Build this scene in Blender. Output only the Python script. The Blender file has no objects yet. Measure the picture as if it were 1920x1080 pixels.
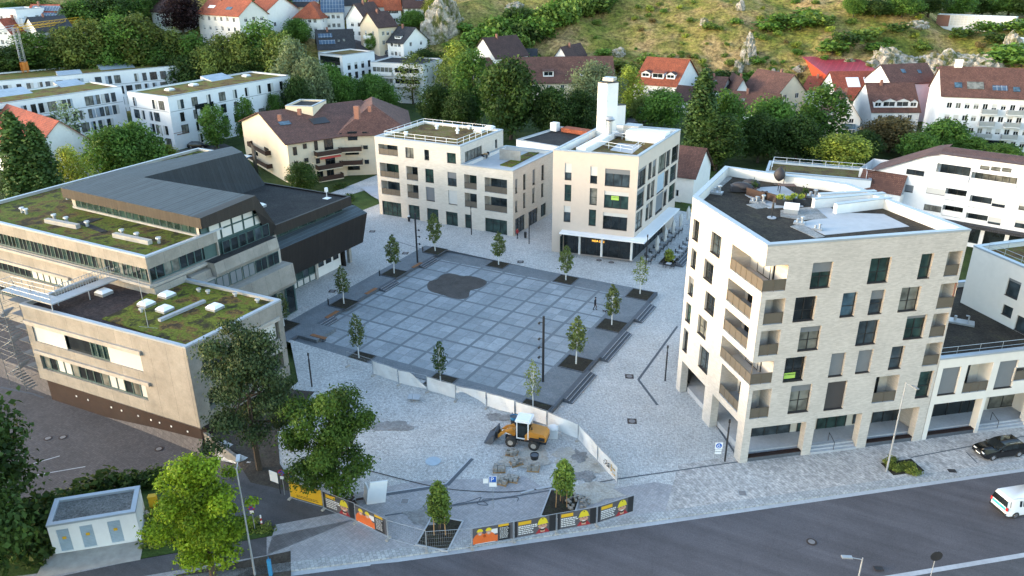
import bpy, bmesh, math, random
import numpy as np
from mathutils import Vector as V, Matrix, noise
random.seed(11)
SC = bpy.context.scene
COL = SC.collection
# ------------------------------------------------------------------ camera, light, exposure
PITCH, ROLL, YAW = 0.408443252, -0.005860983, -0.490631713
FOC = 1483.08                       # focal length for a 1920 px wide picture
CAM = V((55.6495, -75.8789, 44.1895))
FWD = V((math.sin(YAW)*math.cos(PITCH), math.cos(YAW)*math.cos(PITCH), -math.sin(PITCH)))
_r = V((math.cos(YAW), -math.sin(YAW), 0)); _u = _r.cross(FWD)
RGT = _r*math.cos(ROLL) + _u*math.sin(ROLL)
UPV = -_r*math.sin(ROLL) + _u*math.cos(ROLL)
cd = bpy.data.cameras.new('camera'); cam = bpy.data.objects.new('camera', cd); COL.objects.link(cam)
m = Matrix((RGT, UPV, -FWD)).transposed().to_4x4(); m.translation = CAM
cam.matrix_world = m
cd.sensor_width = 36; cd.lens = 36*FOC/1920; cd.clip_start = .5; cd.clip_end = 4000
SC.camera = cam
SC.render.resolution_x, SC.render.resolution_y = 1024, 576
SUN_DIR = V((-0.80, -0.60, 0)).normalized()       # horizontal direction towards the sun
SUN_EL = math.radians(9)
w = bpy.data.worlds.new('World'); SC.world = w; w.use_nodes = True
nt = w.node_tree; bg = nt.nodes['Background']
sky = nt.nodes.new('ShaderNodeTexSky'); sky.sky_type = 'NISHITA'; sky.sun_disc = False
sky.sun_elevation = SUN_EL
sky.sun_rotation = math.atan2(SUN_DIR.x, SUN_DIR.y)
sky.altitude = 500; sky.air_density = 1.0; sky.dust_density = 1.2; sky.ozone_density = 1.0
nt.links.new(sky.outputs[0], bg.inputs['Color']); bg.inputs['Strength'].default_value = 0.15
sl = bpy.data.lights.new('sun', 'SUN'); sl.energy = .58; sl.angle = math.radians(10.0); sl.color = (1.0, .87, .71)
so = bpy.data.objects.new('sun', sl); COL.objects.link(so)
sd = V((SUN_DIR.x*math.cos(SUN_EL), SUN_DIR.y*math.cos(SUN_EL), math.sin(SUN_EL)))
so.rotation_euler = sd.to_track_quat('Z', 'Y').to_euler()
SC.view_settings.view_transform = 'Standard'; SC.view_settings.look = 'None'
SC.view_settings.exposure = 2.6; SC.view_settings.gamma = 1.0
SC.cycles.max_bounces = 6; SC.cycles.transparent_max_bounces = 8
# ------------------------------------------------------------------ places: pixel of the survey photo -> point in the world
def ray(px, py):
	return FWD + RGT*((px-960)/FOC) - UPV*((py-540)/FOC)
def gp(px, py, z=0.0):
	d = ray(px, py); return CAM + d*((z-CAM.z)/d.z)
FH = V((FWD.x, FWD.y, 0)).normalized(); RH = V((FH.y, -FH.x, 0))
def sstep(a, b, x):
	t = min(max((x-a)/(b-a), 0), 1); return t*t*(3-2*t)
def azpx(x, y):
	dx, dy = x-CAM.x, y-CAM.y
	f = dx*FH.x+dy*FH.y; r = dx*RH.x+dy*RH.y
	return 960+1483*.955*r/max(f, 1), math.hypot(dx, dy), f
def hillf(x, y):
	p, d, f = azpx(x, y)
	if f < 150: return 0.0
	left = .45*max(0, d-246); left = min(left, 33+.08*(d-320)) if d > 320 else left
	b = 246 + 8*sstep(1500, 1750, p)
	right = .5*max(0, d-b)
	cap = 46-27*sstep(1560, 1720, p)
	right = cap*(1-math.exp(-(right/cap)*(1+.6*right/cap))) if right > 0 else 0
	t = sstep(660, 880, p)
	return left*(1-t)+right*t
def yard_dip(x, y):      # the yard in front of the civic building lies a storey foot lower
	if x > 7 or y > -32.4 or y < -62: return 0.0
	q = (x-23.47)*.635-(y+37.4)*.772
	return 1.75*(1-sstep(-3, 6.5, x))*(1-sstep(-15, -8.5, q))*sstep(0, .3, -32.1-.237*max(0, x+1.9)-y)
def zt(x, y):
	s = min(max((x+9)/35, 0), 1)
	z = .4-.85*s-yard_dip(x, y)
	h = hillf(x, y)
	if h > .3:
		k = min(h/6, 1)
		p = azpx(x, y)[0]
		k *= .25+.75*sstep(760, 900, p)
		z += h + k*(3.2*(noise.noise(V((x/26, y/26, 0)))) + 1.5*noise.noise(V((x/9, y/9, 3))) + .5*noise.noise(V((x/3.5, y/3.5, 7))))
	return z
def tp(px, py, h=0.0):
	"""point h metres above the terrain seen at this pixel"""
	d = ray(px, py); d = d/math.hypot(d.x, d.y)
	t = 30.0; prev = t
	while t < 900:
		P = CAM+d*t
		if P.z < zt(P.x, P.y)+h: break
		prev = t; t += 4
	lo, hi = prev, t
	for _ in range(14):
		mi = (lo+hi)/2; P = CAM+d*mi
		if P.z < zt(P.x, P.y)+h: hi = mi
		else: lo = mi
	return CAM+d*hi
def proj(P):
	d = V(P)-CAM; z = d.dot(FWD)
	return 960+FOC*d.dot(RGT)/z, 540-FOC*d.dot(UPV)/z
def hpx(P, top):
	lo, hi = 0, 60
	for _ in range(40):
		k = (lo+hi)/2
		if proj((P.x, P.y, P.z+k))[1] > top: lo = k
		else: hi = k
	return lo
def on(p, dz=0.0):
	return V((p[0], p[1], zt(p[0], p[1])+dz))
def VW(ox, oy, k):
	return lambda x, y: (ox+x/k, oy+y/k)
# ------------------------------------------------------------------ objects
def tag(o, label=None, cat=None, group=None, kind=None):
	if label: o['label'] = label
	if cat: o['category'] = cat
	if group: o['group'] = group
	if kind: o['kind'] = kind
	return o
def thing(name, label, cat, loc=(0, 0, 0), rz=0, group=None):
	o = bpy.data.objects.new(name, None); COL.objects.link(o)
	o.empty_display_size = .5
	o.location = loc; o.rotation_euler = (0, 0, rz)
	return tag(o, label, cat, group)
class MB:
	def __init__(s): s.v = []; s.f = []; s.m = []; s.uv = []
	def face(s, pts, m=0, uv=None):
		n = len(s.v); s.v += [tuple(p) for p in pts]; s.f.append(tuple(range(n, n+len(pts)))); s.m.append(m)
		if uv is None:
			a = V(pts[0]); e = (V(pts[1])-a); e = e.normalized() if e.length > 1e-6 else V((1, 0, 0))
			nn = (V(pts[1])-a).cross(V(pts[-1])-a); nn = nn.normalized() if nn.length > 1e-9 else V((0, 0, 1))
			g = nn.cross(e)
			if abs(nn.z) < .9: # wall or slope: keep u level
				e = V((-nn.y, nn.x, 0)).normalized(); g = nn.cross(e)
				uv = [(V(p).dot(e), V(p).dot(g) if abs(nn.z) > .05 else p[2]) for p in pts]
			else: uv = [(p[0], p[1]) for p in pts]
		s.uv.append(uv)
	def obox(s, o, ex, ey, ez, m=0, skip=()):
		o, ex, ey, ez = V(o), V(ex), V(ey), V(ez)
		P = [o, o+ex, o+ex+ey, o+ey, o+ez, o+ex+ez, o+ex+ey+ez, o+ey+ez]
		for i, q in enumerate(((3, 2, 1, 0), (4, 5, 6, 7), (0, 1, 5, 4), (1, 2, 6, 5), (2, 3, 7, 6), (3, 0, 4, 7))):
			if i not in skip: s.face([P[k] for k in q], m)
	def box(s, c, sz, m=0, rz=0, skip=()):
		ca, sa = math.cos(rz), math.sin(rz)
		ex = V((ca, sa, 0))*sz[0]; ey = V((-sa, ca, 0))*sz[1]; ez = V((0, 0, sz[2]))
		s.obox(V(c)-ex/2-ey/2-ez/2, ex, ey, ez, m, skip)
	def cyl(s, p0, p1, r0, r1=None, n=8, m=0, caps=True):
		p0, p1 = V(p0), V(p1); r1 = r0 if r1 is None else r1
		d = (p1-p0); d = d.normalized() if d.length > 1e-6 else V((0, 0, 1))
		a = d.orthogonal().normalized(); b = d.cross(a)
		A = [p0+(a*math.cos(t)+b*math.sin(t))*r0 for t in [2*math.pi*i/n for i in range(n)]]
		B = [p1+(a*math.cos(t)+b*math.sin(t))*r1 for t in [2*math.pi*i/n for i in range(n)]]
		for i in range(n):
			j = (i+1) % n
			s.face([A[i], A[j], B[j], B[i]], m)
		if caps:
			if r0 > 1e-4: s.face(A[::-1], m)
			if r1 > 1e-4: s.face(B, m)
	def tube(s, pts, r, n=6, m=0):
		for a, b in zip(pts[:-1], pts[1:]): s.cyl(a, b, r, r, n, m)
	def prism(s, poly, z0, z1, m=0, mt=None, bottom=False):
		n = len(poly); mt = m if mt is None else mt
		for i in range(n):
			a, b = poly[i], poly[(i+1) % n]
			s.face([(a[0], a[1], z0), (b[0], b[1], z0), (b[0], b[1], z1), (a[0], a[1], z1)], m)
		s.face([(p[0], p[1], z1) for p in poly], mt)
		if bottom: s.face([(p[0], p[1], z0) for p in poly[::-1]], m)
	def ball(s, c, r, m=0, nu=10, nv=6):
		c = V(c); r = V(r) if not isinstance(r, (int, float)) else V((r, r, r))
		def P(i, j):
			t = math.pi*j/nv; a = 2*math.pi*i/nu
			return c+V((r.x*math.sin(t)*math.cos(a), r.y*math.sin(t)*math.sin(a), r.z*math.cos(t)))
		for j in range(nv):
			for i in range(nu):
				q = [P(i, j+1), P(i+1, j+1), P(i+1, j), P(i, j)]
				if j == 0: q = q[:3]
				if j == nv-1: q = [q[0], q[2], q[3]]
				s.face(q, m)
	def build(s, name, mats, parent=None, smooth=False, org=None, inv=True, weld=False):
		me = bpy.data.meshes.new(name)
		vs = s.v if org is None else [(x-org[0], y-org[1], z-org[2]) for x, y, z in s.v]
		me.from_pydata(vs, [], s.f)
		if not isinstance(mats, (list, tuple)): mats = [mats]
		for t in mats: me.materials.append(t)
		me.polygons.foreach_set('material_index', s.m)
		uvl = me.uv_layers.new(name='uv')
		uvl.data.foreach_set('uv', np.array([c for f in s.uv for q in f for c in q], dtype=np.float32))
		if weld or smooth:
			bm = bmesh.new(); bm.from_mesh(me); bmesh.ops.remove_doubles(bm, verts=bm.verts, dist=1e-4); bm.to_mesh(me); bm.free()
		if smooth:
			for p in me.polygons: p.use_smooth = True
			try: me.set_sharp_from_angle(angle=math.radians(42))
			except Exception: pass
		me.update()
		o = bpy.data.objects.new(name, me); COL.objects.link(o)
		if org is not None: o.location = org
		if parent:
			o.parent = parent
			if inv:
				o.matrix_parent_inverse = world_of(parent).inverted()
		return o
	def solo(s, name, mats, label, cat, group=None, smooth=False, kind=None):
		xs = np.array(s.v); lo, hi = xs.min(0), xs.max(0)
		org = (float((lo[0]+hi[0])/2), float((lo[1]+hi[1])/2), float(lo[2]))
		return tag(s.build(name, mats, None, smooth, org), label, cat, group, kind)
def world_of(o):
	mloc = Matrix.Translation(o.location) @ o.rotation_euler.to_matrix().to_4x4() @ Matrix.Diagonal(o.scale).to_4x4()
	if o.parent: return world_of(o.parent) @ o.matrix_parent_inverse @ mloc
	return mloc
KIDS = {}
def dup(root, loc=None, rz=None, label=None, group=None, scale=None):
	def cp(o, par):
		c = o.copy(); COL.objects.link(c)
		if par: c.parent = par
		for ch in o.children: cp(ch, c)
		return c
	r = cp(root, None)
	if loc is not None: r.location = loc
	if rz is not None: r.rotation_euler = (0, 0, rz)
	if label: r['label'] = label
	if group: r['group'] = group
	if scale is not None: r.scale = scale if isinstance(scale, (tuple, list)) else (scale,)*3
	return r
# ------------------------------------------------------------------ materials
class N:
	"""small node-graph helper"""
	def __init__(s, name):
		s.mat = bpy.data.materials.new(name); s.mat.use_nodes = True
		s.t = s.mat.node_tree; s.b = s.t.nodes['Principled BSDF']; s.out = s.t.nodes['Material Output']
		s.tc = s.t.nodes.new('ShaderNodeTexCoord')
	def n(s, k, **kw):
		q = s.t.nodes.new(k)
		for a, b in kw.items(): setattr(q, a, b)
		return q
	def l(s, a, b): s.t.links.new(a, b)
	def co(s, kind='Object', scale=(1, 1, 1), rot=(0, 0, 0), loc=(0, 0, 0)):
		q = s.n('ShaderNodeMapping'); s.l(s.tc.outputs[kind], q.inputs['Vector'])
		q.inputs['Scale'].default_value = scale; q.inputs['Rotation'].default_value = rot; q.inputs['Location'].default_value = loc
		return q.outputs[0]
	def geo(s):
		g = s.n('ShaderNodeNewGeometry'); return g.outputs['Position']
	def noise(s, vec, scale, detail=3, rough=.55, col=False):
		q = s.n('ShaderNodeTexNoise'); s.l(vec, q.inputs['Vector']); q.inputs['Scale'].default_value = scale
		q.inputs['Detail'].default_value = detail; q.inputs['Roughness'].default_value = rough
		return q.outputs['Color' if col else 'Fac']
	def ramp(s, fac, stops):
		q = s.n('ShaderNodeValToRGB'); s.l(fac, q.inputs[0]); e = q.color_ramp.elements
		while len(e) < len(stops): e.new(.5)
		for i, (p, c) in enumerate(stops):
			e[i].position = p; e[i].color = (c[0], c[1], c[2], 1) if not isinstance(c, (int, float)) else (c, c, c, 1)
		return q.outputs[0]
	def mix(s, fac, a, b, mode='MIX'):
		q = s.n('ShaderNodeMix', data_type='RGBA', blend_type=mode)
		for sock, val in ((q.inputs[0], fac), (q.inputs[6], a), (q.inputs[7], b)):
			if hasattr(val, 'is_output') or isinstance(val, bpy.types.NodeSocket): s.l(val, sock)
			elif isinstance(val, (int, float)): sock.default_value = val if sock.type == 'VALUE' else (val, val, val, 1)
			else: sock.default_value = (val[0], val[1], val[2], 1)
		return q.outputs[2]
	def math(s, op, a, b=0.0):
		q = s.n('ShaderNodeMath', operation=op)
		for i, val in enumerate((a, b)):
			if isinstance(val, bpy.types.NodeSocket): s.l(val, q.inputs[i])
			else: q.inputs[i].default_value = val
		return q.outputs[0]
	def base(s, c):
		if isinstance(c, bpy.types.NodeSocket): s.l(c, s.b.inputs['Base Color'])
		else: s.b.inputs['Base Color'].default_value = (c[0], c[1], c[2], 1)
	def bump(s, h, strength=.3, dist=.05):
		q = s.n('ShaderNodeBump'); s.l(h, q.inputs['Height']); q.inputs['Strength'].default_value = strength; q.inputs['Distance'].default_value = dist
		s.l(q.outputs[0], s.b.inputs['Normal'])
	def set(s, rough=.8, metal=0, spec=.4):
		s.b.inputs['Roughness'].default_value = rough; s.b.inputs['Metallic'].default_value = metal
		s.b.inputs['Specular IOR Level'].default_value = spec
		return s.mat
def mul(c, k): return tuple(min(1, x*k) for x in c)
MC = {}
def mat(name, col, rough=.8, var=.12, scale=1.5, metal=0, spec=.35, grime=.12, bump=0.0):
	if name in MC: return MC[name]
	g = N(name); p = g.geo()
	a = g.noise(p, scale, 5, .65)
	c = g.ramp(a, [(.3, mul(col, 1-var)), (.7, mul(col, 1+var))])
	if grime:
		b = g.noise(p, .22, 4, .7)
		c = g.mix(g.ramp(b, [(.45, 0.), (.75, 1.)]), c, g.mix(grime*2, c, (.05, .045, .04)))
	g.base(c)
	if bump: g.bump(a, bump, .03)
	MC[name] = g.set(rough, metal, spec); return MC[name]
def emis(name, col, k):
	g = N(name); g.base(col); g.b.inputs['Emission Color'].default_value = (*col, 1); g.b.inputs['Emission Strength'].default_value = k
	return g.set(.6)
def uvbrick(name, c1, c2, mortar, w, h, ms=.012, off=.5, rough=.85, kind='UV', rot=0, patch=.15, pscale=.35, speck=0.0, sscale=6, bump=0):
	"""coursed surface in metres: bricks, slabs, setts"""
	g = N(name)
	if kind == 'UV': vec = g.co('UV', rot=(0, 0, rot)); pos = g.geo()
	else:
		q = g.n('ShaderNodeMapping'); pos = g.geo(); g.l(pos, q.inputs['Vector']); q.inputs['Rotation'].default_value = (0, 0, rot); vec = q.outputs[0]
	b = g.n('ShaderNodeTexBrick'); g.l(vec, b.inputs['Vector']); b.offset = off; b.squash = 1
	b.inputs['Color1'].default_value = (*c1, 1); b.inputs['Color2'].default_value = (*c2, 1); b.inputs['Mortar'].default_value = (*mortar, 1)
	b.inputs['Scale'].default_value = 1; b.inputs['Brick Width'].default_value = w; b.inputs['Row Height'].default_value = h
	b.inputs['Mortar Size'].default_value = ms; b.inputs['Mortar Smooth'].default_value = .2
	c = b.outputs['Color']
	if patch:
		pn = g.noise(pos, pscale, 5, .65)
		c = g.mix(1.0, c, g.ramp(pn, [(.3, 1-patch), (.7, 1+patch*.6)]), 'MULTIPLY')
	if speck:
		sn = g.noise(pos, sscale, 2, .8)
		c = g.mix(1.0, c, g.ramp(sn, [(.3, 1-speck), (.7, 1+speck)]), 'MULTIPLY')
	g.base(c)
	if bump: g.bump(b.outputs['Fac'], -bump, .02)
	return g.set(rough)
def seam(name, c, w=.6, dark=.55, rough=.5, metal=.0, line=.09):
	"""standing-seam sheet: narrow seams every w metres along u, streaks of weather"""
	g = N(name); u = g.co('UV', scale=(1/w, 1, 1))
	sp = g.n('ShaderNodeSeparateXYZ'); g.l(u, sp.inputs[0])
	fr = g.math('FRACT', sp.outputs[0]); ln = g.math('LESS_THAN', fr, line)
	cell = g.math('FLOOR', sp.outputs[0]); wn = g.n('ShaderNodeTexWhiteNoise', noise_dimensions='1D'); g.l(cell, wn.inputs['W'])
	a = g.noise(g.co('UV', scale=(3, .5, 1)), 1.2, 4, .7)
	cc = g.ramp(a, [(.3, mul(c, .75)), (.7, mul(c, 1.3))])
	cc = g.mix(1.0, cc, g.ramp(wn.outputs['Value'], [(0, .82), (1, 1.15)]), 'MULTIPLY')
	g.base(g.mix(ln, cc, mul(c, 1/dark if name.startswith('grey') else dark))); g.bump(ln, .6, .03)
	return g.set(rough, metal)
def tiles(name, c, rough=.8):
	g = N(name); b = g.n('ShaderNodeTexBrick'); g.l(g.co('UV'), b.inputs['Vector']); b.offset = .5
	b.inputs['Color1'].default_value = (*mul(c, .8), 1); b.inputs['Color2'].default_value = (*mul(c, 1.25), 1); b.inputs['Mortar'].default_value = (*mul(c, .4), 1)
	b.inputs['Scale'].default_value = 1; b.inputs['Brick Width'].default_value = .3; b.inputs['Row Height'].default_value = .36; b.inputs['Mortar Size'].default_value = .03
	pn = g.noise(g.geo(), .5, 5, .7)
	g.base(g.mix(1.0, b.outputs['Color'], g.ramp(pn, [(.3, .68), (.7, 1.2)]), 'MULTIPLY'))
	g.bump(b.outputs['Fac'], -.4, .04)
	return g.set(rough)
def glassy(name, col, rough=.06, spec=.6, streak=0.0):
	g = N(name); p = g.geo()
	a = g.noise(p, .9, 2, .5)
	g.base(g.ramp(a, [(.35, mul(col, .6)), (.65, mul(col, 1.5))]))
	return g.set(rough, 0, spec)
def mixed(name, stops, scale, rough=.95, detail=6, speck=.25, sscale=5, patch=None, bump=.4):
	g = N(name); p = g.geo()
	c = g.ramp(g.noise(p, scale, detail, .68), stops)
	if patch:
		c = g.mix(g.ramp(g.noise(p, patch[1], 4, .6), [(patch[2], 0.), (patch[3], 1.)]), c, patch[0])
	sn = g.noise(p, sscale, 3, .8)
	c = g.mix(1.0, c, g.ramp(sn, [(.3, 1-speck), (.7, 1+speck)]), 'MULTIPLY')
	g.base(c); g.bump(sn, bump, .08)
	return g.set(rough, 0, .2)
M = {}
M['brick'] = uvbrick('pale_brick', (.42, .385, .345), (.54, .50, .455), (.48, .445, .405), .36, .085, .012, patch=.10, pscale=.5, bump=.2)
M['brickL'] = uvbrick('grey_beige_cladding', (.52, .47, .40), (.60, .55, .48), (.56, .51, .44), .5, .10, .008, patch=.08, pscale=.4)
M['whiteL'] = mat('warm_white_render', (.66, .63, .58), var=.03, grime=.04)
M['rendM'] = mat('beige_render', (.53, .45, .38), var=.03, grime=.03)
M['white'] = mat('white_render', (.72, .72, .72), var=.03, grime=.06)
M['whiteS'] = mat('white_plaster', (.78, .76, .72), var=.04, grime=.05)
M['cream'] = mat('cream_render', (.66, .55, .40), var=.04, grime=.06)
M['inner'] = mat('loggia_render', (.60, .55, .47), var=.04, grime=.05)
M['conc'] = uvbrick('concrete_panels', (.245, .225, .195), (.30, .275, .238), (.08, .074, .066), 2.3, 40, .012, 0, patch=.22, pscale=.6, speck=.08, sscale=5)
M['concp'] = mat('plain_concrete', (.38, .35, .31), var=.15, scale=1.2, grime=.15)
M['copper'] = seam('dark_copper', (.018, .014, .012), .55, .5, .55)
M['copperF'] = seam('weathered_copper', (.032, .027, .022), .55, .45, .75)
M['zinc'] = seam('grey_sheet_roof', (.048, .062, .070), .6, .5, .72)
M['slope'] = seam('dark_sheet_slope', (.018, .023, .028), .6, .55, .75)
M['metal'] = mat('pale_metal', (.42, .43, .44), .45, .08, metal=.6, grime=.03)
M['edge'] = mat('blue_grey_coping', (.36, .40, .44), .4, .06, metal=.3, grime=.03)
M['steel'] = mat('galvanised_steel', (.36, .38, .40), .5, .1, metal=.4, grime=.05)
M['dark'] = mat('dark_grey_metal', (.022, .023, .026), .5, .1, grime=0)
M['frame'] = mat('anthracite_frame', (.022, .022, .023), .5, .1, grime=0)
M['frameG'] = mat('green_frame', (.055, .10, .095), .55, .1, grime=.05)
M['frameW'] = mat('white_frame', (.62, .62, .62), .6, .03, grime=0)
M['bronze'] = mat('bronze_railing', (.125, .108, .086), .55, .08, metal=.2, grime=.05)
M['glass'] = glassy('window_glass', (.012, .016, .018))
M['glassG'] = glassy('greenish_glass', (.022, .045, .04), .1)
M['glass2'] = glassy('blue_grey_glass', (.035, .048, .056), .05, .8)
M['glassC'] = glassy('curtained_glass', (.14, .14, .12), .15, .5)
M['glassB'] = glassy('sky_glass', (.05, .09, .12), .05, .8)
M['blind'] = mat('grey_blind', (.16, .17, .18), .6, .04, grime=.02)
M['blindW'] = mat('pale_blind', (.52, .51, .48), .7, .03, grime=.03)
M['blindD'] = mat('dark_blind', (.055, .05, .05), .6, .05, grime=.02)
M['sill'] = mat('dark_sill', (.05, .042, .04), .6, .1, grime=.05)
M['sedum'] = mixed('sedum_roof', [(.36, (.028, .022, .012)), (.42, (.05, .055, .010)), (.47, (.125, .135, .014)), (.515, (.085, .105, .014)), (.56, (.14, .085, .022)), (.60, (.06, .040, .018)), (.68, (.03, .024, .014))], .42, speck=.5, sscale=3.5)
M['sedumB'] = mixed('brown_sedum_roof', [(.38, (.055, .036, .016)), (.47, (.13, .075, .028)), (.54, (.12, .11, .025)), (.62, (.15, .10, .05))], .4, speck=.4, sscale=4)
M['sedumR'] = mixed('rust_sedum_roof', [(.38, (.085, .05, .02)), (.46, (.17, .10, .035)), (.53, (.16, .15, .03)), (.62, (.10, .12, .025))], .35, speck=.4, sscale=3)
M['darkroof'] = mixed('dark_substrate_roof', [(.3, (.026, .021, .017)), (.55, (.05, .040, .030)), (.75, (.065, .055, .028))], .6, speck=.5, sscale=4)
M['tar'] = mixed('dark_gravel_roof', [(.3, (.022, .022, .023)), (.7, (.045, .044, .042))], .5, speck=.6, sscale=5)
M['redgrav'] = mixed('red_dark_gravel', [(.3, (.028, .022, .022)), (.6, (.05, .035, .032)), (.75, (.07, .035, .03))], .5, speck=.6, sscale=4)
M['gravel'] = mixed('grey_gravel', [(.3, (.20, .195, .185)), (.7, (.34, .33, .31))], 1.2, speck=.4, sscale=6)
M['concd'] = mat('shade_toned_concrete', (.17, .165, .155), var=.2, scale=1.5)  # concrete darkened so the retaining wall carries its shade in the colour
M['steelD'] = mat('dull_steel', (.16, .17, .18), .6, .1, metal=.3)
M['gravelD'] = mixed('dark_gravel', [(.3, (.10, .10, .095)), (.7, (.19, .185, .175))], 1.2, speck=.55, sscale=5)
M['terrace'] = mat('pale_terrace_slabs', (.42, .43, .44), var=.06, grime=.08)
M['tileB'] = tiles('brown_roof_tiles', (.135, .062, .045))
M['tileD'] = tiles('dark_brown_roof_tiles', (.075, .038, .031))
M['tileR'] = tiles('red_roof_tiles', (.30, .070, .036))
M['tileO'] = tiles('orange_roof_tiles', (.34, .085, .035))
M['tileG'] = tiles('grey_roof_tiles', (.040, .040, .044))
M['redmet'] = seam('crimson_sheet_roof', (.36, .045, .06), .5, .7)
M['redwall'] = mat('orange_red_cladding', (.50, .075, .03), .6, .05)
M['maroon'] = seam('maroon_sheet_roof', (.11, .018, .035), .5, .7)
M['solar'] = uvbrick('solar_glass', (.05, .085, .13), (.07, .11, .17), (.30, .33, .36), 1.0, 1.6, .05, 0, .25, patch=.1)
M['solarL'] = uvbrick('sky_paled_collector_glass', (.26, .31, .36), (.32, .37, .42), (.45, .47, .49), 1.0, 2.2, .05, 0, .3, patch=.1)  # solar glass lightened: the sky's reflection is put into the colour
M['wood'] = mat('bench_wood', (.26, .115, .05), .7, .2, 6)
M['brownwd'] = mat('brown_balcony_wood', (.045, .022, .014), .7, .2, 3)
M['rust'] = mat('rust_brown_cladding', (.020, .008, .006), .8, .3, 1.5)
M['brickP'] = mat('brick_chimney', (.24, .115, .085), .85, .15, 5)
M['awn'] = mat('red_awning', (.50, .07, .05), .8, .05)
M['yellow'] = mat('yellow_paint', (.62, .36, .02), .6, .04, grime=.04)
M['orange'] = mat('loader_orange', (.50, .215, .03), .5, .08, grime=.1)
M['rubber'] = mat('rubber', (.035, .034, .033), .9, .2, 4)
M['whitep'] = mat('white_paint', (.78, .78, .78), .4, .02, grime=.03)
M['blackp'] = mat('black_car_paint', (.004, .004, .005), .22, .02, spec=.6, grime=0)
M['teal'] = mat('teal_paint', (.06, .38, .40), .4, .03, grime=0)
M['blue'] = mat('blue_plastic', (.04, .22, .42), .5, .1, grime=.03)
M['pblue'] = mat('pale_blue_paint', (.33, .41, .48), .5, .1, grime=.05)
M['signb'] = mat('sign_blue', (.015, .10, .42), .4, .02, grime=0)
M['signr'] = mat('sign_red', (.42, .015, .02), .4, .02, grime=0)
M['sheet'] = mat('pale_tarpaulin', (.70, .70, .69), .8, .1, .6, grime=.12)
M['bark'] = mat('bark', (.07, .052, .038), .95, .3, 5)
M['birchb'] = mat('white_bark', (.66, .66, .64), .85, .06, 4)
M['stake'] = mat('timber_stake', (.40, .24, .11), .8, .15, 4)
M['stone'] = mat('granite_setts', (.30, .28, .25), .9, .25, 3, bump=.3)
M['granD'] = mat('dark_granite', (.085, .095, .11), .7, .15, 4)
M['granL'] = mat('pale_granite', (.40, .41, .43), .7, .1, 4)
M['iron'] = mat('cast_iron', (.045, .03, .026), .7, .2, 5)
M['ironL'] = mat('manhole_concrete', (.20, .19, .19), .8, .15, 5)
M['skin'] = mat('skin', (.48, .27, .19), .6, .03, grime=0)
M['hair'] = mat('dark_hair', (.02, .014, .01), .7, .1, grime=0)
M['blackc'] = mat('black_cloth', (.012, .012, .016), .9, .1, grime=0)
M['redc'] = mat('red_cloth', (.30, .03, .035), .9, .1, grime=0)
M['gfab'] = mat('white_canvas', (.62, .61, .58), .9, .05, grime=.05)
M['chrome'] = mat('bright_metal', (.6, .6, .62), .25, .03, metal=.9, grime=0)
M['lampr'] = mat('tail_lamp_red', (.55, .03, .03), .3, .02, grime=0)
M['lampw'] = mat('headlamp_glass', (.7, .7, .68), .15, .02, grime=0)
M['green'] = mat('lime_banner', (.36, .55, .10), .7, .03, grime=0)
M['cobble'] = uvbrick('setts_paving', (.38, .375, .36), (.53, .52, .50), (.31, .305, .30), .22, .16, .015, .5, .9, 'P', math.radians(20), .14, .22, .30, 4.5)
M['paver'] = uvbrick('rectangular_pavers', (.30, .29, .295), (.36, .345, .345), (.24, .235, .24), .22, .42, .016, .5, .9, 'P', math.radians(18), .16, .3, .12, 3)
M['paverS'] = uvbrick('street_pavers', (.33, .31, .295), (.50, .465, .435), (.29, .28, .27), .52, .26, .02, .5, .9, 'P', math.radians(40), .16, .25, .28, 2.6)
M['yard'] = uvbrick('yard_pavers', (.082, .074, .075), (.112, .10, .10), (.062, .056, .056), .3, .2, .012, .5, .9, 'P', math.radians(6), .2, .2, .15, 4)
M['kerb'] = uvbrick('kerb_setts', (.30, .30, .30), (.42, .42, .41), (.24, .24, .24), .3, .3, .02, .5, .9, 'P', math.radians(39.5), .15, .4, .2, 4)
# ------------------------------------------------------------------ ground
def asphalt(name, c, k=.18):
	g = N(name); p = g.geo()
	a = g.noise(p, .18, 5, .7); b = g.noise(p, 9, 2, .8)
	q = g.n('ShaderNodeMapping'); g.l(p, q.inputs['Vector']); q.inputs['Rotation'].default_value = (0, 0, math.radians(-39.5)); q.inputs['Scale'].default_value = (.05, .9, 1)
	s = g.noise(q.outputs[0], 1, 3, .6)
	cc = g.ramp(a, [(.3, mul(c, 1-k)), (.7, mul(c, 1+k))])
	cc = g.mix(1.0, cc, g.ramp(s, [(.3, .82), (.7, 1.16)]), 'MULTIPLY')
	e = g.noise(p, .055, 6, .75); cc = g.mix(1.0, cc, g.ramp(e, [(.4, .92), (.5, 1.0), (.6, 1.05)]), 'MULTIPLY')
	vo = g.n('ShaderNodeTexVoronoi', feature='DISTANCE_TO_EDGE'); g.l(p, vo.inputs['Vector']); vo.inputs['Scale'].default_value = .16
	wob = g.math('ADD', vo.outputs[0], g.math('MULTIPLY', g.math('SUBTRACT', g.noise(p, 1.2, 4, .7), .5), .05))
	cc = g.mix(g.ramp(g.math('ABSOLUTE', wob), [(.0, .22), (.006, 0.)]), cc, mul(c, .45))
	g.base(g.mix(1.0, cc, g.ramp(b, [(.3, .8), (.7, 1.2)]), 'MULTIPLY')); g.bump(b, .3, .01)
	return g.set(.85, 0, .3)
M['road'] = asphalt('road_asphalt', (.092, .085, .091), .14)
M['asph'] = asphalt('path_asphalt', (.085, .082, .086))
M['soil'] = mixed('planting_soil', [(.3, (.020, .017, .013)), (.55, (.036, .031, .022)), (.7, (.03, .04, .015)), (.85, (.06, .055, .045))], 1.6, speck=.5, sscale=6)
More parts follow.
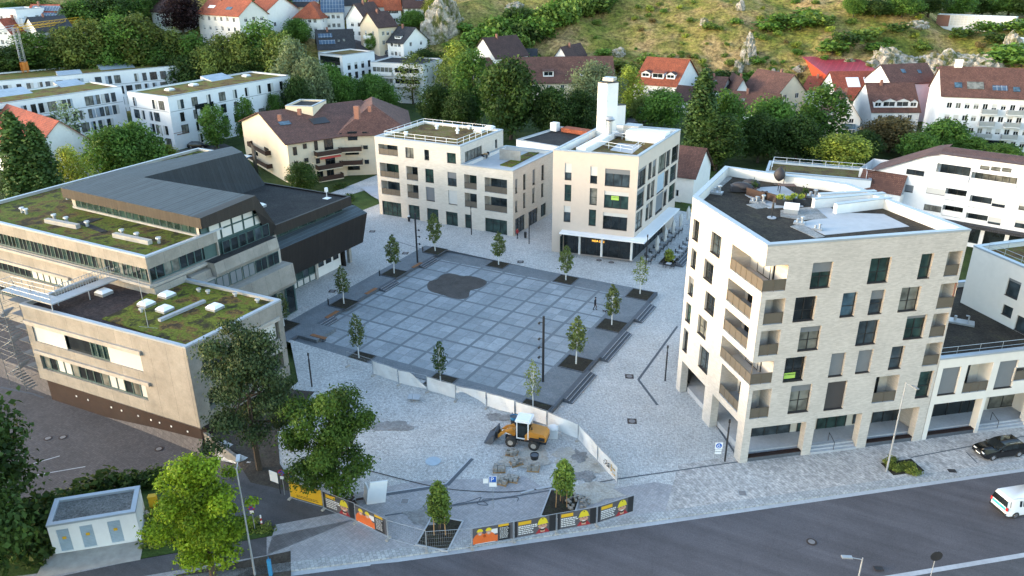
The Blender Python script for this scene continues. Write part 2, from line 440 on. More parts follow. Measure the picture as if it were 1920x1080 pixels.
M['earth'] = mixed('bare_earth', [(.3, (.04, .033, .026)), (.6, (.075, .063, .052)), (.75, (.045, .055, .02))], .7, speck=.35, sscale=5)
M['lawn'] = mixed('lawn_grass', [(.3, (.025, .045, .010)), (.6, (.05, .085, .018)), (.8, (.085, .09, .028))], .5, speck=.4, sscale=5)
def plaza_material():
	g = N('plaza_slabs'); p = g.geo()
	sp = g.n('ShaderNodeSeparateXYZ'); g.l(p, sp.inputs[0])
	def axis(sock, size):
		u = g.math('DIVIDE', sock, size); f = g.math('FRACT', g.math('ADD', u, 100.0)); return g.math('FLOOR', g.math('ADD', u, 100.0)), f
	cu, fu = axis(sp.outputs[0], 3.75); cv, fv = axis(sp.outputs[1], 3.67)
	def band(f, w): return g.math('GREATER_THAN', g.math('ABSOLUTE', g.math('SUBTRACT', f, .5)), .5-w)
	strip = g.math('MAXIMUM', band(fu, .052), band(fv, .052))
	def joint(f, w): return g.math('LESS_THAN', g.math('ABSOLUTE', g.math('SUBTRACT', f, .5)), w)
	jn = g.math('MAXIMUM', joint(fu, .006), joint(fv, .006))
	qx = g.math('GREATER_THAN', fu, .5); qy = g.math('GREATER_THAN', fv, .5)
	cx = g.n('ShaderNodeCombineXYZ'); g.l(g.math('ADD', g.math('MULTIPLY', cu, 2.0), qx), cx.inputs[0]); g.l(g.math('ADD', g.math('MULTIPLY', cv, 2.0), qy), cx.inputs[1])
	wn = g.n('ShaderNodeTexWhiteNoise', noise_dimensions='2D'); g.l(cx.outputs[0], wn.inputs['Vector'])
	slab = g.mix(wn.outputs['Value'], (.225, .25, .266), (.305, .328, .345))
	st = g.noise(p, 1.6, 5, .7); slab = g.mix(1.0, slab, g.ramp(st, [(.3, .8), (.7, 1.13)]), 'MULTIPLY')
	big = g.noise(p, .12, 3, .5); slab = g.mix(1.0, slab, g.ramp(big, [(.3, .88), (.7, 1.08)]), 'MULTIPLY')
	c = g.mix(jn, slab, (.13, .14, .15)); c = g.mix(strip, c, (.135, .152, .165))
	g.base(g.mix(1.0, c, g.ramp(g.noise(p, 7, 2, .8), [(.3, .86), (.7, 1.14)]), 'MULTIPLY'))
	return g.set(.75, 0, .35)
M['plaza'] = plaza_material()
M['darkp'] = uvbrick('dark_granite_setts', (.14, .158, .172), (.18, .196, .21), (.105, .116, .128), .3, .18, .012, .5, .8, 'P', 0, .2, .4, .14, 5)
M['wet'] = mixed('dark_brown_splash_field', [(.3, (.035, .033, .031)), (.55, (.06, .055, .052)), (.75, (.085, .072, .068))], .7, rough=.5, speck=.3, sscale=4)
def terrain_material():
	g = N('hillside_and_meadow'); p = g.geo()
	at = g.n('ShaderNodeAttribute', attribute_name='hill')
	a = g.noise(p, .055, 6, .68); b = g.noise(p, .9, 5, .75); d = g.noise(p, .16, 4, .6)
	grass = g.ramp(a, [(.28, (.09, .11, .018)), (.40, (.17, .175, .032)), (.49, (.26, .21, .060)), (.60, (.37, .25, .11)), (.72, (.26, .19, .08))])
	grass = g.mix(g.ramp(d, [(.52, 0.), (.68, .75)]), grass, (.085, .115, .018))
	grass = g.mix(1.0, grass, g.ramp(b, [(.34, .35), (.5, .95), (.66, 1.5)]), 'MULTIPLY')
	c2 = g.noise(p, .38, 5, .8); grass = g.mix(1.0, grass, g.ramp(c2, [(.36, .45), (.48, .95), (.62, 1.2)]), 'MULTIPLY')
	ge = g.n('ShaderNodeNewGeometry'); sp = g.n('ShaderNodeSeparateXYZ'); g.l(ge.outputs['Normal'], sp.inputs[0])
	steep = g.ramp(g.math('ADD', sp.outputs[2], g.math('MULTIPLY', g.math('SUBTRACT', b, .5), .22)), [(.60, 1.), (.72, 0.)])
	rk = g.ramp(g.noise(p, .5, 6, .75), [(.3, (.12, .11, .09)), (.55, (.36, .31, .26)), (.75, (.50, .44, .38))])
	hill = g.mix(steep, grass, rk)
	flat = g.ramp(g.noise(p, .3, 5, .7), [(.3, (.025, .04, .012)), (.6, (.05, .075, .02)), (.8, (.07, .07, .035))])
	g.base(g.mix(at.outputs['Fac'], flat, hill)); g.bump(b, .9, .6)
	return g.set(.95, 0, .15)
def build_terrain():
	ds = [4, 15, 25, 32]; d = 36.0
	while d < 235: ds.append(d); d += 1.6 if d > 60 else 2.5
	while d < 345: ds.append(d); d += 1.35
	while d < 1500: ds.append(d); d *= 1.05
	az = [math.radians(-80+i*2.0) for i in range(22)] + [math.radians(-36+i*.3) for i in range(1, 240)] + [math.radians(36+i*2.0) for i in range(23)]
	vs = []; at = []
	for dd in ds:
		for a in az:
			x = CAM.x+dd*(FH.x*math.cos(a)+RH.x*math.sin(a)); y = CAM.y+dd*(FH.y*math.cos(a)+RH.y*math.sin(a))
			z = zt(x, y)-.06; h = hillf(x, y)
			k = min(max((x+13.0)/2, 0), 1)*min(max((29-x)/2, 0), 1)*min(max((y+16)/2, 0), 1)*min(max((26-y)/2, 0), 1)
			z -= 1.3*k
			# carriageway lies a kerb lower than the paving
			q = (x-23.47)*.635-(y+37.4)*.772
			if -60 < x < 130 and q > -.6: z -= .3*min((q+.6)/.4, 1)
			if -80 < x < 9 and -56 < y < -31: z -= .35
			if -80 < x < 3 and -35.5 < y < -30: z -= 1.7
			vs.append((x, y, z)); at.append(min(h/2.5, 1))
	na = len(az); fs = [(i*na+j, i*na+j+1, (i+1)*na+j+1, (i+1)*na+j) for i in range(len(ds)-1) for j in range(na-1)]
	me = bpy.data.meshes.new('ground'); me.from_pydata(vs, [], fs)
	A = me.attributes.new('hill', 'FLOAT', 'POINT'); A.data.foreach_set('value', at)
	for p in me.polygons: p.use_smooth = True
	me.materials.append(terrain_material())
	o = bpy.data.objects.new('ground', me); COL.objects.link(o); tag(o, kind='structure')
build_terrain()
def sheet(name, poly, off, m, kind='structure', thick=0, label=None, cat=None):
	"""flat paving that follows the tilt of the site"""
	bm = bmesh.new(); vs = [bm.verts.new((p[0], p[1], 0)) for p in poly]
	f = bm.faces.new(vs); f.normal_update()
	if f.normal.z < 0: bmesh.ops.reverse_faces(bm, faces=[f])
	bmesh.ops.triangulate(bm, faces=bm.faces[:])
	for X in (-9, 26):
		bmesh.ops.bisect_plane(bm, geom=bm.verts[:]+bm.edges[:]+bm.faces[:], plane_co=(X, 0, 0), plane_no=(1, 0, 0))
	lo = [min(p[i] for p in poly) for i in (0, 1)]; hi = [max(p[i] for p in poly) for i in (0, 1)]
	if lo[0] < 7 and lo[1] < -33:
		for i in (0, 1):
			c = max(lo[i], (-76, -58)[i])
			while c < min(hi[i], (8, -31)[i]):
				bmesh.ops.bisect_plane(bm, geom=bm.verts[:]+bm.edges[:]+bm.faces[:], plane_co=(c, c, 0), plane_no=((1, 0, 0), (0, 1, 0))[i]); c += .9
	for v in bm.verts: v.co.z = zt0(v.co.x)-yard_dip(v.co.x, v.co.y)+off
	me = bpy.data.meshes.new(name); bm.to_mesh(me); bm.free()
	me.materials.append(m); o = bpy.data.objects.new(name, me); COL.objects.link(o)
	return tag(o, label, cat, kind=kind)
def zt0(x): return .4-.85*min(max((x+9)/35, 0), 1)
G0 = lambda px, py: tuple(tp(px, py)[:2])
KD = V((.635, .772, 0)); KD = V((19.4, 15.95, 0)).normalized(); KN = V((KD.y, -KD.x, 0))   # along the kerb, towards the road
K0 = V((23.47, -37.4, 0))
kp = lambda s, q: tuple((K0+KD*s+KN*q)[:2])
PX0, PX1, PY0, PY1 = -8.5, 26.2, -12.9, 22.1      # sunken / raised square
W0 = -12.3
# paving round the square (four pieces leave the square open)
north = [(-45, 60), (-45, PY1), (62, PY1), (62, 60)]
west = [(-45, PY1), (-45, -13.5), (W0, -13.5), (W0, PY1)]
east = [(PX1, PY1), (PX1, PY0), kp(18, -.95)[0:2], kp(70, -.95), (72, PY1)]
south = [(PX1, PY0), (W0, PY0), (W0, -13.5), (-8, -13.5), (-1.0, -20), (.5, -33.5), G0(445, 870), G0(560, 925), G0(668, 975), G0(727, 1005), kp(18, -.95)]
sheet('pavement', north, 0, M['cobble']); sheet('pavement', west, 0, M['cobble'])
sheet('pavement', east, 0, M['cobble']); sheet('pavement', south, 0, M['cobble'])
sheet('pavement', [kp(13.2, -8.2), kp(15.5, -4.6), kp(24.5, -4.9), kp(27, -3.6), kp(60, -5.2), kp(60, -.95), kp(-30, -.95), kp(-30, -3.2), kp(-7, -3.2), kp(-7, -5.7), kp(-8.5, -5.7), kp(-8.5, -7.7), kp(3, -9.3)], .006, M['paver'])
sheet('pavement', [kp(24, -.95), kp(27.6, -6.9), kp(80, -9.0), kp(80, -.95)], .010, M['paverS'])
def strip(name, s0, s1, q0, q1, off, m, h=0):
	mb = MB(); n = 30
	for i in range(n):
		a, b = s0+(s1-s0)*i/n, s0+(s1-s0)*(i+1)/n
		P = [kp(a, q0), kp(a, q1), kp(b, q1), kp(b, q0)]
		P = [(p[0], p[1], zt0(p[0])+off) for p in P]
		mb.face(P[::1] if True else P, 0)
		if h:
			A, B = P[1], P[2]
			mb.face([(A[0], A[1], A[2]-h), (B[0], B[1], B[2]-h), B, A], 0)
	return tag(mb.build(name, m), kind='structure')
strip('kerb', -60, 160, -.95, 0, .012, M['kerb'], .16)
strip('road', -60, 160, -.02, 9.6, -.125, M['road'])
strip('gutter', -60, 160, 0, .45, -.120, M['granL'])
strip('kerb', 16, 160, 9.6, 10.05, -.112, M['granL'])
strip('road', -60, 160, 10.05, 40, -.121, M['asph']); strip('road', -60, 16, 9.6, 10.3, -.121, M['asph'])
# bottom-left corner: yard, path, drive, beds
sheet('yard', [(4.0, -34.1), (-1.9, -32.9), (-2.2, -32.0), (-75, -32.0), (-75, -52), G0(-40, 985), G0(60, 940), G0(300, 905), G0(345, 890), G0(400, 905), G0(445, 868)], .004, M['yard'])
sheet('yard', [(-24, -32.2), (-24, -24.8), (-75, -24.8), (-75, -32.2)], .0, M['yard'])
sheet('driveway', [G0(470, 905), G0(445, 868), G0(400, 905), G0(345, 890), G0(300, 905), G0(420, 960), G0(495, 985), G0(523, 1001), G0(668, 973), G0(600, 942), G0(540, 912)], .008, M['asph'])
sheet('lawn', [G0(300, 905), G0(420, 962), G0(495, 985), G0(523, 1001), G0(500, 1006), G0(262, 1048), G0(70, 1078), G0(-60, 1110), G0(-60, 960), G0(60, 930)], .002, M['lawn'])
sheet('footpath', [G0(500, 1007), G0(500, 1041), G0(277, 1079), G0(150, 1100), G0(-80, 1140), G0(-80, 1122), G0(262, 1049)], .010, M['asph'])
sheet('pavement', [G0(500, 1007), G0(668, 973), G0(727, 1005), kp(13, -8), kp(-8.7, -5.6), G0(500, 1041)], .0085, M['paver'])
sheet('planting_bed', [G0(330, 1078), G0(545, 1033), G0(546, 1090), G0(330, 1130)], .012, M['earth'])
sheet('apron', [G0(66, 1085), G0(92, 1030), G0(262, 945), G0(281, 959), G0(263, 1050)], .014, M['concp'])
sheet('planting_bed', [(-1.9, -32.35), (-1.6, -22), (2.6, -20.5), G0(590, 735), G0(520, 810), G0(525, 870), G0(560, 925), G0(470, 905), G0(445, 868)], .016, M['earth'])
sheet('lawn', [G0(660, 420), G0(625, 375), G0(700, 352), G0(712, 382), G0(670, 398)], .02, M['lawn'])
sheet('lawn', [G0(1255, 300), G0(1255, 355), G0(1290, 395), G0(1345, 320), G0(1340, 295)], .02, M['lawn'])
# yard parking marks
for a, b in (((60, 870), (112, 855)), ((55, 893), (160, 875))):
	A, B = on(G0(*a)), on(G0(*b)); d = (B-A).normalized()*.0; n_ = V((-(B-A).y, (B-A).x, 0)).normalized()*.06
	mb = MB(); mb.face([A-n_+V((0, 0, .013)), B-n_+V((0, 0, .013)), B+n_+V((0, 0, .013)), A+n_+V((0, 0, .013))]); tag(mb.build('road_marking', M['granL']), kind='structure')
# ------------------------------------------------------------------ the square itself
def rect(name, x0, x1, y0, y1, z, m, kind='structure'):
	mb = MB(); mb.face([(x0, y0, z), (x1, y0, z), (x1, y1, z), (x0, y1, z)]); return tag(mb.build(name, m), kind=kind)
rect('plaza', PX0, 22.3, -11.1, 18.9, 0, M['plaza'])
rect('plaza_border', PX0, PX1, 18.9, PY1, .004, M['darkp']); rect('plaza_border', 22.3, PX1, PY0, 18.9, .002, M['darkp'])
rect('plaza_border', PX0, 22.3, PY0, -11.1, .002, M['darkp']); rect('plaza_border', W0, PX0, -13.5, PY1, .405, M['darkp'])
mb = MB()   # retaining edges of the square
def wallq(a, b, z0, z1): mb.face([(a[0], a[1], z0), (b[0], b[1], z0), (b[0], b[1], z1), (a[0], a[1], z1)])
wallq((PX0, PY1), (PX0, PY0), -.2, .405); wallq((PX1, PY0), (PX1, PY1), -.6, .002)
mb.obox((PX0-.25, PY0, .406), (.25, 0, 0), (0, PY1-PY0, 0), (0, 0, .012)); mb.obox((PX1-.3, PY0, .004), (.3, 0, 0), (0, PY1-PY0, 0), (0, 0, .012))
for i in range(20):
	a, b = PX0+(PX1-PX0)*i/20, PX0+(PX1-PX0)*(i+1)/20
	za, zb = zt0(a), zt0(b)
	for y in (PY1, PY0):
		mb.face([(a, y, -.6), (b, y, -.6), (b, y, max(zb, 0)), (a, y, max(za, 0))])
tag(mb.build('retaining_edge', M['granD']), kind='structure')
def steps(name, c0, c1, z_top, z_bot, out):
	"""flight of three low steps between two points along the edge, stepping towards out"""
	mb = MB(); A, B = V((*c0, 0)), V((*c1, 0)); o = V((*out, 0)); n = 3; r = (z_top-z_bot)/n
	for i in range(n):
		z = z_top-r*(i+.0)-.0; w = .36
		p = A+o*(w*i)
		mb.obox(p+V((0, 0, z_bot-.1)), B-A, o*w, V((0, 0, z-r*.5-z_bot+.1+(r*.5 if i == 0 else r*.5))), 0)
		mb.obox(p+o*(w-.05)+V((0, 0, z)), B-A, o*.052, V((0, 0, .006)), 1)
	tag(mb.build('steps', [M['granD'], M['granL']]), kind='structure')
for y0, y1 in ((12.6, 18.2), (.9, 9.0), (-9.4, -2.6)):
	steps('steps', (PX1, y0), (PX1, y1), 0, -.45, (1, 0))
for y0, y1 in ((14.6, 18.4), (4.8, 8.3), (-8.6, -5.2)):
	steps('steps', (PX0, y0), (PX0, y1), .405, 0, (1, 0))
# cloud-shaped dark splash field
pts = [(801, 535), (806, 527), (819, 524), (826, 517), (838, 513), (853, 514), (866, 518), (878, 517), (898, 521), (912, 527), (911, 533), (898, 541), (882, 545), (879, 556), (866, 561), (845, 558), (830, 553), (812, 548), (803, 543)]
P = [gp(*p) for p in pts]; mb = MB(); c = sum(P, V())/len(P)
ring = []
for i in range(len(P)):
	a, b, cc, d = P[i-1], P[i], P[(i+1) % len(P)], P[(i+2) % len(P)]
	for t in (0, .33, .66):
		ring.append(.5*((2*b)+(-a+cc)*t+(2*a-5*b+4*cc-d)*t*t+(-a+3*b-3*cc+d)*t**3))
for i in range(len(ring)):
	a, b = ring[i], ring[(i+1) % len(ring)]
	t = [V((q.x, q.y, .006)) for q in (c, a, b)]
	if (t[1]-t[0]).cross(t[2]-t[0]).z < 0: t = [t[0], t[2], t[1]]
	mb.face(t)
tag(mb.build('splash_field', M['wet']), kind='structure')
# drainage channels and dark lines in the paving
def line(name, pxs, w, m, off=.014):
	mb = MB()
	Q = [on(G0(*p), off) for p in pxs]
	for a, b in zip(Q[:-1], Q[1:]):
		n_ = V((-(b-a).y, (b-a).x, 0)).normalized()*w/2
		mb.face([a-n_, b-n_, b+n_, a+n_][::-1] if (b-a).cross(n_).z < 0 else [a-n_, b-n_, b+n_, a+n_])
	return tag(mb.build(name, m), kind='structure')
line('drain_channel', [(1270, 612), (1197, 712), (1233, 760)], .28, M['granD'])
line('drain_channel', [(704, 930), (838, 910), (885, 860)], .42, M['granD']); line('drain_channel', [(704, 927), (836, 907), (883, 858)], .12, M['granL'], .018)
line('drain_channel', [(722, 967), (1000, 925), (1160, 898), (1385, 866)], .16, M['granD'])
line('drain_channel', [(742, 452), (800, 470)], .16, M['granD'])
line('drain_channel', [(1708, 858), (1920, 818)], .14, M['granD']); line('drain_channel', [(1812, 848), (1832, 868)], .12, M['granD'])
line('drain_channel', [(1280, 700), (1386, 862)], .22, M['granD'])
line('drain_channel', [(0, 726), (60, 738), (82, 746)], .25, M['granD'])
mb = MB()
for i in range(8):
	a, b = -1.9+5.9*i/8, -1.9+5.9*(i+1)/8; ya, yb = -32.4-.237*(a+1.9), -32.4-.237*(b+1.9)
	mb.obox((a, ya, -1.9), (b-a, yb-ya, 0), (0, .3, 0), (0, 0, 2.55-.03*i))
mb.solo('retaining_wall', M['concd'], 'low concrete retaining wall between the sunken yard and the pine bed', 'wall')
RW = random.Random(21)
# ------------------------------------------------------------------ facades
class Face:
	"""vertical wall plane from A to B (left to right seen from outside)"""
	def __init__(s, A, B, z0=0, z1=10):
		s.A = V((A[0], A[1], 0)); s.B = V((B[0], B[1], 0)); s.L = (s.B-s.A).length
		s.e = (s.B-s.A)/s.L; s.n = V((s.e.y, -s.e.x, 0)); s.z0 = z0; s.z1 = z1; s.ops = []
	def p(s, u, z, d=0): return s.A+s.e*u-s.n*d+V((0, 0, z))
	def hit(s, px, py):
		d = ray(px, py); t = (s.A-CAM).dot(s.n)/d.dot(s.n); P = CAM+d*t
		return (P-s.A).dot(s.e), P.z
	def px(s, tl, br):
		a, z1 = s.hit(*tl); b, z0 = s.hit(*br)
		return [min(a, b), max(a, b), min(z0, z1), max(z0, z1)]
	def add(s, r, d=.18, **k):
		r = [max(0, r[0]), min(s.L, r[1]), max(s.z0, r[2]), min(s.z1, r[3])]
		if r[1]-r[0] < .05 or r[3]-r[2] < .05: return None
		o = dict(r=r, d=d, **k); s.ops.append(o); return o
	def wall(s, mb, m=0, mr=None):
		mr = m if mr is None else mr
		us = sorted({0.0, s.L}|{x for o in s.ops for x in o['r'][:2]}); zs = sorted({s.z0, s.z1}|{x for o in s.ops for x in o['r'][2:]})
		for i in range(len(us)-1):
			for j in range(len(zs)-1):
				u0, u1, z0, z1 = us[i], us[i+1], zs[j], zs[j+1]
				if u1-u0 < 1e-4 or z1-z0 < 1e-4: continue
				uc, zc = (u0+u1)/2, (z0+z1)/2
				if any(o['r'][0] < uc < o['r'][1] and o['r'][2] < zc < o['r'][3] for o in s.ops): continue
				mb.face([s.p(u0, z0), s.p(u1, z0), s.p(u1, z1), s.p(u0, z1)], m, [(u0, z0), (u1, z0), (u1, z1), (u0, z1)])
		for o in s.ops:
			u0, u1, z0, z1 = o['r']; d = o['d']; sk = o.get('skip', '')
			if 'l' not in sk: mb.face([s.p(u0, z0), s.p(u0, z0, d), s.p(u0, z1, d), s.p(u0, z1)][::-1], mr, [(0, z0), (d, z0), (d, z1), (0, z1)][::-1])
			if 'r' not in sk: mb.face([s.p(u1, z0), s.p(u1, z0, d), s.p(u1, z1, d), s.p(u1, z1)], mr, [(0, z0), (d, z0), (d, z1), (0, z1)])
			if 't' not in sk: mb.face([s.p(u0, z1), s.p(u1, z1), s.p(u1, z1, d), s.p(u0, z1, d)][::-1], o.get('mt', mr))
			if 'b' not in sk: mb.face([s.p(u0, z0), s.p(u1, z0), s.p(u1, z0, d), s.p(u0, z0, d)], o.get('mb', mr))
			if o.get('back') is not None: mb.face([s.p(u0, z0, d), s.p(u1, z0, d), s.p(u1, z1, d), s.p(u0, z1, d)], o['back'], [(u0, z0), (u1, z0), (u1, z1), (u0, z1)])
def bars(f, mb, r, d, w=.07, t=.06, nv=1, hz=(), m=0):
	"""frame of an opening r on plane depth d, mullions and transoms"""
	u0, u1, z0, z1 = r
	def bar(a, b, c, e): mb.obox(f.p(a, c, d), f.e*(b-a), f.n*t, V((0, 0, e-c)), m)
	bar(u0, u1, z0, z0+w); bar(u0, u1, z1-w, z1); bar(u0, u0+w, z0+w, z1-w); bar(u1-w, u1, z0+w, z1-w)
	for i in range(1, nv): c = u0+(u1-u0)*i/nv; bar(c-w/2, c+w/2, z0+w, z1-w)
	for h in hz: c = z0+(z1-z0)*h; bar(u0+w, u1-w, c-w*.4, c+w*.4)
def window(root, f, r, d=.18, nv=2, hz=(), fm='frame', gm='glass', blind=0, bm='blind', sill=True, w=.07, name='window'):
	if gm == 'glass': gm = RW.choice(['glass', 'glass', 'glassG', 'glass2', 'glass2', 'glassC'])
	if not blind and fm == 'frame' and name == 'window' and RW.random() < .22: blind = RW.choice([.15, .25, .4])
	mb = MB(); bars(f, mb, r, d, w, .06, nv, hz)
	if sill: mb.obox(f.p(r[0], r[2]+.002, d-.06), f.e*(r[1]-r[0]), f.n*(d-.06+.05), V((0, 0, .03)), 1)
	o = mb.build(name, [M[fm], M['sill']], root)
	mb = MB(); q = [f.p(r[0]+w*.5, r[2]+w*.5, d-.012), f.p(r[1]-w*.5, r[2]+w*.5, d-.012), f.p(r[1]-w*.5, r[3]-w*.5, d-.012), f.p(r[0]+w*.5, r[3]-w*.5, d-.012)]
	mb.face(q); mb.build('pane', M[gm], o)
	if blind:
		mb = MB(); zb = r[3]-(r[3]-r[2])*blind
		mb.obox(f.p(r[0]+.02, zb, d-.065), f.e*(r[1]-r[0]-.04), f.n*.03, V((0, 0, r[3]-zb-.01)), 0, skip=(2,))
		nb = int((r[3]-zb)/.11)
		mb.build('blind', M[bm], o)
	return o
def railing(root, f, u0, u1, z0, h=1.05, d=.06, m='bronze', name='railing', cap=True):
	mb = MB(); mb.obox(f.p(u0, z0+.08, d), f.e*(u1-u0), f.n*.02, V((0, 0, h-.1)))
	n = max(1, int((u1-u0)/.9))
	for i in range(n+1):
		u = u0+(u1-u0-.04)*i/n; mb.obox(f.p(u, z0, d-.021), f.e*.04, f.n*.03, V((0, 0, h)))
	mb.obox(f.p(u0, z0+h, d+.02), f.e*(u1-u0), f.n*.06, V((0, 0, .04)))
	return mb.build(name, M[m], root)
def loggia(root, f, r, d=1.5, door=(.1, .75), gm='glass', back=1, floor=2, rail='bronze', skip='', h=1.05):
	f.add(r, d, back=back, mb=floor, skip=skip)
	w = r[1]-r[0]
	rr = [r[0]+w*door[0], r[0]+w*door[1], r[2]+.05, r[3]-.25]
	window(root, f, rr, d-.03, 2 if w > 1.4 else 1, gm=gm, sill=False, name='balcony_door')
	if rail: railing(root, f, r[0]+.03, r[1]-.03, r[2], h, .08, rail)
def coping(mb, poly, z, w=.35, h=.08, m=0, out=.04):
	"""metal coping along a closed roof outline (counter-clockwise seen from above)"""
	n = len(poly); c = [V((p[0], p[1], 0)) for p in poly]
	def off(i, k):
		a, b, d = c[i-1], c[i], c[(i+1) % n]
		e1 = (b-a).normalized(); e2 = (d-b).normalized(); n1 = V((e1.y, -e1.x, 0)); n2 = V((e2.y, -e2.x, 0))
		q = (n1+n2); return b+q/(1+n1.dot(n2))*k
	O = [off(i, out) for i in range(n)]; I = [off(i, -w) for i in range(n)]
	for i in range(n):
		j = (i+1) % n; Z = V((0, 0, z+h)); Z0 = V((0, 0, z))
		mb.face([O[i]+Z, O[j]+Z, I[j]+Z, I[i]+Z], m); mb.face([O[i]+Z0-V((0, 0, .1)), O[j]+Z0-V((0, 0, .1)), O[j]+Z, O[i]+Z], m)
		mb.face([I[j]+Z0, I[i]+Z0, I[i]+Z, I[j]+Z], m)
	return I
def parapet_roof(root, poly, z, drop, mroof, mwall, rim=.35, edge='edge', gravel=.0):
	"""coping, inner parapet faces and sunken roof surface"""
	mb = MB(); I = coping(mb, poly, z, rim); mb.build('coping', M[edge], root)
	mb = MB()
	for i in range(len(I)):
		a, b = I[i], I[(i+1) % len(I)]
		mb.face([b+V((0, 0, z-drop)), a+V((0, 0, z-drop)), a+V((0, 0, z)), b+V((0, 0, z))])
	mb.build('parapet', M[mwall], root)
	mb = MB(); mb.face([V((p.x, p.y, z-drop)) for p in I]); return mb.build('roof', M[mroof], root)
def roofbox(root, name, c, sz, m, rz=0, lid=None):
	mb = MB(); mb.box((c[0], c[1], c[2]+sz[2]/2), sz, 0, rz)
	if lid: mb.box((c[0], c[1], c[2]+sz[2]+.04), (sz[0]+.12, sz[1]+.12, .08), 1, rz)
	return mb.build(name, [M[m], M[lid]] if lid else M[m], root)
def vent(root, c, r=.16, h=.6, m='metal'):
	mb = MB(); c = V(c); mb.cyl(c, c+V((0, 0, h)), r, r*.9, 8); mb.cyl(c+V((0, 0, h)), c+V((0, 0, h+.16)), r*1.7, r*1.5, 8)
	return mb.build('roof_vent', M[m], root)
def skylight(root, c, s=1.3, rz=0):
	mb = MB(); ca, sa = math.cos(rz), math.sin(rz)
	mb.box((c[0], c[1], c[2]+.16), (s, s, .32), 0, rz)
	def q(x, y, z): return (c[0]+x*ca-y*sa, c[1]+x*sa+y*ca, c[2]+z)
	a, b = s*.5, s*.32
	lo = [q(-a, -a, .33), q(a, -a, .33), q(a, a, .33), q(-a, a, .33)]; hi = [q(-b, -b, .58), q(b, -b, .58), q(b, b, .58), q(-b, b, .58)]
	for i in range(4): j = (i+1) % 4; mb.face([lo[i], lo[j], hi[j], hi[i]], 1)
	mb.face(hi, 1)
	return mb.build('skylight', [M['metal'], M['whitep']], root)
def rails(root, pts, h=1.0, r=.025, name='guard_rail', m='metal', step=2.0, levels=(.5, 1.0)):
	mb = MB(); pts = [V(p) for p in pts]
	for a, b in zip(pts[:-1], pts[1:]):
		for l in levels: mb.cyl(a+V((0, 0, h*l)), b+V((0, 0, h*l)), r, r, 5)
		n = max(1, int((b-a).length/step))
		for i in range(n+1): c = a.lerp(b, i/n); mb.cyl(c, c+V((0, 0, h)), r, r, 5)
	return mb.build(name, M[m], root)
def text(root, body, P, ex, ez, size, m, n=None, name='lettering', depth=.01, align='LEFT'):
	cu = bpy.data.curves.new(name, 'FONT'); cu.body = body; cu.size = size; cu.extrude = depth; cu.align_x = align
	cu.materials.append(m); o = bpy.data.objects.new(name, cu)
	me_o = o; COL.objects.link(o)
	ex, ez = V(ex).normalized(), V(ez).normalized(); nn = ex.cross(ez)
	mm = Matrix((ex, ez, nn)).transposed().to_4x4(); mm.translation = V(P)
	dg = bpy.context.evaluated_depsgraph_get(); me = bpy.data.meshes.new_from_object(o.evaluated_get(dg)); bpy.data.objects.remove(o); bpy.data.curves.remove(cu)
	me.transform(mm); me.name = name
	o2 = bpy.data.objects.new(name, me); COL.objects.link(o2)
	if root: o2.parent = root; o2.matrix_parent_inverse = world_of(root).inverted()
	return o2
# ------------------------------------------------------------------ tall brick apartment building on the right
RC, RR, RL = (45.4, -11.7), (60.2, .25), (36.0, -1.1); RBL, RB2 = (35.9, 12.1), (49.0, 10.8)
ZR = 21.3
bR = thing('apartment_building', 'tall pale brick apartment building with corner loggias and roof terrace at the street corner', 'building', (48, -1, -.4))
fF = Face(RC, RR, -.5, ZR); fL = Face(RL, RC, -.5, ZR)
v3 = VW(1280, 360, 3); v4 = VW(1480, 600, 4.1545); v5 = VW(1260, 560, 3.176); v6 = VW(1280, 720, 3)
def wR(f, tl, br, **k):
	r = f.px(tl, br); k.setdefault('hz', (.42,)); d = .30
	f.add(r, d, mb=3); window(bR, f, r, d, **k); return r
row5 = [((735, 400), (825, 537), dict(gm='glassG')), ((1062, 375), (1150, 508), dict(gm='glassG')), ((1347, 350), (1385, 485), dict(nv=1))]
row4 = [((637, 595), (735, 722), {}), ((905, 570), (962, 700), dict(nv=1, gm='glassB')), ((1065, 555), (1117, 685), dict(nv=1)), ((1235, 540), (1315, 667), dict(gm='glassC'))]
row3 = [((665, 762), (760, 887), dict(gm='glassC')), ((995, 728), (1082, 855), {}), ((1265, 700), (1348, 822), dict(gm='glassG'))]
row2 = [((582, 935), (675, 1060), {}), ((840, 910), (897, 1035), dict(nv=1, blind=.97, hz=())), ((993, 893), (1050, 1015), dict(nv=1, blind=.97, hz=())), ((1180, 872), (1225, 993), dict(nv=1))]
for row in (row5, row4, row3, row2):
	for a, b, k in row:
		o = wR(fF, v3(*a), v3(*b), **k)
		if (a, b) == ((582, 935), (675, 1060)): rsign = o
wR(fF, v6(613, 12), v6(705, 155), gm='glassC'); wR(fF, v4(303, 488), v4(415, 690), blind=.98, bm='blindD', hz=()); wR(fF, v4(1022, 405), v4(1082, 600), nv=1, gm='glassG')
for a, b in (((1497, 337), (1545, 470)), ((1413, 687), (1467, 812)), ((1373, 853), (1434, 972))):
	loggia(bR, fF, fF.px(v3(*a), v3(*b)), 1.4, (.0, .45))
loggia(bR, fF, fF.px(v4(680, 445), v4(818, 630)), 1.5, (.05, .6))
r = fF.px(v3(1455, 518), v3(1520, 650)); r[1] = fF.L; rr4 = r
fF.add(r, 1.4, back=1, mb=2, skip='r'); railing(bR, fF, r[0], r[1], r[2], 1.05, .05)
for a, b in (((63, 148), (85, 285)), ((52, 312), (70, 440)), ((37, 468), (55, 595)), ((22, 615), (40, 745)), ((8, 760), (22, 910))):
	wR(fL, v3(*a), v3(*b), nv=1)
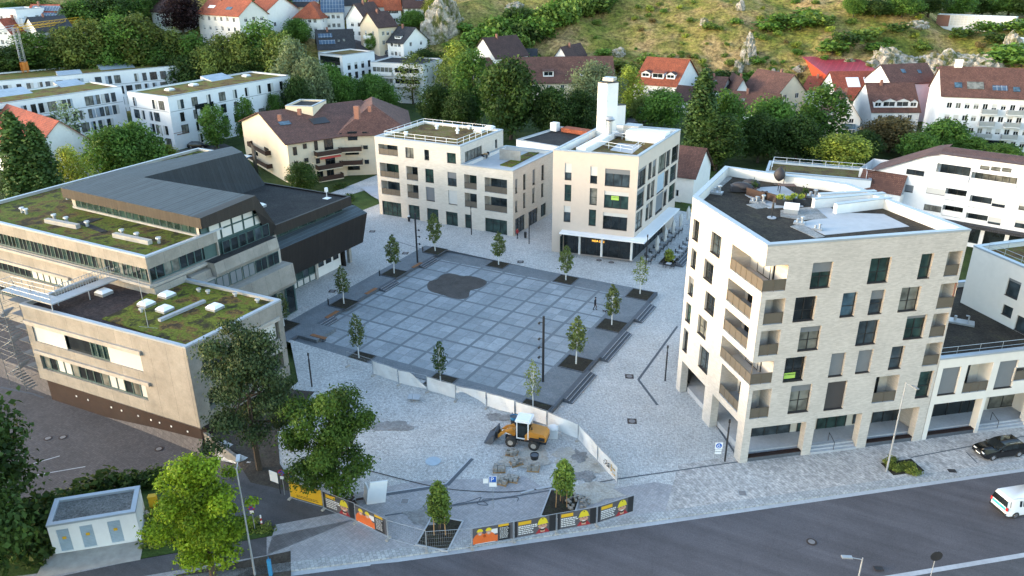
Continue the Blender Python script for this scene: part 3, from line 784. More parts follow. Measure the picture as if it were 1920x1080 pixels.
for a, b in (((165, 218), (207, 375)), ((125, 370), (164, 522)), ((130, 552), (172, 705)), ((90, 685), (128, 835)), ((98, 855), (137, 1030))):
	wR(fL, v3(*a), v3(*b), nv=2)
# corner loggias
corner = []
for tl, br, ftl, fbr in ((v3(280, 298), v3(440, 565), v3(460, 420), v3(575, 555)), (v3(222, 810), v3(380, 1078), v3(395, 962), v3(497, 1075))):
	a = fL.px(tl, (tl[0]+2, br[1]-40)); zb = fF.px(ftl, fbr)
	a[1] = fL.L; zb[0] = 0; a[2], a[3] = zb[2], zb[3]; a[0] = fL.hit(tl[0], tl[1])[0]
	D = 2.0
	fL.add(a, D, skip='rtb', back=None); fF.add(zb, D, skip='ltb', back=None); corner.append((a, zb))
single = []
for tl, br in ((v3(258, 482), v3(378, 720)), (v3(240, 650), v3(358, 890)), (v5(298, 385), v5(388, 680))):
	r = fL.px(tl, br); loggia(bR, fL, r, 1.9, (.15, .9)); single.append(r)
for tl, br in ((v3(468, 608), v3(560, 740)), (v3(442, 785), v3(533, 915)), (v6(395, 38), v6(480, 187))):
	r = fF.px(tl, br); r[1] = max(r[1], r[0]+1.2); loggia(bR, fF, r, 1.9, (.0, .8))
# arcade
zA = 3.45
for a, b in ((v6(388, 250), v6(667, 395)), (v6(750, 195), v6(975, 350)), (v6(1066, 160), v6(1292, 312))):
	r = fF.px(a, b); fF.add([r[0], r[1], -.5, r[3]], .8, skip='b')
for a, b in ((v5(62, 362), v5(180, 690)), (v5(243, 562), v5(366, 950))):
	ua = fL.hit(*a)[0]; ub = fL.hit(*b)[0]
	fL.add([ua, ub, -.5, zA], .8, skip='b')
mb = MB(); fF.wall(mb, 0, 0); fL.wall(mb, 0, 0)
for A, B in ((RR, RB2), (RB2, RBL), (RBL, RL)): Face(A, B, -.5, ZR).wall(mb, 0, 0)
for a, zb in corner:
	Cn = V((RC[0], RC[1], 0)); P1 = fL.p(a[0], 0); P2 = fF.p(zb[1], 0); I = P1-fL.n*2.0; J = P2-fF.n*2.0
	IN = fL.p(fL.L-2.0, 0, 2.0)
	z0, z1 = zb[2], zb[3]; q = lambda p, z: (p.x, p.y, z)
	mb.face([q(Cn, z0), q(P2, z0), q(J, z0), q(IN, z0), q(I, z0), q(P1, z0)], 2)
	mb.face([q(p, z1) for p in (P1, I, IN, J, P2, Cn)], 1)
	mb.face([q(I, z0), q(IN, z0), q(IN, z1), q(I, z1)], 1); mb.face([q(IN, z0), q(J, z0), q(J, z1), q(IN, z1)], 1)
# ground floor core behind the arcade
core = [tuple((fL.p(.4, 0, 3.0))[:2]), tuple(fL.p(fL.L-3.0, 0, 3.0)[:2]), tuple(fF.p(fF.L-.3, 0, 3.0)[:2]), (50, 9.5), (37, 11)]
mb.prism(core, -.5, 3.9, 1)
mb.face([(p[0], p[1], 3.7) for p in (RC, RL, RBL, RB2, RR)], 1)
wallR = mb.build('wall', [M['brick'], M['inner'], M['terrace'], M['sill']], bR)
for a, zb in corner:
	railing(bR, fL, a[0], fL.L+.0, zb[2], 1.05, .05); railing(bR, fF, 0, zb[1], zb[2], 1.05, .05)
	IN = fL.p(fL.L-2.0, 0, 2.0); J = fF.p(zb[1], 0, 2.0); ff = Face(IN, J)
	window(bR, ff, [.1, ff.L*.95, zb[2]+.05, zb[3]-.2], .03, 2, sill=False, name='balcony_door')
	fi = Face(fL.p(a[0], 0, 2.0), IN); window(bR, fi, [fi.L*.35, fi.L*.95, zb[2]+.05, zb[3]-.2], .03, 2, sill=False, name='balcony_door')
P = fF.p(0, 0, .15)-V((0, 0, 0)); mb = MB(); z0, z1 = corner[1][1][2], corner[1][1][3]
mb.cyl(fL.p(fL.L-.12, z0, .12), fL.p(fL.L-.12, z1, .12), .05); mb.build('corner_post', M['bronze'], bR)
mb = MB(); mb.cyl(fF.p(fF.L-.1, rr4[2], .1), fF.p(fF.L-.1, rr4[3], .1), .06); mb.build('corner_post', M['brickP'], bR)
fc = Face(core[1], core[2], -.5, 3.9)
for tl, br in ((v6(388, 245), v6(595, 290)), (v6(645, 215), v6(672, 262)), (v6(757, 195), v6(905, 265)), (v6(960, 175), v6(985, 218)), (v6(1070, 158), v6(1230, 225)), (v6(1252, 135), v6(1302, 182))):
	r = fc.px(tl, br); r[3] = max(r[3], 2.9)
	window(bR, fc, [r[0], r[1], max(r[2], .0), min(r[3], 3.4)], -.02, 3 if r[1]-r[0] > 2.5 else 1, sill=False, name='shop_window')
fs = Face(core[0], core[1], -.5, 3.9); window(bR, fs, [3.0, 7.5, .1, 2.9], -.02, 3, sill=False, name='shop_window')
# plinth with steps and timber benches between the pillars
mb = MB(); pl = [tuple(fL.p(.9, 0, .9)[:2]), tuple(fL.p(fL.L-.9, 0, .9)[:2]), tuple(fF.p(fF.L-.2, 0, .9)[:2]), (50, 9), (37, 10)]
mb.prism(pl, -.5, .12, 0); mb.build('arcade_floor', M['granL'], bR)
for a, b in ((v6(388, 250), v6(667, 395)), (v6(1066, 160), v6(1292, 312))):
	r = fF.px(a, b); mb = MB(); mb.obox(fF.p(r[0]+.02, -.45, .55), fF.e*(r[1]-r[0]-.04), fF.n*.45, V((0, 0, .42)), 1); mb.obox(fF.p(r[0]+.02, -.03, .6), fF.e*(r[1]-r[0]-.04), fF.n*.52, V((0, 0, .07)), 0)
	mb.build('bench', [M['rust'], M['granD']], bR)
r = fF.px(v6(750, 195), v6(975, 350)); mb = MB()
for i in range(3): mb.obox(fF.p(r[0]+.02, -.45, .85-.3*i), fF.e*(r[1]-r[0]-.04), fF.n*.3, V((0, 0, .57-.17*i)))
mb.build('entrance_steps', M['granL'], bR)
mb = MB(); c = fF.p((r[0]+r[1])/2, -.4, 0); mb.tube([c, c+V((0, 0, 1.0)), c-fF.n*1.0+V((0, 0, 1.45)), c-fF.n*1.0+V((0, 0, .5))], .03); mb.build('handrail', M['dark'], bR)
# banner in the window, roof
mb = MB(); b = [rsign[0]+.2, rsign[0]+1.3, rsign[2]+.22, rsign[2]+.80]
mb.obox(fF.p(b[0], b[2], .25), fF.e*(b[1]-b[0]), fF.n*.012, V((0, 0, b[3]-b[2]))); bn = mb.build('banner', M['green'], bR)
text(bn, 'ZU VERKAUFEN', fF.p(b[0]+.06, b[2]+.36, .232), fF.e, (0, 0, 1), .145, M['dark'])
text(bn, '0 73 21 / 98 90', fF.p(b[0]+.15, b[2]+.12, .232), fF.e, (0, 0, 1), .12, M['dark']) if False else None
polyR = [RC, RR, RB2, RBL, RL]
rfR = parapet_roof(bR, polyR, ZR, .9, 'darkroof', 'whiteL', .5)
zr = ZR-.9
def roofpoly(root, name, pxs, z, m, off=.0, h=.03):
	P = [gp(*p, z+off) for p in pxs]
	poly = [(p.x, p.y) for p in P]
	ar = sum(poly[i-1][0]*poly[i][1]-poly[i][0]*poly[i-1][1] for i in range(len(poly)))
	if ar < 0: poly = poly[::-1]
	mb = MB(); mb.prism(poly, z, z+off+h); return mb.build(name, M[m], root)
v7 = VW(1330, 310, 7.2); v8 = VW(1280, 360, 3)
roofpoly(bR, 'terrace_slabs', [v8(655, 175), v8(740, 155), v8(800, 150), v8(755, 95), v8(830, 88), v8(870, 115), v8(1130, 125), v8(1275, 195), v8(800, 243)], zr, 'terrace')
roofpoly(bR, 'gravel_strip', [v7(1110, 590), v7(1420, 560), v7(1600, 715), v7(1240, 740), v7(960, 690), v7(960, 610)], zr, 'gravel', .02)
roofpoly(bR, 'terrace_slabs', [v7(480, 400), v7(660, 300), v7(1000, 280), v7(1240, 430), v7(1270, 560), v7(800, 580)], zr, 'terrace', .02)
roofpoly(bR, 'gravel_strip', [v7(230, 135), v7(310, 170), v7(60, 380), v7(-30, 350)], zr, 'gravel', .01)
roofpoly(bR, 'gravel_strip', [v7(500, 530), v7(700, 500), v7(830, 560), v7(640, 590)], zr, 'gravel', .03)
roofpoly(bR, 'gravel_strip', [v7(1090, 825), v7(1240, 790), v7(1560, 965), v7(1440, 985)], zr, 'gravel', .03)
# raised white beams of the penthouse well
for tl, tr, z in (((1345, 372), (1650, 369), .9), ((1570, 394), (1680, 377), .9), ((1528, 375), (1690, 368), .75)):
	pass
def beam(pa, pb, w, z1, name='roof_wall'):
	A, B = gp(*pa, ZR), gp(*pb, ZR); d = (B-A).normalized(); n_ = V((-d.y, d.x, 0))*w
	mb = MB(); mb.obox(V((A.x, A.y, zr)), V((B.x-A.x, B.y-A.y, 0)), n_, V((0, 0, z1)), 0); mb.obox(V((A.x, A.y, zr+z1))-n_*.1-d*.05, V((B.x-A.x, B.y-A.y, 0))+d*.1, n_*1.2, V((0, 0, .07)), 1)
	mb.build(name, [M['whiteS'], M['edge']], bR)
beam(v8(870, 75), v8(1175, 38), .45, .95); beam(v8(745, 45), v8(1140, 12), .45, .95); beam(v8(775, 18), v8(1090, 0), .45, .95)
rm = MB(); A = gp(*v7(1490, 395), zr)
for p, s in ((v7(690, 500), 1.0), (v7(610, 500), .8), (v7(1390, 430), 1.0), (v7(100, 380), 1.1), (v7(1215, 790), .9), (v7(1455, 870), .8), (v8(905, 105), .9)):
	P = gp(*p, zr); mb = MB(); mb.box((P.x, P.y, zr+.1), (1.1*s, .8*s, .2)); mb.cyl((P.x-.2*s, P.y, zr+.2), (P.x-.2*s, P.y, zr+.55*s), .14*s); mb.cyl((P.x+.25*s, P.y, zr+.2), (P.x+.25*s, P.y, zr+.7*s), .12*s); mb.cyl((P.x+.25*s, P.y, zr+.7*s), (P.x+.25*s, P.y, zr+.8*s), .22*s)
	mb.build('roof_vent', M['metal'], bR)
# white wing to the right of it
fW0 = Face(RR, kp(40, -8.2))
A = V((60.25, .3, 0)); Wd = (gp(1920, 797, -.45)-gp(1738, 821, -.45)); Wd.z = 0; Wd.normalize()
B = A+Wd*24; zW = 8.55
bW = thing('apartment_building', 'low white apartment wing with roof terrace and street arcade beside the tall brick building', 'building', (66, 8, -.4))
fw = Face(A, B, -.5, zW); Wn = fw.n
vw = VW(1480, 600, 4.1545)
for tl, br, kind in ((vw(1200, 378), vw(1290, 575), 's'), (vw(1395, 352), vw(1535, 550), 'l'), (vw(1645, 325), vw(1730, 525), 's'), ((1905, 690), (1925, 712), 'l')):
	r = fw.px(tl, br)
	if kind == 's': fw.add(r, .25); window(bW, fw, r, .25, 2, blind=.97, bm='blind')
	else: loggia(bW, fw, r, 1.5, (.0, .6), back=1)
for tl, br in ((v6(1415, 115), v6(1640, 268)), (v6(1710, 75), v6(1925, 225))):
	r = fw.px(tl, br); fw.add([r[0], r[1], -.5, r[3]], .8, skip='b')
mb = MB(); fw.wall(mb, 0, 0)
D = -Wn*16
c2 = [A, B, B+D, A+D]
for i in range(1, 4): Face(c2[i], c2[(i+1) % 4], -.5, zW).wall(mb, 0, 0)
fb = Face(fw.p(.2, 0, 2.8), fw.p(23.5, 0, 2.8), -.5, 3.8)
mb.prism([fw.p(.2, 0, 2.8)[:2], fw.p(23.8, 0, 2.8)[:2], fw.p(23.8, 0, 9)[:2], fw.p(.2, 0, 9)[:2]], -.5, 3.9, 1)
mb.face([V((p.x, p.y, 3.6)) for p in (A, B, B+D, A+D)][::-1], 1)
mb.build('wall', [M['whiteL'], M['inner'], M['terrace']], bW)
for tl, br in ((v6(1415, 112), v6(1550, 180)), (v6(1570, 95), v6(1645, 160)), (v6(1730, 65), v6(1860, 120)), (v6(1875, 50), v6(1925, 120))):
	r = fb.px(tl, br); window(bW, fb, [r[0], r[1], max(0, r[2]), 3.3], -.02, 2, sill=False, name='shop_window')
mb = MB(); mb.obox(fw.p(.2, -.5, 2.8), fw.e*23, fw.n*2.0, V((0, 0, .62))); mb.build('arcade_floor', M['granL'], bW)
r = fw.px(v6(1415, 115), v6(1640, 268)); mb = MB(); mb.obox(fw.p(r[0]+.02, -.45, .55), fw.e*(r[1]-r[0]-.04), fw.n*.45, V((0, 0, .42)), 1); mb.obox(fw.p(r[0]+.02, -.03, .6), fw.e*(r[1]-r[0]-.04), fw.n*.52, V((0, 0, .07)), 0); mb.build('bench', [M['rust'], M['granD']], bW)
r = fw.px(v6(1710, 75), v6(1925, 225)); mb = MB()
for i in range(3): mb.obox(fw.p(r[0]+.02, -.45, .85-.3*i), fw.e*(r[1]-r[0]+.5), fw.n*.3, V((0, 0, .57-.17*i)))
mb.build('entrance_steps', M['granL'], bW)
mb = MB(); c = fw.p(r[0]+2.2, -.4, 0); mb.tube([c, c+V((0, 0, 1.0)), c-fw.n*1.0+V((0, 0, 1.45)), c-fw.n*1.0+V((0, 0, .5))], .03); mb.build('handrail', M['dark'], bW)
parapet_roof(bW, [tuple(p[:2]) for p in c2], zW, .55, 'darkroof', 'whiteL', .5)
rails(bW, [fw.p(.2, zW-.5, 1.1), fw.p(20, zW-.5, 1.1)], 1.0, .025, step=2.2)
P = gp(1800, 605, zW-.5); mb = MB(); mb.box((P.x, P.y, zW-.4), (2.6, 1.2, .2)); mb.tube([(P.x+.7, P.y, zW-.3), (P.x+.7, P.y, zW+.4), (P.x+.4, P.y, zW+.4)], .08); mb.cyl((P.x-.5, P.y, zW-.3), (P.x-.5, P.y, zW+.2), .14); mb.build('roof_vent', M['metal'], bW)
# upper storeys of the wing at the right edge of the picture
zU = 14.6
P0 = gp(1826, 461, zU); P1 = gp(1925, 503, zU); e = (P1-P0); e.z = 0; L = e.length; e.normalize(); nU = V((e.y, -e.x, 0))
bU = thing('apartment_building', 'white upper block with blue-grey roof edge behind the low white apartment wing', 'building', (P0.x+6, P0.y+4, -.4))
Q1 = P0+e*11; fu = Face(P0, Q1, 0, zU)
for tl, br in ((v3(1835, 480), v3(1880, 610)), (v3(1805, 628), v3(1845, 712)), ((1908, 590), (1925, 630))):
	r = fu.px(tl, br); fu.add(r, .2); window(bU, fu, r, .2, 1)
mb = MB(); fu.wall(mb); pu = [P0, Q1, Q1-nU*12, P0-nU*12]
for i in range(1, 4): Face(pu[i], pu[(i+1) % 4], 0, zU).wall(mb)
mb.build('wall', [M['whiteL']], bU)
parapet_roof(bU, [tuple(p[:2]) for p in pu], zU, .5, 'sedumB', 'whiteL', .5)
rails(bU, [fu.p(.8, zU-.4, 1.2), fu.p(9, zU-.4, 1.2)], .9, .025); rails(bU, [fu.p(.8, zU-.4, 1.2), fu.p(.8, zU-.4, 9)], .9, .025)
# ------------------------------------------------------------------ beige restaurant building (middle right)
zM = 16.2
mFL, mFR, mBR, mBL = (6.3, 29.8), (19.05, 31.7), (19.05, 52), (6.2, 50.8)
bM = thing('restaurant_building', 'beige four-storey building with a white canopy over a glazed restaurant', 'building', (12.6, 41, 0))
vm = VW(1000, 140, 3)
fm = Face(mFL, mFR, 0, zM); fr = Face(mFR, mBR, -.4, zM)
for a, b, bl in (((178, 497), (214, 595), .55), ((176, 617), (212, 713), 0), ((172, 736), (208, 830), 0), ((322, 515), (358, 614), .55), ((318, 637), (356, 735), 0), ((313, 757), (350, 852), 0)):
	r = fm.px(vm(*a), vm(*b)); fm.add(r, .2); window(bM, fm, r, .2, 1, blind=bl, bm='blindW', gm='glass', hz=(.45,) if not bl else ())
for i, (a, b, bl) in enumerate((((405, 527), (540, 637), .28), ((400, 652), (532, 760), .24), ((393, 772), (525, 880), .22))):
	r = fm.px(vm(*a), vm(*b)); fm.add(r, .2); window(bM, fm, r, .2, 3, blind=bl, bm='blind' if i == 0 else 'blindW', gm='glass')
	if i == 1:
		mb = MB(); mb.obox(fm.p(r[0]+1.05, r[3]-1.35, .12), fm.e*1.15, fm.n*.012, V((0, 0, .62))); bn = mb.build('banner', M['green'], bM)
		text(bn, 'ZU VERKAUFEN', fm.p(r[0]+1.1, r[3]-1.0, .1), fm.e, (0, 0, 1), .15, M['dark'])
R3 = [[((592, 525), (630, 625)), ((650, 495), (663, 585)), ((674, 480), (687, 570)), ((708, 448), (743, 540)), ((752, 427), (766, 512)), ((782, 402), (812, 485))],
      [((585, 645), (620, 745)), ((642, 615), (655, 700)), ((665, 597), (678, 685)), ((700, 560), (733, 655)), ((742, 540), (756, 622)), ((772, 512), (800, 592))],
      [((578, 770), (610, 865)), ((635, 730), (646, 815)), ((655, 712), (668, 800)), ((692, 672), (725, 768)), ((735, 650), (747, 733)), ((765, 620), (792, 700))]]
for j, row in enumerate(R3):
	for i, (a, b) in enumerate(row):
		wpx = b[0]-a[0]; r = fr.px(vm(a[0], a[1]+.36*wpx), vm(b[0], b[1]-.36*wpx)); fr.add(r, .2); window(bM, fr, r, .2, 2 if r[1]-r[0] > 1.3 else 1, blind=.97 if (j, i) == (1, 3) else (.9 if (j, i) == (2, 3) else 0), bm='pblue' if (j, i) == (1, 3) else 'blind', hz=(.4,) if i in (0, 5) else ())  # the pale blue blind paints a bright reflection into one window
r = fm.px(vm(168, 880), vm(548, 1040)); fm.add([r[0], fm.L, .0, 3.55], .5, back=None, skip='r'); u0 = r[0]
fr.add([0, 15.5, -.4, 3.4], .5, skip='l')
mb = MB(); fm.wall(mb); fr.wall(mb)
for A, B in ((mBR, mBL), (mBL, mFL)): Face(A, B, 0, zM).wall(mb)
mb.build('wall', [M['rendM']], bM)
parapet_roof(bM, [mFL, mFR, mBR, mBL], zM, 1.1, 'sedumB', 'whiteS', .45, edge='edge')
o = window(bM, fm, [u0, fm.L-.5, .02, 3.55], .5, 6, (.78,), sill=False, name='shop_window', w=.09)
o = window(bM, fr, [.5, 15.5, -.3, 3.4], .5, 8, (.78,), sill=False, name='shop_window', w=.09)
for u in (2.6, 6.1):
	mb = MB(); mb.box(tuple(fm.p(u0+u, 1.78, .3)), (.28, .28, 3.56)); mb.build('column', M['whiteS'], bM)
mb = MB(); mb.box(tuple(fm.p(fm.L-.35, 1.78, .3)), (.28, .28, 3.56)); mb.build('column', M['whiteS'], bM)
mb = MB(); a = fm.p(u0-.2, 3.6); b = fm.p(fm.L, 3.6); c = fr.p(17.0, 3.6)
k = 1.5
e1 = fm.n*k; e2 = fr.n*k*1.25
mb.face([a+e1, b+e1+e2, b, a]); mb.face([b, b+e1+e2, c+e2, c])
T = V((0, 0, .22))
mb.face([a+T, b+T, b+e1+e2+T, a+e1+T][::-1]); mb.face([b+T, c+T, c+e2+T, b+e1+e2+T][::-1])
mb.face([a+e1, b+e1+e2, b+e1+e2+T, a+e1+T]); mb.face([b+e1+e2, c+e2, c+e2+T, b+e1+e2+T]); mb.face([a, a+e1, a+e1+T, a+T]); mb.face([c+e2, c, c+T, c+e2+T])
for f_ in range(2): pass
mb.build('canopy', M['whitep'], bM)
sg = MB(); sg.obox(fm.p(u0+4.4, 2.2, .38), fm.e*2.3, fm.n*.03, V((0, 0, .5))); sgn = sg.build('sign_board', M['dark'], bM)
text(sgn, 'HOA SEN', fm.p(u0+4.52, 2.29, .34), fm.e, (0, 0, 1), .46, emis('lit_orange_letters', (.85, .42, .05), .55))
mb = MB(); d0 = fm.p(u0-.05, .02, -.02); mb.obox(d0, fm.n*1.5, fm.e*.06, V((0, 0, .08))); mb.obox(d0+V((0, 0, 3.1)), fm.n*1.5, fm.e*.06, V((0, 0, .08))); mb.obox(d0+fm.n*1.44, fm.n*.07, fm.e*.06, V((0, 0, 3.1))); mb.obox(d0+fm.e*.02+V((0, 0, .08)), fm.n*1.44, fm.e*.02, V((0, 0, 3.0)), 1)
mb.build('door', [M['frame'], M['glassG']], bM)
zr = zM-1.1
roofpoly(bM, 'terrace_slabs', [vm(432, 425), vm(555, 445), vm(612, 398), vm(480, 385)], zr, 'terrace')
def rbox(root, name, pxa, z, sz, m, rz=0):
	P = gp(*pxa, z); return roofbox(root, name, (P.x, P.y, z), sz, m, rz)
P = gp(*vm(640, 355), zr); roofbox(bM, 'air_handling_unit', (15.3, 46.5, zr), (6.5, 3.0, 1.6), 'whiteS')
roofbox(bM, 'air_handling_unit', (9.2, 40.5, zr), (1.6, 14, .9), 'whiteS'); roofbox(bM, 'air_handling_unit', (12.0, 48.6, zr), (2.6, 2.2, 1.9), 'metal')
P = gp(*vm(425, 365), zr); mb = MB(); mb.cyl((P.x, P.y, zr), (P.x, P.y, zr+3.0), .42, .42, 12); mb.cyl((P.x, P.y, zr+3.0), (P.x, P.y, zr+3.2), .42, .85, 12); mb.cyl((P.x, P.y, zr+3.35), (P.x, P.y, zr+3.7), .85, .5, 12); mb.build('exhaust_stack', M['metal'], bM)
mb = MB(); mb.tube([(P.x+.5, P.y+1, zr+.5), (P.x+1.5, P.y+3, zr+.5), (15, 46, zr+.8)], .35, 8); mb.build('duct', M['metal'], bM)
rp = [gp(*p, zr) for p in (vm(360, 405), vm(555, 440), vm(622, 395), vm(440, 350), vm(360, 405))]
rails(bM, rp, 1.0, .035, m='whitep')
# ------------------------------------------------------------------ pale apartment block with shops (middle left)
lFL, lFR, lBR, lBL = (-28.5, 31.9), (-2.0, 32.6), (-1.75, 47.6), (-28.2, 47.2)
zL, zH = 11.3, 14.3
bL = thing('apartment_building', 'pale stone apartment block with bronze loggias and shopfronts on the far side of the square', 'building', (-15, 40, 0))
vl = VW(700, 190, 4.153)
fl = Face(lFL, lFR, 0, zL); xs = gp(*vl(690, 345), zH).x; us = (V((xs, 0, 0))-V((lFL[0], 0, 0))).x/fl.e.x
fh = Face(lFL, fl.p(us, 0)[:2], zL, zH)
def wl(f, a, b, **k):
	r = f.px(vl(*a), vl(*b)); f.add(r, .22); window(bL, f, r, .22, **k)
def clampz(r, f):
	r[2] = max(r[2], f.z0+.01); r[3] = min(r[3], f.z1-.3); return r
for a, b, k in (((247, 357), (317, 472), dict(nv=2)), ((395, 375), (437, 490), dict(nv=1, hz=(.4,))), ((572, 398), (645, 520), dict(nv=2, hz=(.4,), gm='glassG'))):
	r = clampz(fh.px(vl(*a), vl(*b)), fh); fh.add(r, .22); window(bL, fh, r, .22, **k)
loggia(bL, fh, clampz(fh.px(vl(38, 330), vl(195, 460)), fh), 1.6, (.2, .95))
wl(fl, (402, 523), (472, 638), nv=2, gm='glassG', hz=(.4,)); wl(fl, (576, 548), (650, 665), nv=2, blind=.45); wl(fl, (408, 665), (480, 782), blind=.97); wl(fl, (582, 690), (655, 810), blind=.97, bm='blindW')
for a, b in (((48, 475), (203, 605)), ((255, 503), (350, 622)), ((706, 567), (806, 692)), ((866, 590), (1042, 728)), ((60, 613), (212, 742)), ((262, 643), (355, 762)), ((710, 710), (808, 835)), ((866, 735), (1042, 875))):
	loggia(bL, fl, fl.px(vl(*a), vl(*b)), 1.6, (.1, .9))
for a, b, n_ in (((67, 772), (222, 918), 4), ((273, 803), (365, 942), 2), ((416, 830), (510, 955), 2), ((564, 855), (660, 998), 2), ((713, 878), (765, 1008), 1), ((870, 905), (1042, 1060), 3)):
	r = fl.px(vl(*a), vl(*b)); r[2] = max(r[2], .2); fl.add(r, .22); window(bL, fl, r, .22, n_, (.72,) if n_ < 4 else (.3, .78), gm='glassG', sill=False, name='shop_window')
flr = Face(lFR, lBR, 0, zL)
for a, b, bl in (((1105, 605), (1122, 718), .6), ((1167, 567), (1187, 688), 0), ((1240, 530), (1260, 650), .9), ((1310, 495), (1330, 612), 0), ((1105, 775), (1122, 865), .5), ((1167, 712), (1185, 830), 0), ((1237, 675), (1256, 790), 0), ((1308, 638), (1325, 745), 0)):
	r = flr.px(vl(a[0], a[1]+5), vl(b[0], b[1]-6)); flr.add(r, .22); window(bL, flr, r, .22, 1, blind=bl, hz=(.4,))
for a, b in (((1105, 905), (1180, 1045)), ((1210, 850), (1280, 975)), ((1305, 795), (1345, 920))):
	r = flr.px(vl(a[0], a[1]+14), vl(b[0], b[1]-38)); r[2] = max(.15, r[2]); flr.add(r, .22); window(bL, flr, r, .22, 3, (.75,), sill=False, name='shop_window')
hB = (fl.p(us, 0).x+.2, 46.6)
fhr = Face(fl.p(us, 0)[:2], hB, zL-.5, zH)
r = fhr.px(vl(712, 400), vl(848, 475)); r[2] = zL-.45; r[3] = zL+1.75; r[0] = max(r[0], .6); fhr.add(r, .2); window(bL, fhr, r, .2, 5, sill=False, name='terrace_door')
r = fhr.px(vl(948, 300), vl(966, 358)); fhr.add(r, .2); window(bL, fhr, r, .2, 1)
mb = MB(); fl.wall(mb); fh.wall(mb); flr.wall(mb); fhr.wall(mb, 0)
for A, B, z in ((lBR, lBL, zL), (lBL, lFL, zL)): Face(A, B, 0, z).wall(mb)
Face(hB, (lBL[0], 46.6), zL-.5, zH).wall(mb); Face((lBL[0], 46.6), lFL, zL-.5, zH).wall(mb)
mb.build('wall', [M['brickL'], M['inner'], M['terrace']], bL)
mb = MB()
for z in (4.05, 7.4, 10.4): mb.obox(fl.p(0, z, 0), fl.e*fl.L, fl.n*.025, V((0, 0, .22)))
parapet_roof(bL, [lFL, fl.p(us, 0)[:2], hB, (lBL[0], 46.6)], zH, .35, 'sedumB', 'whiteL', .5)
parapet_roof(bL, [(fl.p(us+.05, 0).x, fl.p(us, 0).y), lFR, lBR, (hB[0]+.1, 47.4)], zL, .55, 'terrace', 'whiteL', .45)
roofpoly(bL, 'planting_strip', [vl(985, 497), vl(1075, 512), vl(1290, 402), vl(1210, 398)], zL-.55, 'sedum', .05, .1)
i0 = [(lFL[0]+1.2, 33.2, zH-.3), (fl.p(us, 0).x-1.2, 33.4, zH-.3), (fl.p(us, 0).x-1.2, 45.4, zH-.3), (lFL[0]+1.2, 45.2, zH-.3), (lFL[0]+1.2, 33.2, zH-.3)]
rails(bL, i0, 1.1, .04, m='whitep')
for p in ((495, 215), (655, 215), (745, 215), (655, 250), (255, 265)):
	P = gp(*vl(*p), zH-.35); vent(bL, (P.x, P.y, zH-.35), .25, .5, 'whitep')
for p in ((905, 215), (825, 240)):
	P = gp(*vl(*p), zH-.35); skylight(bL, (P.x, P.y, zH-.35), 1.6)
mb = MB(); P = gp(*vl(950, 420), zL); mb.box((-6.6, 40.2, zL+.35), (4.0, .12, 1.8)); mb.build('terrace_screen', M['concp'], bL)
# ------------------------------------------------------------------ concrete civic building with green roofs and dark copper hall (left)
bC = thing('civic_building', 'concrete and dark copper civic building with mossy flat roofs left of the square', 'building', (-18, -15, .4))
zl = 10.0
cA, cB, cC, cD = (-25.4, -33.6), (-2.05, -32.5), (-1.8, -20.2), (-16.2, -21.2)
fa = Face(cA, cB, 1.15, zl); fc = Face(cB, cC, 1.0, zl)
va = VW(0, 360, 3); vb = VW(0, 480, 5.4)
# window bands of the front: two storeys
def band(f, r, d, n, cols, fmn='frameG', name='window', sillm=True):
	"""continuous band of n lights; cols maps index -> pane material"""
	f.add(r, d)
	mb = MB(); bars(f, mb, r, d, .12, .08, n); o = mb.build(name, [M[fmn]], bC)
	for i in range(n):
		a = r[0]+(r[1]-r[0])*i/n; b = r[0]+(r[1]-r[0])*(i+1)/n; mb = MB()
		mb.face([f.p(a+.05, r[2]+.05, d-.02), f.p(b-.05, r[2]+.05, d-.02), f.p(b-.05, r[3]-.05, d-.02), f.p(a+.05, r[3]-.05, d-.02)])
		mb.build('pane', M[cols(i)], o)
	return o
r1 = fa.px(va(120, 705), va(800, 970)); rr = [1.0, fa.hit(*va(800, 975))[0], 5.85, 7.75]
fa.add(rr, .35)
segs = [(1.0, .30, 'blindW'), (.30, .48, 'hole'), (.48, .66, 'frameG'), (.66, 1.0, 'blindW')]
u0, u1 = rr[0], rr[1]
for a, b, k in ((0, .30, 'blindW'), (.30, .53, 'hole'), (.53, .70, 'w'), (.70, 1, 'blindW')):
	s0, s1 = u0+(u1-u0)*a, u0+(u1-u0)*b
	if k == 'blindW':
		mb = MB(); mb.obox(fa.p(s0, rr[2], .2), fa.e*(s1-s0), fa.n*.06, V((0, 0, rr[3]-rr[2]))); mb.build('blind', uvM('blind_sheets', (.50, .49, .46), 2.2) if False else M['blindW'], bC)
	elif k == 'hole':
		mb = MB(); q = lambda u, z, d: fa.p(u, z, d)
		mb.face([q(s0, rr[2], .34), q(s1, rr[2], .34), q(s1, rr[3], .34), q(s0, rr[3], .34)]); mb.build('window', M['glass'], bC)
	else:
		mb = MB(); bars(fa, mb, [s0, s1, rr[2], rr[3]], .3, .16, .1, 3); o = mb.build('window', M['frameG'], bC)
		mb = MB(); mb.face([fa.p(s0, rr[2], .31), fa.p(s1, rr[2], .31), fa.p(s1, rr[3], .31), fa.p(s0, rr[3], .31)]); mb.build('pane', M['glassG'], o)
r2 = [1.0, u1-.2, 2.55, 4.35]
pat = ['glassC', 'glass', 'blindW', 'blindW', 'glassC', 'glass', 'glass', 'glass', 'glassC', 'blindW', 'blindW', 'glass', 'glassC', 'blindW']
band(fa, r2, .3, 14, lambda i: pat[i % 14])
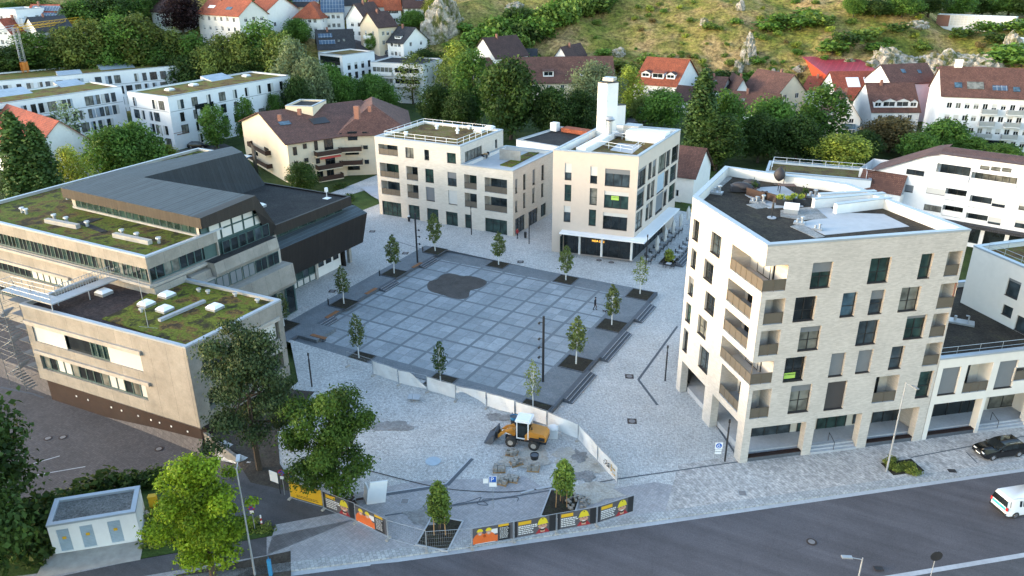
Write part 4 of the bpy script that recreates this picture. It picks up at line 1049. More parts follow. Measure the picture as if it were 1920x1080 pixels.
# right-hand face: deep window bands
ra = [1.5, 11.6, 5.75, 7.9]; rb = [1.5, 11.6, 2.3, 4.3]
fc.add(ra, 1.0); fc.add(rb, 1.0)
for r in (ra, rb):
	mb = MB(); bars(fc, mb, [r[0], r[1], r[2], r[3]], .9, .1, .08, 6); o = mb.build('window', M['frameG'], bC)
	mb = MB(); mb.face([fc.p(r[0], r[2], .92), fc.p(r[1], r[2], .92), fc.p(r[1], r[3], .92), fc.p(r[0], r[3], .92)]); mb.build('pane', M['glass'], o)
for a, b in ((6.2, 8.6), (8.7, 11.4)):
	mb = MB(); mb.obox(fc.p(a, ra[2]+.1, .4), fc.e*(b-a), fc.n*.06, V((0, 0, 2.0))); mb.build('blind', M['blindW'], bC)
mb = MB(); fa.wall(mb); fc.wall(mb)
Face(cC, (-16.2, -20.6), 1, zl).wall(mb); Face((-25.4, -24), cA, 1, zl).wall(mb)
mb.face([(-25.4, -33.6, 1.15), (-2.05, -32.5, 1.05), (-1.8, -20.2, 1.05), (-25.4, -20.2, 1.15)][::-1])
mb.build('wall', M['conc'], bC)
mb = MB()      # awning boxes above the bands
mb.obox(fa.p(.2, 7.85, -.25), fa.e*(u1+.1), fa.n*.3*-1, V((0, 0, .45))); mb.obox(fa.p(.6, 4.45, -.25), fa.e*(u1+.0), fa.n*-.3, V((0, 0, .4)))
mb.obox(fc.p(5.5, 7.95, -.22), fc.e*6.2, fc.n*-.27, V((0, 0, .4))); mb.obox(fc.p(5.5, 4.4, -.22), fc.e*6.2, fc.n*-.27, V((0, 0, .4)))
mb.build('awning_box', M['concp'], bC)
mb = MB(); mb.prism([(-24.4, -33.5), (-2.2, -32.45), (-1.55, -32.2), (-1.5, -30.4), (-3.6, -21), (-24.2, -21)], -2.2, 1.14, 0); mb.build('base_wall', M['rust'], bC)
mb = MB()
for u in (4.2, 6, 9.5, 11, 13.4, 15.2, 16.4, 18.0, 20.2): mb.box((-24.2+u, -33.52+.0473*u, .2), (.17, .05, .17))
mb.build('wall_mark', M['whitep'], bC)
I = parapet_roof(bC, [cA, cB, cC, (-16.3, -20.6), (-25.4, -20.6)], zl, .35, 'redgrav', 'concp', .4)
vq = VW(0, 360, 3)
roofpoly(bC, 'sedum_carpet', [vq(575, 715), vq(700, 660), vq(800, 600), vq(860, 560), vq(830, 545), vq(1005, 505), vq(1545, 620), vq(1040, 865)], zl-.35, 'sedum', .03, .09)
for p in ((585, 570), (940, 585), (825, 635), (928, 665), (1210, 655)):
	P = gp(*vq(*p), zl-.2); skylight(bC, (P.x, P.y, zl-.3), 1.35)
for p in ((1120, 565), (1172, 575), (1325, 590), (1450, 625), (798, 678)):
	P = gp(*vq(*p), zl-.3); vent(bC, (P.x, P.y, zl-.3), .16, .35)
A_, B_ = gp(*vq(905, 730), zl-.2), gp(*vq(1160, 620), zl-.2); mb = MB(); d = B_-A_; mb.obox((A_.x, A_.y, zl-.3), (d.x, d.y, 0), V((-d.y, d.x, 0)).normalized()*.45, (0, 0, .35)); mb.build('roof_duct', M['steel'], bC)
P = gp(*vq(835, 765), zl-.3); mb = MB(); mb.cyl((P.x, P.y, zl-.3), (P.x, P.y, zl+5.0), .03); mb.cyl((P.x-1, P.y-.3, zl-.25), (P.x+1, P.y+.3, zl-.25), .03); mb.build('lightning_rod', M['steel'], bC)
# upper block
zu = 14.0
uA, uB, uC = (-50, -25.3), (-15.7, -25.0), (-15.7, -15.2)
ff = Face(uA, uB, 0, zu); fu2 = Face(uB, (-15.7, -6.5), 0, zu)
L = ff.L
band(ff, [2, L-.12, 10.95, 12.6], .35, 44, lambda i: ('glassC' if i in (32, 33, 37) else 'glass' if i % 3 else 'glassG'), )
band(ff, [2, L-14, 7.3, 8.6], .35, 16, lambda i: 'blindW' if i > 8 else 'glass')
band(ff, [2, L-13, 3.9, 5.3], .35, 16, lambda i: 'glass')
fu2.z1 = zu
band(fu2, [.12, 9.6, 10.95, 12.6], .35, 9, lambda i: 'glassC' if i in (2, 3) else 'glass')
mb = MB(); ff.wall(mb)
g2 = Face(uB, uC, 0, zu); g2.ops = fu2.ops; g2.wall(mb)
Face(uC, (-15.7, -6), 0, 10.6).wall(mb)
Face((-50, 13), uA, 0, zu).wall(mb)
mb.build('wall', M['conc'], bC)
mb = MB()
mb.obox(ff.p(L-40, 10.55, 0), ff.e*40.3, ff.n*.35, V((0, 0, .3))); mb.obox(fu2.p(0, 10.55, 0), fu2.e*10, fu2.n*.35, V((0, 0, .3)))
mb.obox(ff.p(L-36, 8.75, 0), ff.e*22, ff.n*.3, V((0, 0, .35)))
mb.build('ledge', M['concp'], bC)
parapet_roof(bC, [uA, uB, uC, (-15.7, -14.2), (-38, -14), (-38, 13), (-50, 13)], zu, .3, 'sedum', 'concp', .4)
vq2 = VW(0, 270, 3.857)
for p in ((160, 480), (188, 490), (392, 530), (480, 550), (630, 580), (882, 640), (990, 665), (1148, 698), (485, 385)):
	P = gp(*vq2(*p), zu); vent(bC, (P.x, P.y, zu-.3), .2, .55)
for a, b in (((320, 560), (550, 605)), ((812, 665), (1070, 720))):
	A_, B_ = gp(*vq2(*a), zu-.1), gp(*vq2(*b), zu-.1); d = B_-A_
	mb = MB(); mb.obox((A_.x, A_.y, zu-.3), (d.x, d.y, 0), V((-d.y, d.x, 0)).normalized()*.6, (0, 0, .5)); mb.build('roof_duct', M['concp'], bC)
roofpoly(bC, 'gravel_strip', [vq2(560, 575), vq2(640, 540), vq2(750, 535), vq2(640, 575), vq2(780, 630), vq2(730, 640)], zu-.3, 'tar', .02)
# clerestory bar and L-shaped sheet roof
zf = 16.3
def solid(name, quads, m, root=bC):
	mb = MB()
	for q in quads: mb.face(q)
	return mb.build(name, M[m], root)
XL, XR = -40.6, -15.0
solid('fascia', [[(XL, -17.05, 15.05), (XR, -17.75, 15.05), (XR, -17.75, zf), (XL, -17.05, zf)], [(XL, -14, 15.05), (XL, -17.05, 15.05), (XL, -17.05, zf), (XL, -14, zf)], [(XL, -17.05, 15.05), (XL, -14, 15.05), (XR, -14, 15.05), (XR, -17.75, 15.05)]], 'copperF')
fk = Face((XL+1, -16.6), (XR-1.2, -17.2), 13.7, 15.1); mb = MB(); mb.face([fk.p(0, 13.7), fk.p(fk.L, 13.7), fk.p(fk.L, 15.1), fk.p(0, 15.1)]); mb.obox(fk.p(0, 13.7, -.1), fk.e*fk.L, fk.n*-.2, V((0, 0, .22)))
mb.build('clerestory_wall', M['concp'], bC)
for i in range(18):
	a = .8+(fk.L-1.2)*i/18; window(bC, fk, [a, a+(fk.L-1.2)/18-.12, 13.98, 14.98], -.02, 1, fm='frameG', gm='glassG', sill=False, w=.06)
# gently pitched outer sheet roof, L in plan
solid('sheet_roof', [[(XL, -17.05, zf), (XR, -17.75, zf), (-16.4, -9.3, zf+.35), (-34.3, -9.6, zf+.35), (XL, -9.6, zf+.35)],
                     [(XL, -9.6, zf+.35), (-34.3, -9.6, zf+.35), (-33.8, 7.2, zf+.1), (-38, 9.2, zf+.1)]], 'zinc')
solid('roof_slope', [[(-34.3, -9.6, zf+.34), (-32.0, -6.6, 11.0), (-32.2, 9.4, 11.0), (-33.8, 7.2, zf+.09)],
                     [(-16.4, -9.3, zf+.34), (-17.2, -5.1, 11.0), (-32.0, -5.6, 11.0), (-34.3, -9.6, zf+.34)]], 'slope')
solid('flat_roof', [[(-17.2, -5.3, 11.02), (-16.7, 9.8, 11.02), (-33.4, 9.6, 11.02), (-33, -6.8, 11.02)]], 'tar')
# end gable of dark copper
def ribbon(pts, w0, name, m, x0):
	pass
gx = -14.95
solid('gable', [
	[(gx, -17.75, 15.05), (gx, -9.6, 15.0), (gx-.05, -9.2, zf+.37), (gx, -17.75, zf+.02)],
	[(gx, -9.6, 15.0), (gx-1.5, -6.6, 9.9), (gx-1.5, -5.0, 11.2), (gx-.05, -9.2, zf+.37)],
	[(gx-.05, -9.2, zf+.37), (gx-1.5, -5.0, 11.2), (-17.3, -5.0, 11.2), (-16.4, -9.25, zf+.37)],
	[(-16.4, -9.25, zf+.37), (XR-1.4, -17.7, zf+.03), (gx, -17.75, zf+.03), (gx-.05, -9.2, zf+.37)]], 'copper')
fg = Face((-15.8, -17.2), (-15.8, -7.0), 12.6, 15.3)
for i in range(5):
	a = 1.0+i*1.75; h = 15.0 if i < 4 else 14.2
	for j in range(2):
		z0_, z1_ = (12.75, 13.95) if j == 0 else (14.0, h)
		window(bC, fg, [a, a+1.65, z0_, z1_], 0, 1, fm='frameG', gm='glassW' if False else 'blindW', sill=False, w=.07)
solid('gable_wall', [[(-15.95, -17.2, 10.5), (-15.95, -7.2, 10.5), (-15.95, -9.4, 15.1), (-15.95, -17.2, 15.1)]], 'frameG')
for i in range(6):
	window(bC, Face((-15.6, -15), (-15.6, -7), 10.5, 12.6), [.2+i*1.28, 1.4+i*1.28, 10.9, 12.5], 0, 1, fm='frameG', gm='glass', sill=False)
# stepped concrete balustrades on the square side
def slab(name, y0, y1, x0, x1, z0, z1, top_in, m='conc'):
	mb = MB()
	a, b = (x1-.25, z0), (x1, z0+.5)
	prof = [(x0, z0), (x1-.2, z0), (x1, z0+.4), (x1-.25, z1), (x0, z1)]
	n = len(prof)
	for i in range(n):
		p, q = prof[i], prof[(i+1) % n]
		mb.face([(p[0], y0, p[1]), (p[0], y1, p[1]), (q[0], y1, q[1]), (q[0], y0, q[1])][::-1] if False else [(p[0], y0, p[1]), (p[0], y1, p[1]), (q[0], y1, q[1]), (q[0], y0, q[1])])
	mb.face([(p[0], y0, p[1]) for p in prof][::-1][::-1]); mb.face([(p[0], y1, p[1]) for p in prof][::-1])
	return mb.build(name, M[m], bC)
slab('balustrade', -17.5, -7.4, -16, -14.0, 9.2, 10.9, 1)
slab('balustrade', -20.4, -17.6, -16, -14.6, 8.3, 10.2, 1)
slab('balustrade', -20.0, -6.6, -16, -12.6, 4.6, 7.4, 1)
slab('balustrade', -25, -20.7, -16, -15.0, 8.3, 10.5, 1)
solid('balcony_floor', [[(-16, -17.5, 10.92), (-14.25, -17.5, 10.92), (-14.25, -7.4, 10.92), (-16, -7.4, 10.92)]], 'tar')
fgr = Face((-14.3, -19.8), (-14.3, -7.2), 7.4, 9.2)
for i in range(6): window(bC, fgr, [.2+i*2.05, 2.1+i*2.05, 7.5, 9.1], .0, 2, fm='frameG', gm='glass' if i > 3 else 'blind', sill=False)
mb = MB(); mb.prism([(-16, -20), (-14.35, -20), (-14.35, -7), (-16, -7)], 7.3, 9.25); mb.build('wall', M['concp'], bC)
mb = MB(); mb.prism([(-19, -18), (-13.6, -18), (-13.6, -6.0), (-19, -6)], .2, 4.7); mb.build('wall', M['frameG'], bC)
for i in range(7): window(bC, Face((-13.55, -17.8), (-13.55, -6.2), .3, 4.7), [.1+i*1.65, 1.65+i*1.65, .5, 4.2], 0, 1, fm='frameG', gm='glassC' if i % 2 else 'glass', sill=False, name='shop_window')
# hall: copper fascia, strip of glass, projecting dark volume on columns
solid('fascia', [[(-16.9, -5.2, 9.9), (-16.4, 10.0, 9.9), (-16.4, 10.0, 11.25), (-16.9, -5.2, 11.25)], [(-16.4, 10.0, 9.9), (-33.6, 9.8, 9.9), (-33.6, 9.8, 11.25), (-16.4, 10.0, 11.25)],
                 [(-16.9, -5.2, 11.25), (-16.4, 10.0, 11.25), (-16.8, 9.7, 11.25), (-17.2, -5.2, 11.25)], [(-16.4, 10.0, 11.25), (-33.6, 9.8, 11.25), (-33.6, 9.5, 11.25), (-16.8, 9.7, 11.25)]], 'copper')
solid('hall_wall', [[(-33.6, 9.6, .2), (-33.6, 9.6, 16.2), (-38, 13, 16.2), (-38, 13, .2)], [(-17.8, 9.2, .2), (-36, 9.2, .2), (-36, 9.2, 10), (-17.8, 9.2, 10)], [(-38, 9.25, zf+.05), (-38, 9.25, 10), (-33.6, 9.25, 10), (-33.7, 7.25, zf+.05)], [(-38.05, 9.3, zf), (-38.05, 9.3, 10), (-40.6, -9.6, 10), (-40.6, -9.6, zf)]], 'copper')
fz = Face((-17.75, -5.4), (-17.4, 9.0), 9.1, 9.95)
for i in range(8): window(bC, fz, [fz.L*i/8+.03, fz.L*(i+1)/8-.03, 9.2, 9.93], 0, 1, fm='frameG', gm='glassG', sill=False, w=.05)
dv = [(-15.6, -7.4), (-15.0, 11.6), (-17.6, 12.2), (-19.5, 12.0)]
solid('projecting_hall', [[(-16.3, -7.2, 3.9), (-15.9, 11.2, 3.9), (-15.0, 11.6, 8.5), (-15.6, -7.4, 8.5)], [(-15.9, 11.2, 3.9), (-18.0, 12.4, 3.9), (-18.0, 12.4, 8.9), (-15.0, 11.6, 8.5)],
                          [(-16.3, -7.2, 3.9), (-15.6, -7.4, 8.5), (-18.2, -7.3, 9.15), (-18.6, -7.1, 3.9)], [(-16.3, -7.2, 3.9), (-18.6, -7.1, 3.9), (-30, 12.4, 3.9), (-18.0, 12.4, 3.9), (-15.9, 11.2, 3.9)], [(-18, 12.4, 3.9), (-30, 12.4, 3.9), (-30, 12.4, 9.1), (-18, 12.4, 9.1)]], 'copper')
solid('sheet_roof', [[(-15.6, -7.4, 8.5), (-15.0, 11.6, 8.5), (-17.4, 11.9, 9.2), (-18.1, -7.3, 9.2)], [(-17.4, 11.9, 9.19), (-30, 12.4, 9.19), (-30, 9.2, 9.25), (-17.4, 9.2, 9.25)]], 'zinc')
for x, y in ((-18.4, 10.8), (-18.6, 3.5)):
	mb = MB(); mb.box((x, y, 2.15), (.5, .5, 3.6)); mb.build('column', M['concp'], bC)
fd = Face((-18.7, -5.5), (-18.5, 8.9), .35, 3.9); mb = MB(); mb.face([fd.p(0, .35), fd.p(fd.L, .35), fd.p(fd.L, 3.9), fd.p(0, 3.9)]); mb.face([fd.p(fd.L, .35), fd.p(fd.L, .35, 9), fd.p(fd.L, 3.9, 9), fd.p(fd.L, 3.9)]); mb.build('wall', M['whiteS'], bC)
for i in range(7):
	a = .1+i*1.25; window(bC, fd, [a, a+1.2, 1.5 if i else .5, 3.0], -.02, 1, fm='frameG', gm='glass', sill=False)
	if i: window(bC, fd, [a, a+1.2, .45, 1.45], -.02, 1, fm='frameG', gm='blindW', sill=False)
for i in range(3): window(bC, fd, [9.6+i*1.6, 10.7+i*1.6, 1.9, 3.3], -.02, 1, gm='glass', sill=False)
P = gp(*VW(320, 270, 3.857)(625, 450), 11.2); skylight(bC, (P.x, P.y, 11.03), 1.8)
P = gp(*VW(320, 270, 3.857)(1130, 385), 11.2); mb = MB(); mb.cyl((P.x, P.y, 11), (P.x, P.y, 12.1), .05); mb.box((P.x, P.y, 12.3), (.3, .4, .6)); mb.box((P.x, P.y, 11.06), (.9, .9, .06)); mb.build('floodlight', M['whitep'], bC)
# galvanised walkway and stair tower standing against the building
zk = 10.75
g3 = VW(0, 480, 5.4)
wkw = thing('metal_walkway', 'galvanised escape walkway with railings crossing the mossy flat roof', 'walkway', (-26, -27, .3))
pts = [gp(*g3(*p), zk) for p in ((10, 345), (520, 490), (570, 410), (130, 300))]
mb = MB(); mb.prism([(p.x, p.y) for p in pts], zk-.12, zk); mb.build('platform', M['steel'], wkw)
q1, q2, q3, q4 = [gp(*g3(*p), zk) for p in ((520, 490), (1235, 215), (1130, 195), (570, 405))]
mb = MB(); mb.prism([(p.x, p.y) for p in (q1, q2, q3, q4)], zk-.12, zk-.004); mb.build('platform', M['steel'], wkw)
rails(wkw, [pts[0], pts[1]], 1.1, .025, m='steel', step=1.6); rails(wkw, [pts[3], pts[2]], 1.1, .025, m='steel', step=1.6); rails(wkw, [pts[0], pts[3]], 1.1, .025, m='steel')
rails(wkw, [q4, q3], 1.1, .03, m='steel', step=.3); rails(wkw, [q1, q2], 1.1, .015, m='steel', step=3)
mb = MB()
for p in (pts[0], pts[1], q4, q2, (q1+q2)/2): mb.cyl((p[0], p[1], 9.6), (p[0], p[1], zk), .06)
mb.build('post', M['steel'], wkw)
stw = thing('stair_tower', 'scaffold-like galvanised stair tower at the left end of the low concrete wing', 'stair tower', (-26.5, -32.5, .3))
mb = MB(); X0, X1, Y0, Y1 = -28.6, -25.7, -35.2, -32.0
for x in (X0, X1):
	for y in (Y0, Y1): mb.cyl((x, y, .2), (x, y, 11.4), .04)
for z in (1.6, 3.2, 4.8, 6.4, 8.0, 9.6):
	for a, b in (((X0, Y0), (X1, Y0)), ((X0, Y1), (X1, Y1)), ((X0, Y0), (X0, Y1)), ((X1, Y0), (X1, Y1))):
		for dz in (0, 1.0): mb.cyl((a[0], a[1], z+dz), (b[0], b[1], z+dz), .018, n=5)
	mb.cyl((X0, Y0, z), (X1, Y0, z+1.6), .025, n=5)
mb.build('frame', M['steelD'], stw)
mb = MB()
for i, z in enumerate((1.6, 3.2, 4.8, 6.4, 8.0, 9.6)):
	mb.box(((X0+X1)/2, Y1-.5, z), (X1-X0, 1.0, .06))
	for k in range(7):
		t = k/7; x = X0+.4+(X1-X0-.8)*(t if i % 2 else 1-t); mb.box((x, Y0+.9, z-1.6+.22*k+.2), (.32, 1.1, .04))
mb.build('stair_flight', M['steelD'], stw)
# ------------------------------------------------------------------ houses around and on the hillside
def swin(root, f, r, d=.14, nv=2, gm='glass', fm='frameW', blind=0, name='window'):
	"""small far window: frame and dark pane in one recessed mesh"""
	f.add(r, d); mb = MB(); bars(f, mb, r, d, .08, .05, nv)
	mb.face([f.p(r[0], r[2], d-.01), f.p(r[1], r[2], d-.01), f.p(r[1], r[3], d-.01), f.p(r[0], r[3], d-.01)], 1)
	if blind:
		zb = r[3]-(r[3]-r[2])*blind; mb.face([f.p(r[0]+.05, zb, d-.06), f.p(r[1]-.05, zb, d-.06), f.p(r[1]-.05, r[3], d-.06), f.p(r[0]+.05, r[3], d-.06)], 2)
	return mb.build(name, [M[fm], M[gm], M['blindW']], root)
rh = random.Random(5)
def grid(root, f, n, zb, rows, w=1.1, h=1.3, st=2.8, m0=1.0, nv=2, fm='frameW', skip=(), full=False):
	if f.L < 2.2 or n < 1: return
	for j in range(rows):
		for i in range(n):
			if (i, j) in skip: continue
			u = m0+(f.L-2*m0)*(i+.5)/n
			z0 = zb+st*j+(.1 if full else .95)
			hh = h if not full else 2.2
			r = [max(.2, u-w/2), min(f.L-.2, u+w/2), z0, min(z0+hh, f.z1-.15)]
			if r[3]-r[2] < .4 or r[1]-r[0] < .3: continue
			swin(root, f, r, nv=nv, fm=fm, gm=rh.choice(['glass', 'glass', 'glassC', 'glass']), blind=rh.choice([0, 0, 0, .35, .7]))
def house(name, label, A, B, h, D, rise=3.5, kind='g', wall='whiteS', roof='tileB', nf=3, ns=2, rows=2, zbase=None, cat='house', group=None,
          over=.45, chim=1, solar=None, frame='frameW', win=(1.1, 1.3), st=2.8, full=False, lights=(), xtra=None, zeave=None):
	"""A, B: eave corners (pixels) of the wall that faces the viewer, h metres above ground"""
	if zeave is None:
		a = tp(A[0], A[1], h); ze = a.z
	else: ze = zeave; a = gp(A[0], A[1], ze)
	b = gp(B[0], B[1], ze)
	zb = ze-h
	e = b-a; e.z = 0; L = e.length; e.normalize(); n_ = V((e.y, -e.x, 0))
	if n_.dot(CAM-a) < 0: raise Exception(label)
	if isinstance(D, tuple):
		c = gp(D[0], D[1], ze); D = max(4, (c-b).dot(-n_))
	a2, b2 = a-n_*D, b-n_*D
	root = thing(name, label, cat, ((a.x+b2.x)/2, (a.y+b2.y)/2, zb), 0, group)
	F = [Face(a, b, zb-2.5, ze), Face(b, b2, zb-2.5, ze), Face(b2, a2, zb-2.5, ze), Face(a2, a, zb-2.5, ze)]
	grid(root, F[0], nf, zb, rows, win[0], win[1], st, nv=2, fm=frame, full=full)
	for k in (1, 3):
		mid = F[k].p(F[k].L/2, ze)
		if (CAM-mid).dot(F[k].n) > 0: grid(root, F[k], ns, zb, rows, win[0], win[1], st, fm=frame, full=full)
	mb = MB()
	for f in F: f.wall(mb)
	zr_ = ze+rise; o = over
	T = lambda p, z: V((p.x, p.y, z))
	if kind == 'g':      # ridge along the front
		r0, r1 = (a+a2)/2, (b+b2)/2
		mb.face([T(b, ze), T(b2, ze), T(r1, zr_)]); mb.face([T(a2, ze), T(a, ze), T(r0, zr_)])
	elif kind == 'p':
		r0, r1 = (a+b)/2, (a2+b2)/2
		mb.face([T(a, ze), T(b, ze), T(r0, zr_)]); mb.face([T(b2, ze), T(a2, ze), T(r1, zr_)])
	elif kind == 'm':
		mb.face([T(b, ze), T(b2, ze), T(b2, zr_)]); mb.face([T(a2, ze), T(a, ze), T(a2, zr_)]); mb.face([T(b2, ze), T(a2, ze), T(a2, zr_), T(b2, zr_)])
	mb.build('wall', M[wall], root)
	th = .16
	if kind == 'f':
		parapet_roof(root, [tuple(a[:2]), tuple(b[:2]), tuple(b2[:2]), tuple(a2[:2])], ze, .3, roof, wall, .4)
		rf = [c_ for c_ in root.children if c_.name.startswith('roof')][0]
	else:
		mb = MB()
		def plane(q):
			mb.face(q); k = [p-V((0, 0, th)) for p in q]
			for i in range(len(q)): j = (i+1) % len(q); mb.face([k[i], k[j], q[j], q[i]])
		if kind in 'gp':
			if kind == 'g': s1, s2, ax, dn = a, b, e, n_
			else: s1, s2, ax, dn = a2, a, n_, -e   # left slope
			W = D if kind == 'g' else L
			sl = rise/(W/2); zo = ze-o*sl+.05
			if kind == 'g':
				q0, q1 = a-e*o, b+e*o; mid = -n_*(D/2)
				plane([T(q0+n_*o, zo), T(q1+n_*o, zo), T(q1+mid, zr_+.05), T(q0+mid, zr_+.05)])
				p0, p1 = b2+e*o, a2-e*o
				plane([T(p0-n_*o, zo), T(p1-n_*o, zo), T(p1-mid, zr_+.05), T(p0-mid, zr_+.05)])
			else:
				q0, q1 = b+n_*o, b2-n_*o; mid = -e*(L/2)
				plane([T(q0+e*o, zo), T(q1+e*o, zo), T(q1+mid, zr_+.05), T(q0+mid, zr_+.05)])
				p0, p1 = a2-n_*o, a+n_*o
				plane([T(p0-e*o, zo), T(p1-e*o, zo), T(p1-mid, zr_+.05), T(p0-mid, zr_+.05)])
		elif kind == 'h':
			k_ = min(D, L)/2
			if L >= D: r0, r1 = a+e*k_-n_*(D/2), b-e*k_-n_*(D/2)
			else: r0, r1 = a+e*(L/2)-n_*k_, a2+e*(L/2)+n_*k_
			A_, B_, C_, D_ = a-e*o+n_*o, b+e*o+n_*o, b2+e*o-n_*o, a2-e*o-n_*o; zo = ze-.25
			if L >= D:
				plane([T(A_, zo), T(B_, zo), T(r1, zr_), T(r0, zr_)]); plane([T(B_, zo), T(C_, zo), T(r1, zr_)]); plane([T(C_, zo), T(D_, zo), T(r0, zr_), T(r1, zr_)]); plane([T(D_, zo), T(A_, zo), T(r0, zr_)])
			else:
				plane([T(A_, zo), T(B_, zo), T(r0, zr_)]); plane([T(B_, zo), T(C_, zo), T(r1, zr_), T(r0, zr_)]); plane([T(C_, zo), T(D_, zo), T(r1, zr_)]); plane([T(D_, zo), T(A_, zo), T(r0, zr_), T(r1, zr_)])
		elif kind == 'm':
			q0, q1 = a-e*o, b+e*o; sl = rise/D
			plane([T(q0+n_*o, ze-o*sl+.05), T(q1+n_*o, ze-o*sl+.05), T(q1-n_*(D+o), zr_+o*sl+.05), T(q0-n_*(D+o), zr_+o*sl+.05)])
		rf = mb.build('roof', M[roof], root)
	def onroof(u, v):     # u along front 0..1, v from eave 0 to ridge 1 (front slope of a 'g' house)
		p = a+e*(L*u)-n_*(D/2*v if kind != 'm' else D*v); return T(p, ze+rise*v+.1)
	if kind in 'gm':
		slope = (onroof(0, 1)-onroof(0, 0)).normalized(); nn = e.cross(slope)
		for (u, v, w, hh, mm) in lights:
			p = onroof(u, v); mb = MB(); mb.obox(p, e*w, slope*hh, nn*.08); mb.build('roof_window' if mm != 'solar' else 'solar_panel', M[mm], rf)
	for i in range(chim):
		u = .3+.4*i
		if kind == 'g': p = T((a+a2)/2+e*(L*u)+n_*.6, zr_-.5)
		elif kind == 'p': p = T((a+b)/2-n_*(D*u+1)+e*.5, zr_-.5)
		else: continue
		mb = MB(); mb.box((p.x, p.y, p.z+.6), (.6, .5, 1.5), 0, math.atan2(e.y, e.x)); mb.build('chimney', M['brickP'], rf)
	info = dict(root=root, a=a, b=b, e=e, n=n_, ze=ze, zb=zb, L=L, D=D, F=F, roof=rf, onroof=onroof)
	if xtra: xtra(info)
	return info
def dormer(I, u, w=1.6, h=1.3, v=.25, roof='tileB', gable=True, wall='whiteS'):
	p = I['onroof'](u, v); e, n_ = I['e'], I['n']; root = I['root']; dd = 2.6
	f = Face(p-e*w/2, p+e*w/2, p.z-.2, p.z+h); mb = MB()
	swin(root, f, [.25, w-.25, p.z+.2, p.z+h-.1]); f.wall(mb)
	a, b = p-e*w/2, p+e*w/2; Z = V((0, 0, 1))
	for q, s in ((a, -1), (b, 1)):
		q0 = V((q.x, q.y, p.z-.2)); q1 = q0-n_*dd; F_ = [q0, q1, q1+Z*(h+.2), q0+Z*(h+.2)]
		mb.face(F_ if s > 0 else F_[::-1])
	t = V((p.x, p.y, p.z+h+(.7 if gable else .1))); a1, b1 = V((a.x, a.y, p.z+h)), V((b.x, b.y, p.z+h))
	if gable: mb.face([a1, b1, t])
	d = mb.build('dormer', M[wall], root); mb = MB(); o = n_*.2
	if gable:
		mb.face([b1+o+e*.15, b1-n_*dd+e*.15, t-n_*dd, t+o]); mb.face([a1-n_*dd-e*.15, a1+o-e*.15, t+o, t-n_*dd])
	else: mb.face([a1+o-e*.15, b1+o+e*.15, b1-n_*dd+e*.15+Z*.5, a1-n_*dd-e*.15+Z*.5])
	mb.build('dormer_roof', M[roof], d)
def balcony(I, u0, u1, z, d=1.3, m='whiteS', rail='metal', h=1.0, face=0, floor=True):
	f = I['F'][face]; root = I['root']; zb = I['zb']+z
	mb = MB(); mb.obox(f.p(u0, zb-.18, 0), f.e*(u1-u0), f.n*d, V((0, 0, .18)), 0)
	for a, b in (((u0, 0), (u0, -d)), ((u0, -d), (u1, -d)), ((u1, -d), (u1, 0))):
		A, B = f.p(a[0], zb, a[1]), f.p(b[0], zb, b[1]); t = (B-A).normalized(); mb.obox(A, B-A, V((-t.y, t.x, 0))*.05, V((0, 0, h)), 1)
	mb.build('balcony', [M[m], M[rail]], root)
T5 = VW(0, 0, 5.818); T6 = VW(530, 0, 5.818); T7 = VW(1230, 90, 5.818); T8 = VW(1560, 90, 5.333); T2 = VW(640, 0, 3)
# upper left
house('house', 'white cube-shaped house with flat roof at the top left corner', T5(-60, 95), T5(165, 105), 7, 9, kind='f', wall='white', roof='gravel', nf=3, rows=2, chim=0)
house('house', 'white flat-roofed house stepping down in front of the cube-shaped house', T5(0, 190), T5(240, 200), 5, 8, kind='f', wall='white', roof='gravel', nf=3, rows=1, chim=0)
house('house', 'white house whose wide red roof is covered with solar panels at upper left', T5(265, 218), T5(560, 222), 4.6, 9, 4.2, 'g', roof='tileR', nf=3, rows=1, lights=((.08, .12, 9.5, 2.0, 'solar'), (.08, .55, 9.5, 2.0, 'solar')))
house('house', 'small white house with black roof below the solar panel house', T5(262, 300), T5(425, 345), 4.5, 9, 3.4, 'p', roof='tileG', nf=2, rows=1)
house('house', 'white gabled house with red roof at the left picture edge', T5(-60, 345), T5(115, 350), 4.5, 10, 3.6, 'p', roof='tileR', nf=2, rows=2)
house('house', 'cream house half hidden by trees beside the black roofed house', T5(545, 330), T5(715, 335), 4.5, 8, 2.6, 'p', wall='cream', roof='tileD', nf=2, rows=1)
i_ = house('apartment_house', 'pale apartment house with bright red roof and dormer terraces behind the wood', (370, 24), (447, 29), 8.6, 11, 4.0, 'g', wall='whiteL', roof='tileO', nf=6, ns=3, rows=3, lights=((.15, .35, 3, 1.2, 'white'), (.6, .3, 2.5, 1.2, 'glassB')))
house('house', 'white house with steep red roof beside the apartment house on the hill', (455, 25), (492, 27), 5, (520, 18), 5, 'g', roof='tileO', nf=3, rows=1, over=.5)
house('house', 'white house with dark roof behind the copper beech', (283, 20), (318, 22), 4, 10, 4, 'g', roof='tileD', nf=2, rows=1)
house('house', 'white two-storey house with red hipped roof on the slope', T6(115, 190), T6(408, 192), 5.4, (616, 27), 4.6, 'h', roof='tileO', nf=4, ns=3, rows=2, xtra=lambda I: balcony(I, 2.5, 5.5, 2.8, 1.2))
house('house', 'white house with a full roof of dark solar panels behind the red hipped roof', T6(430, 122), T6(660, 118), 6.2, 10, 5, 'g', roof='solar', nf=3, rows=2)
house('house', 'cream house with grey solar roof at the top behind the red hipped house', T6(90, 58), T6(345, 56), 5, 9, 4.5, 'g', wall='cream', roof='tileG', nf=3, rows=1, lights=((.05, .2, 9, 3, 'solar'),))
house('house', 'white house with grey roof at the top edge above the white gabled house', T6(665, 48), T6(855, 42), 5, 9, 4, 'g', roof='tileG', nf=4, rows=1)
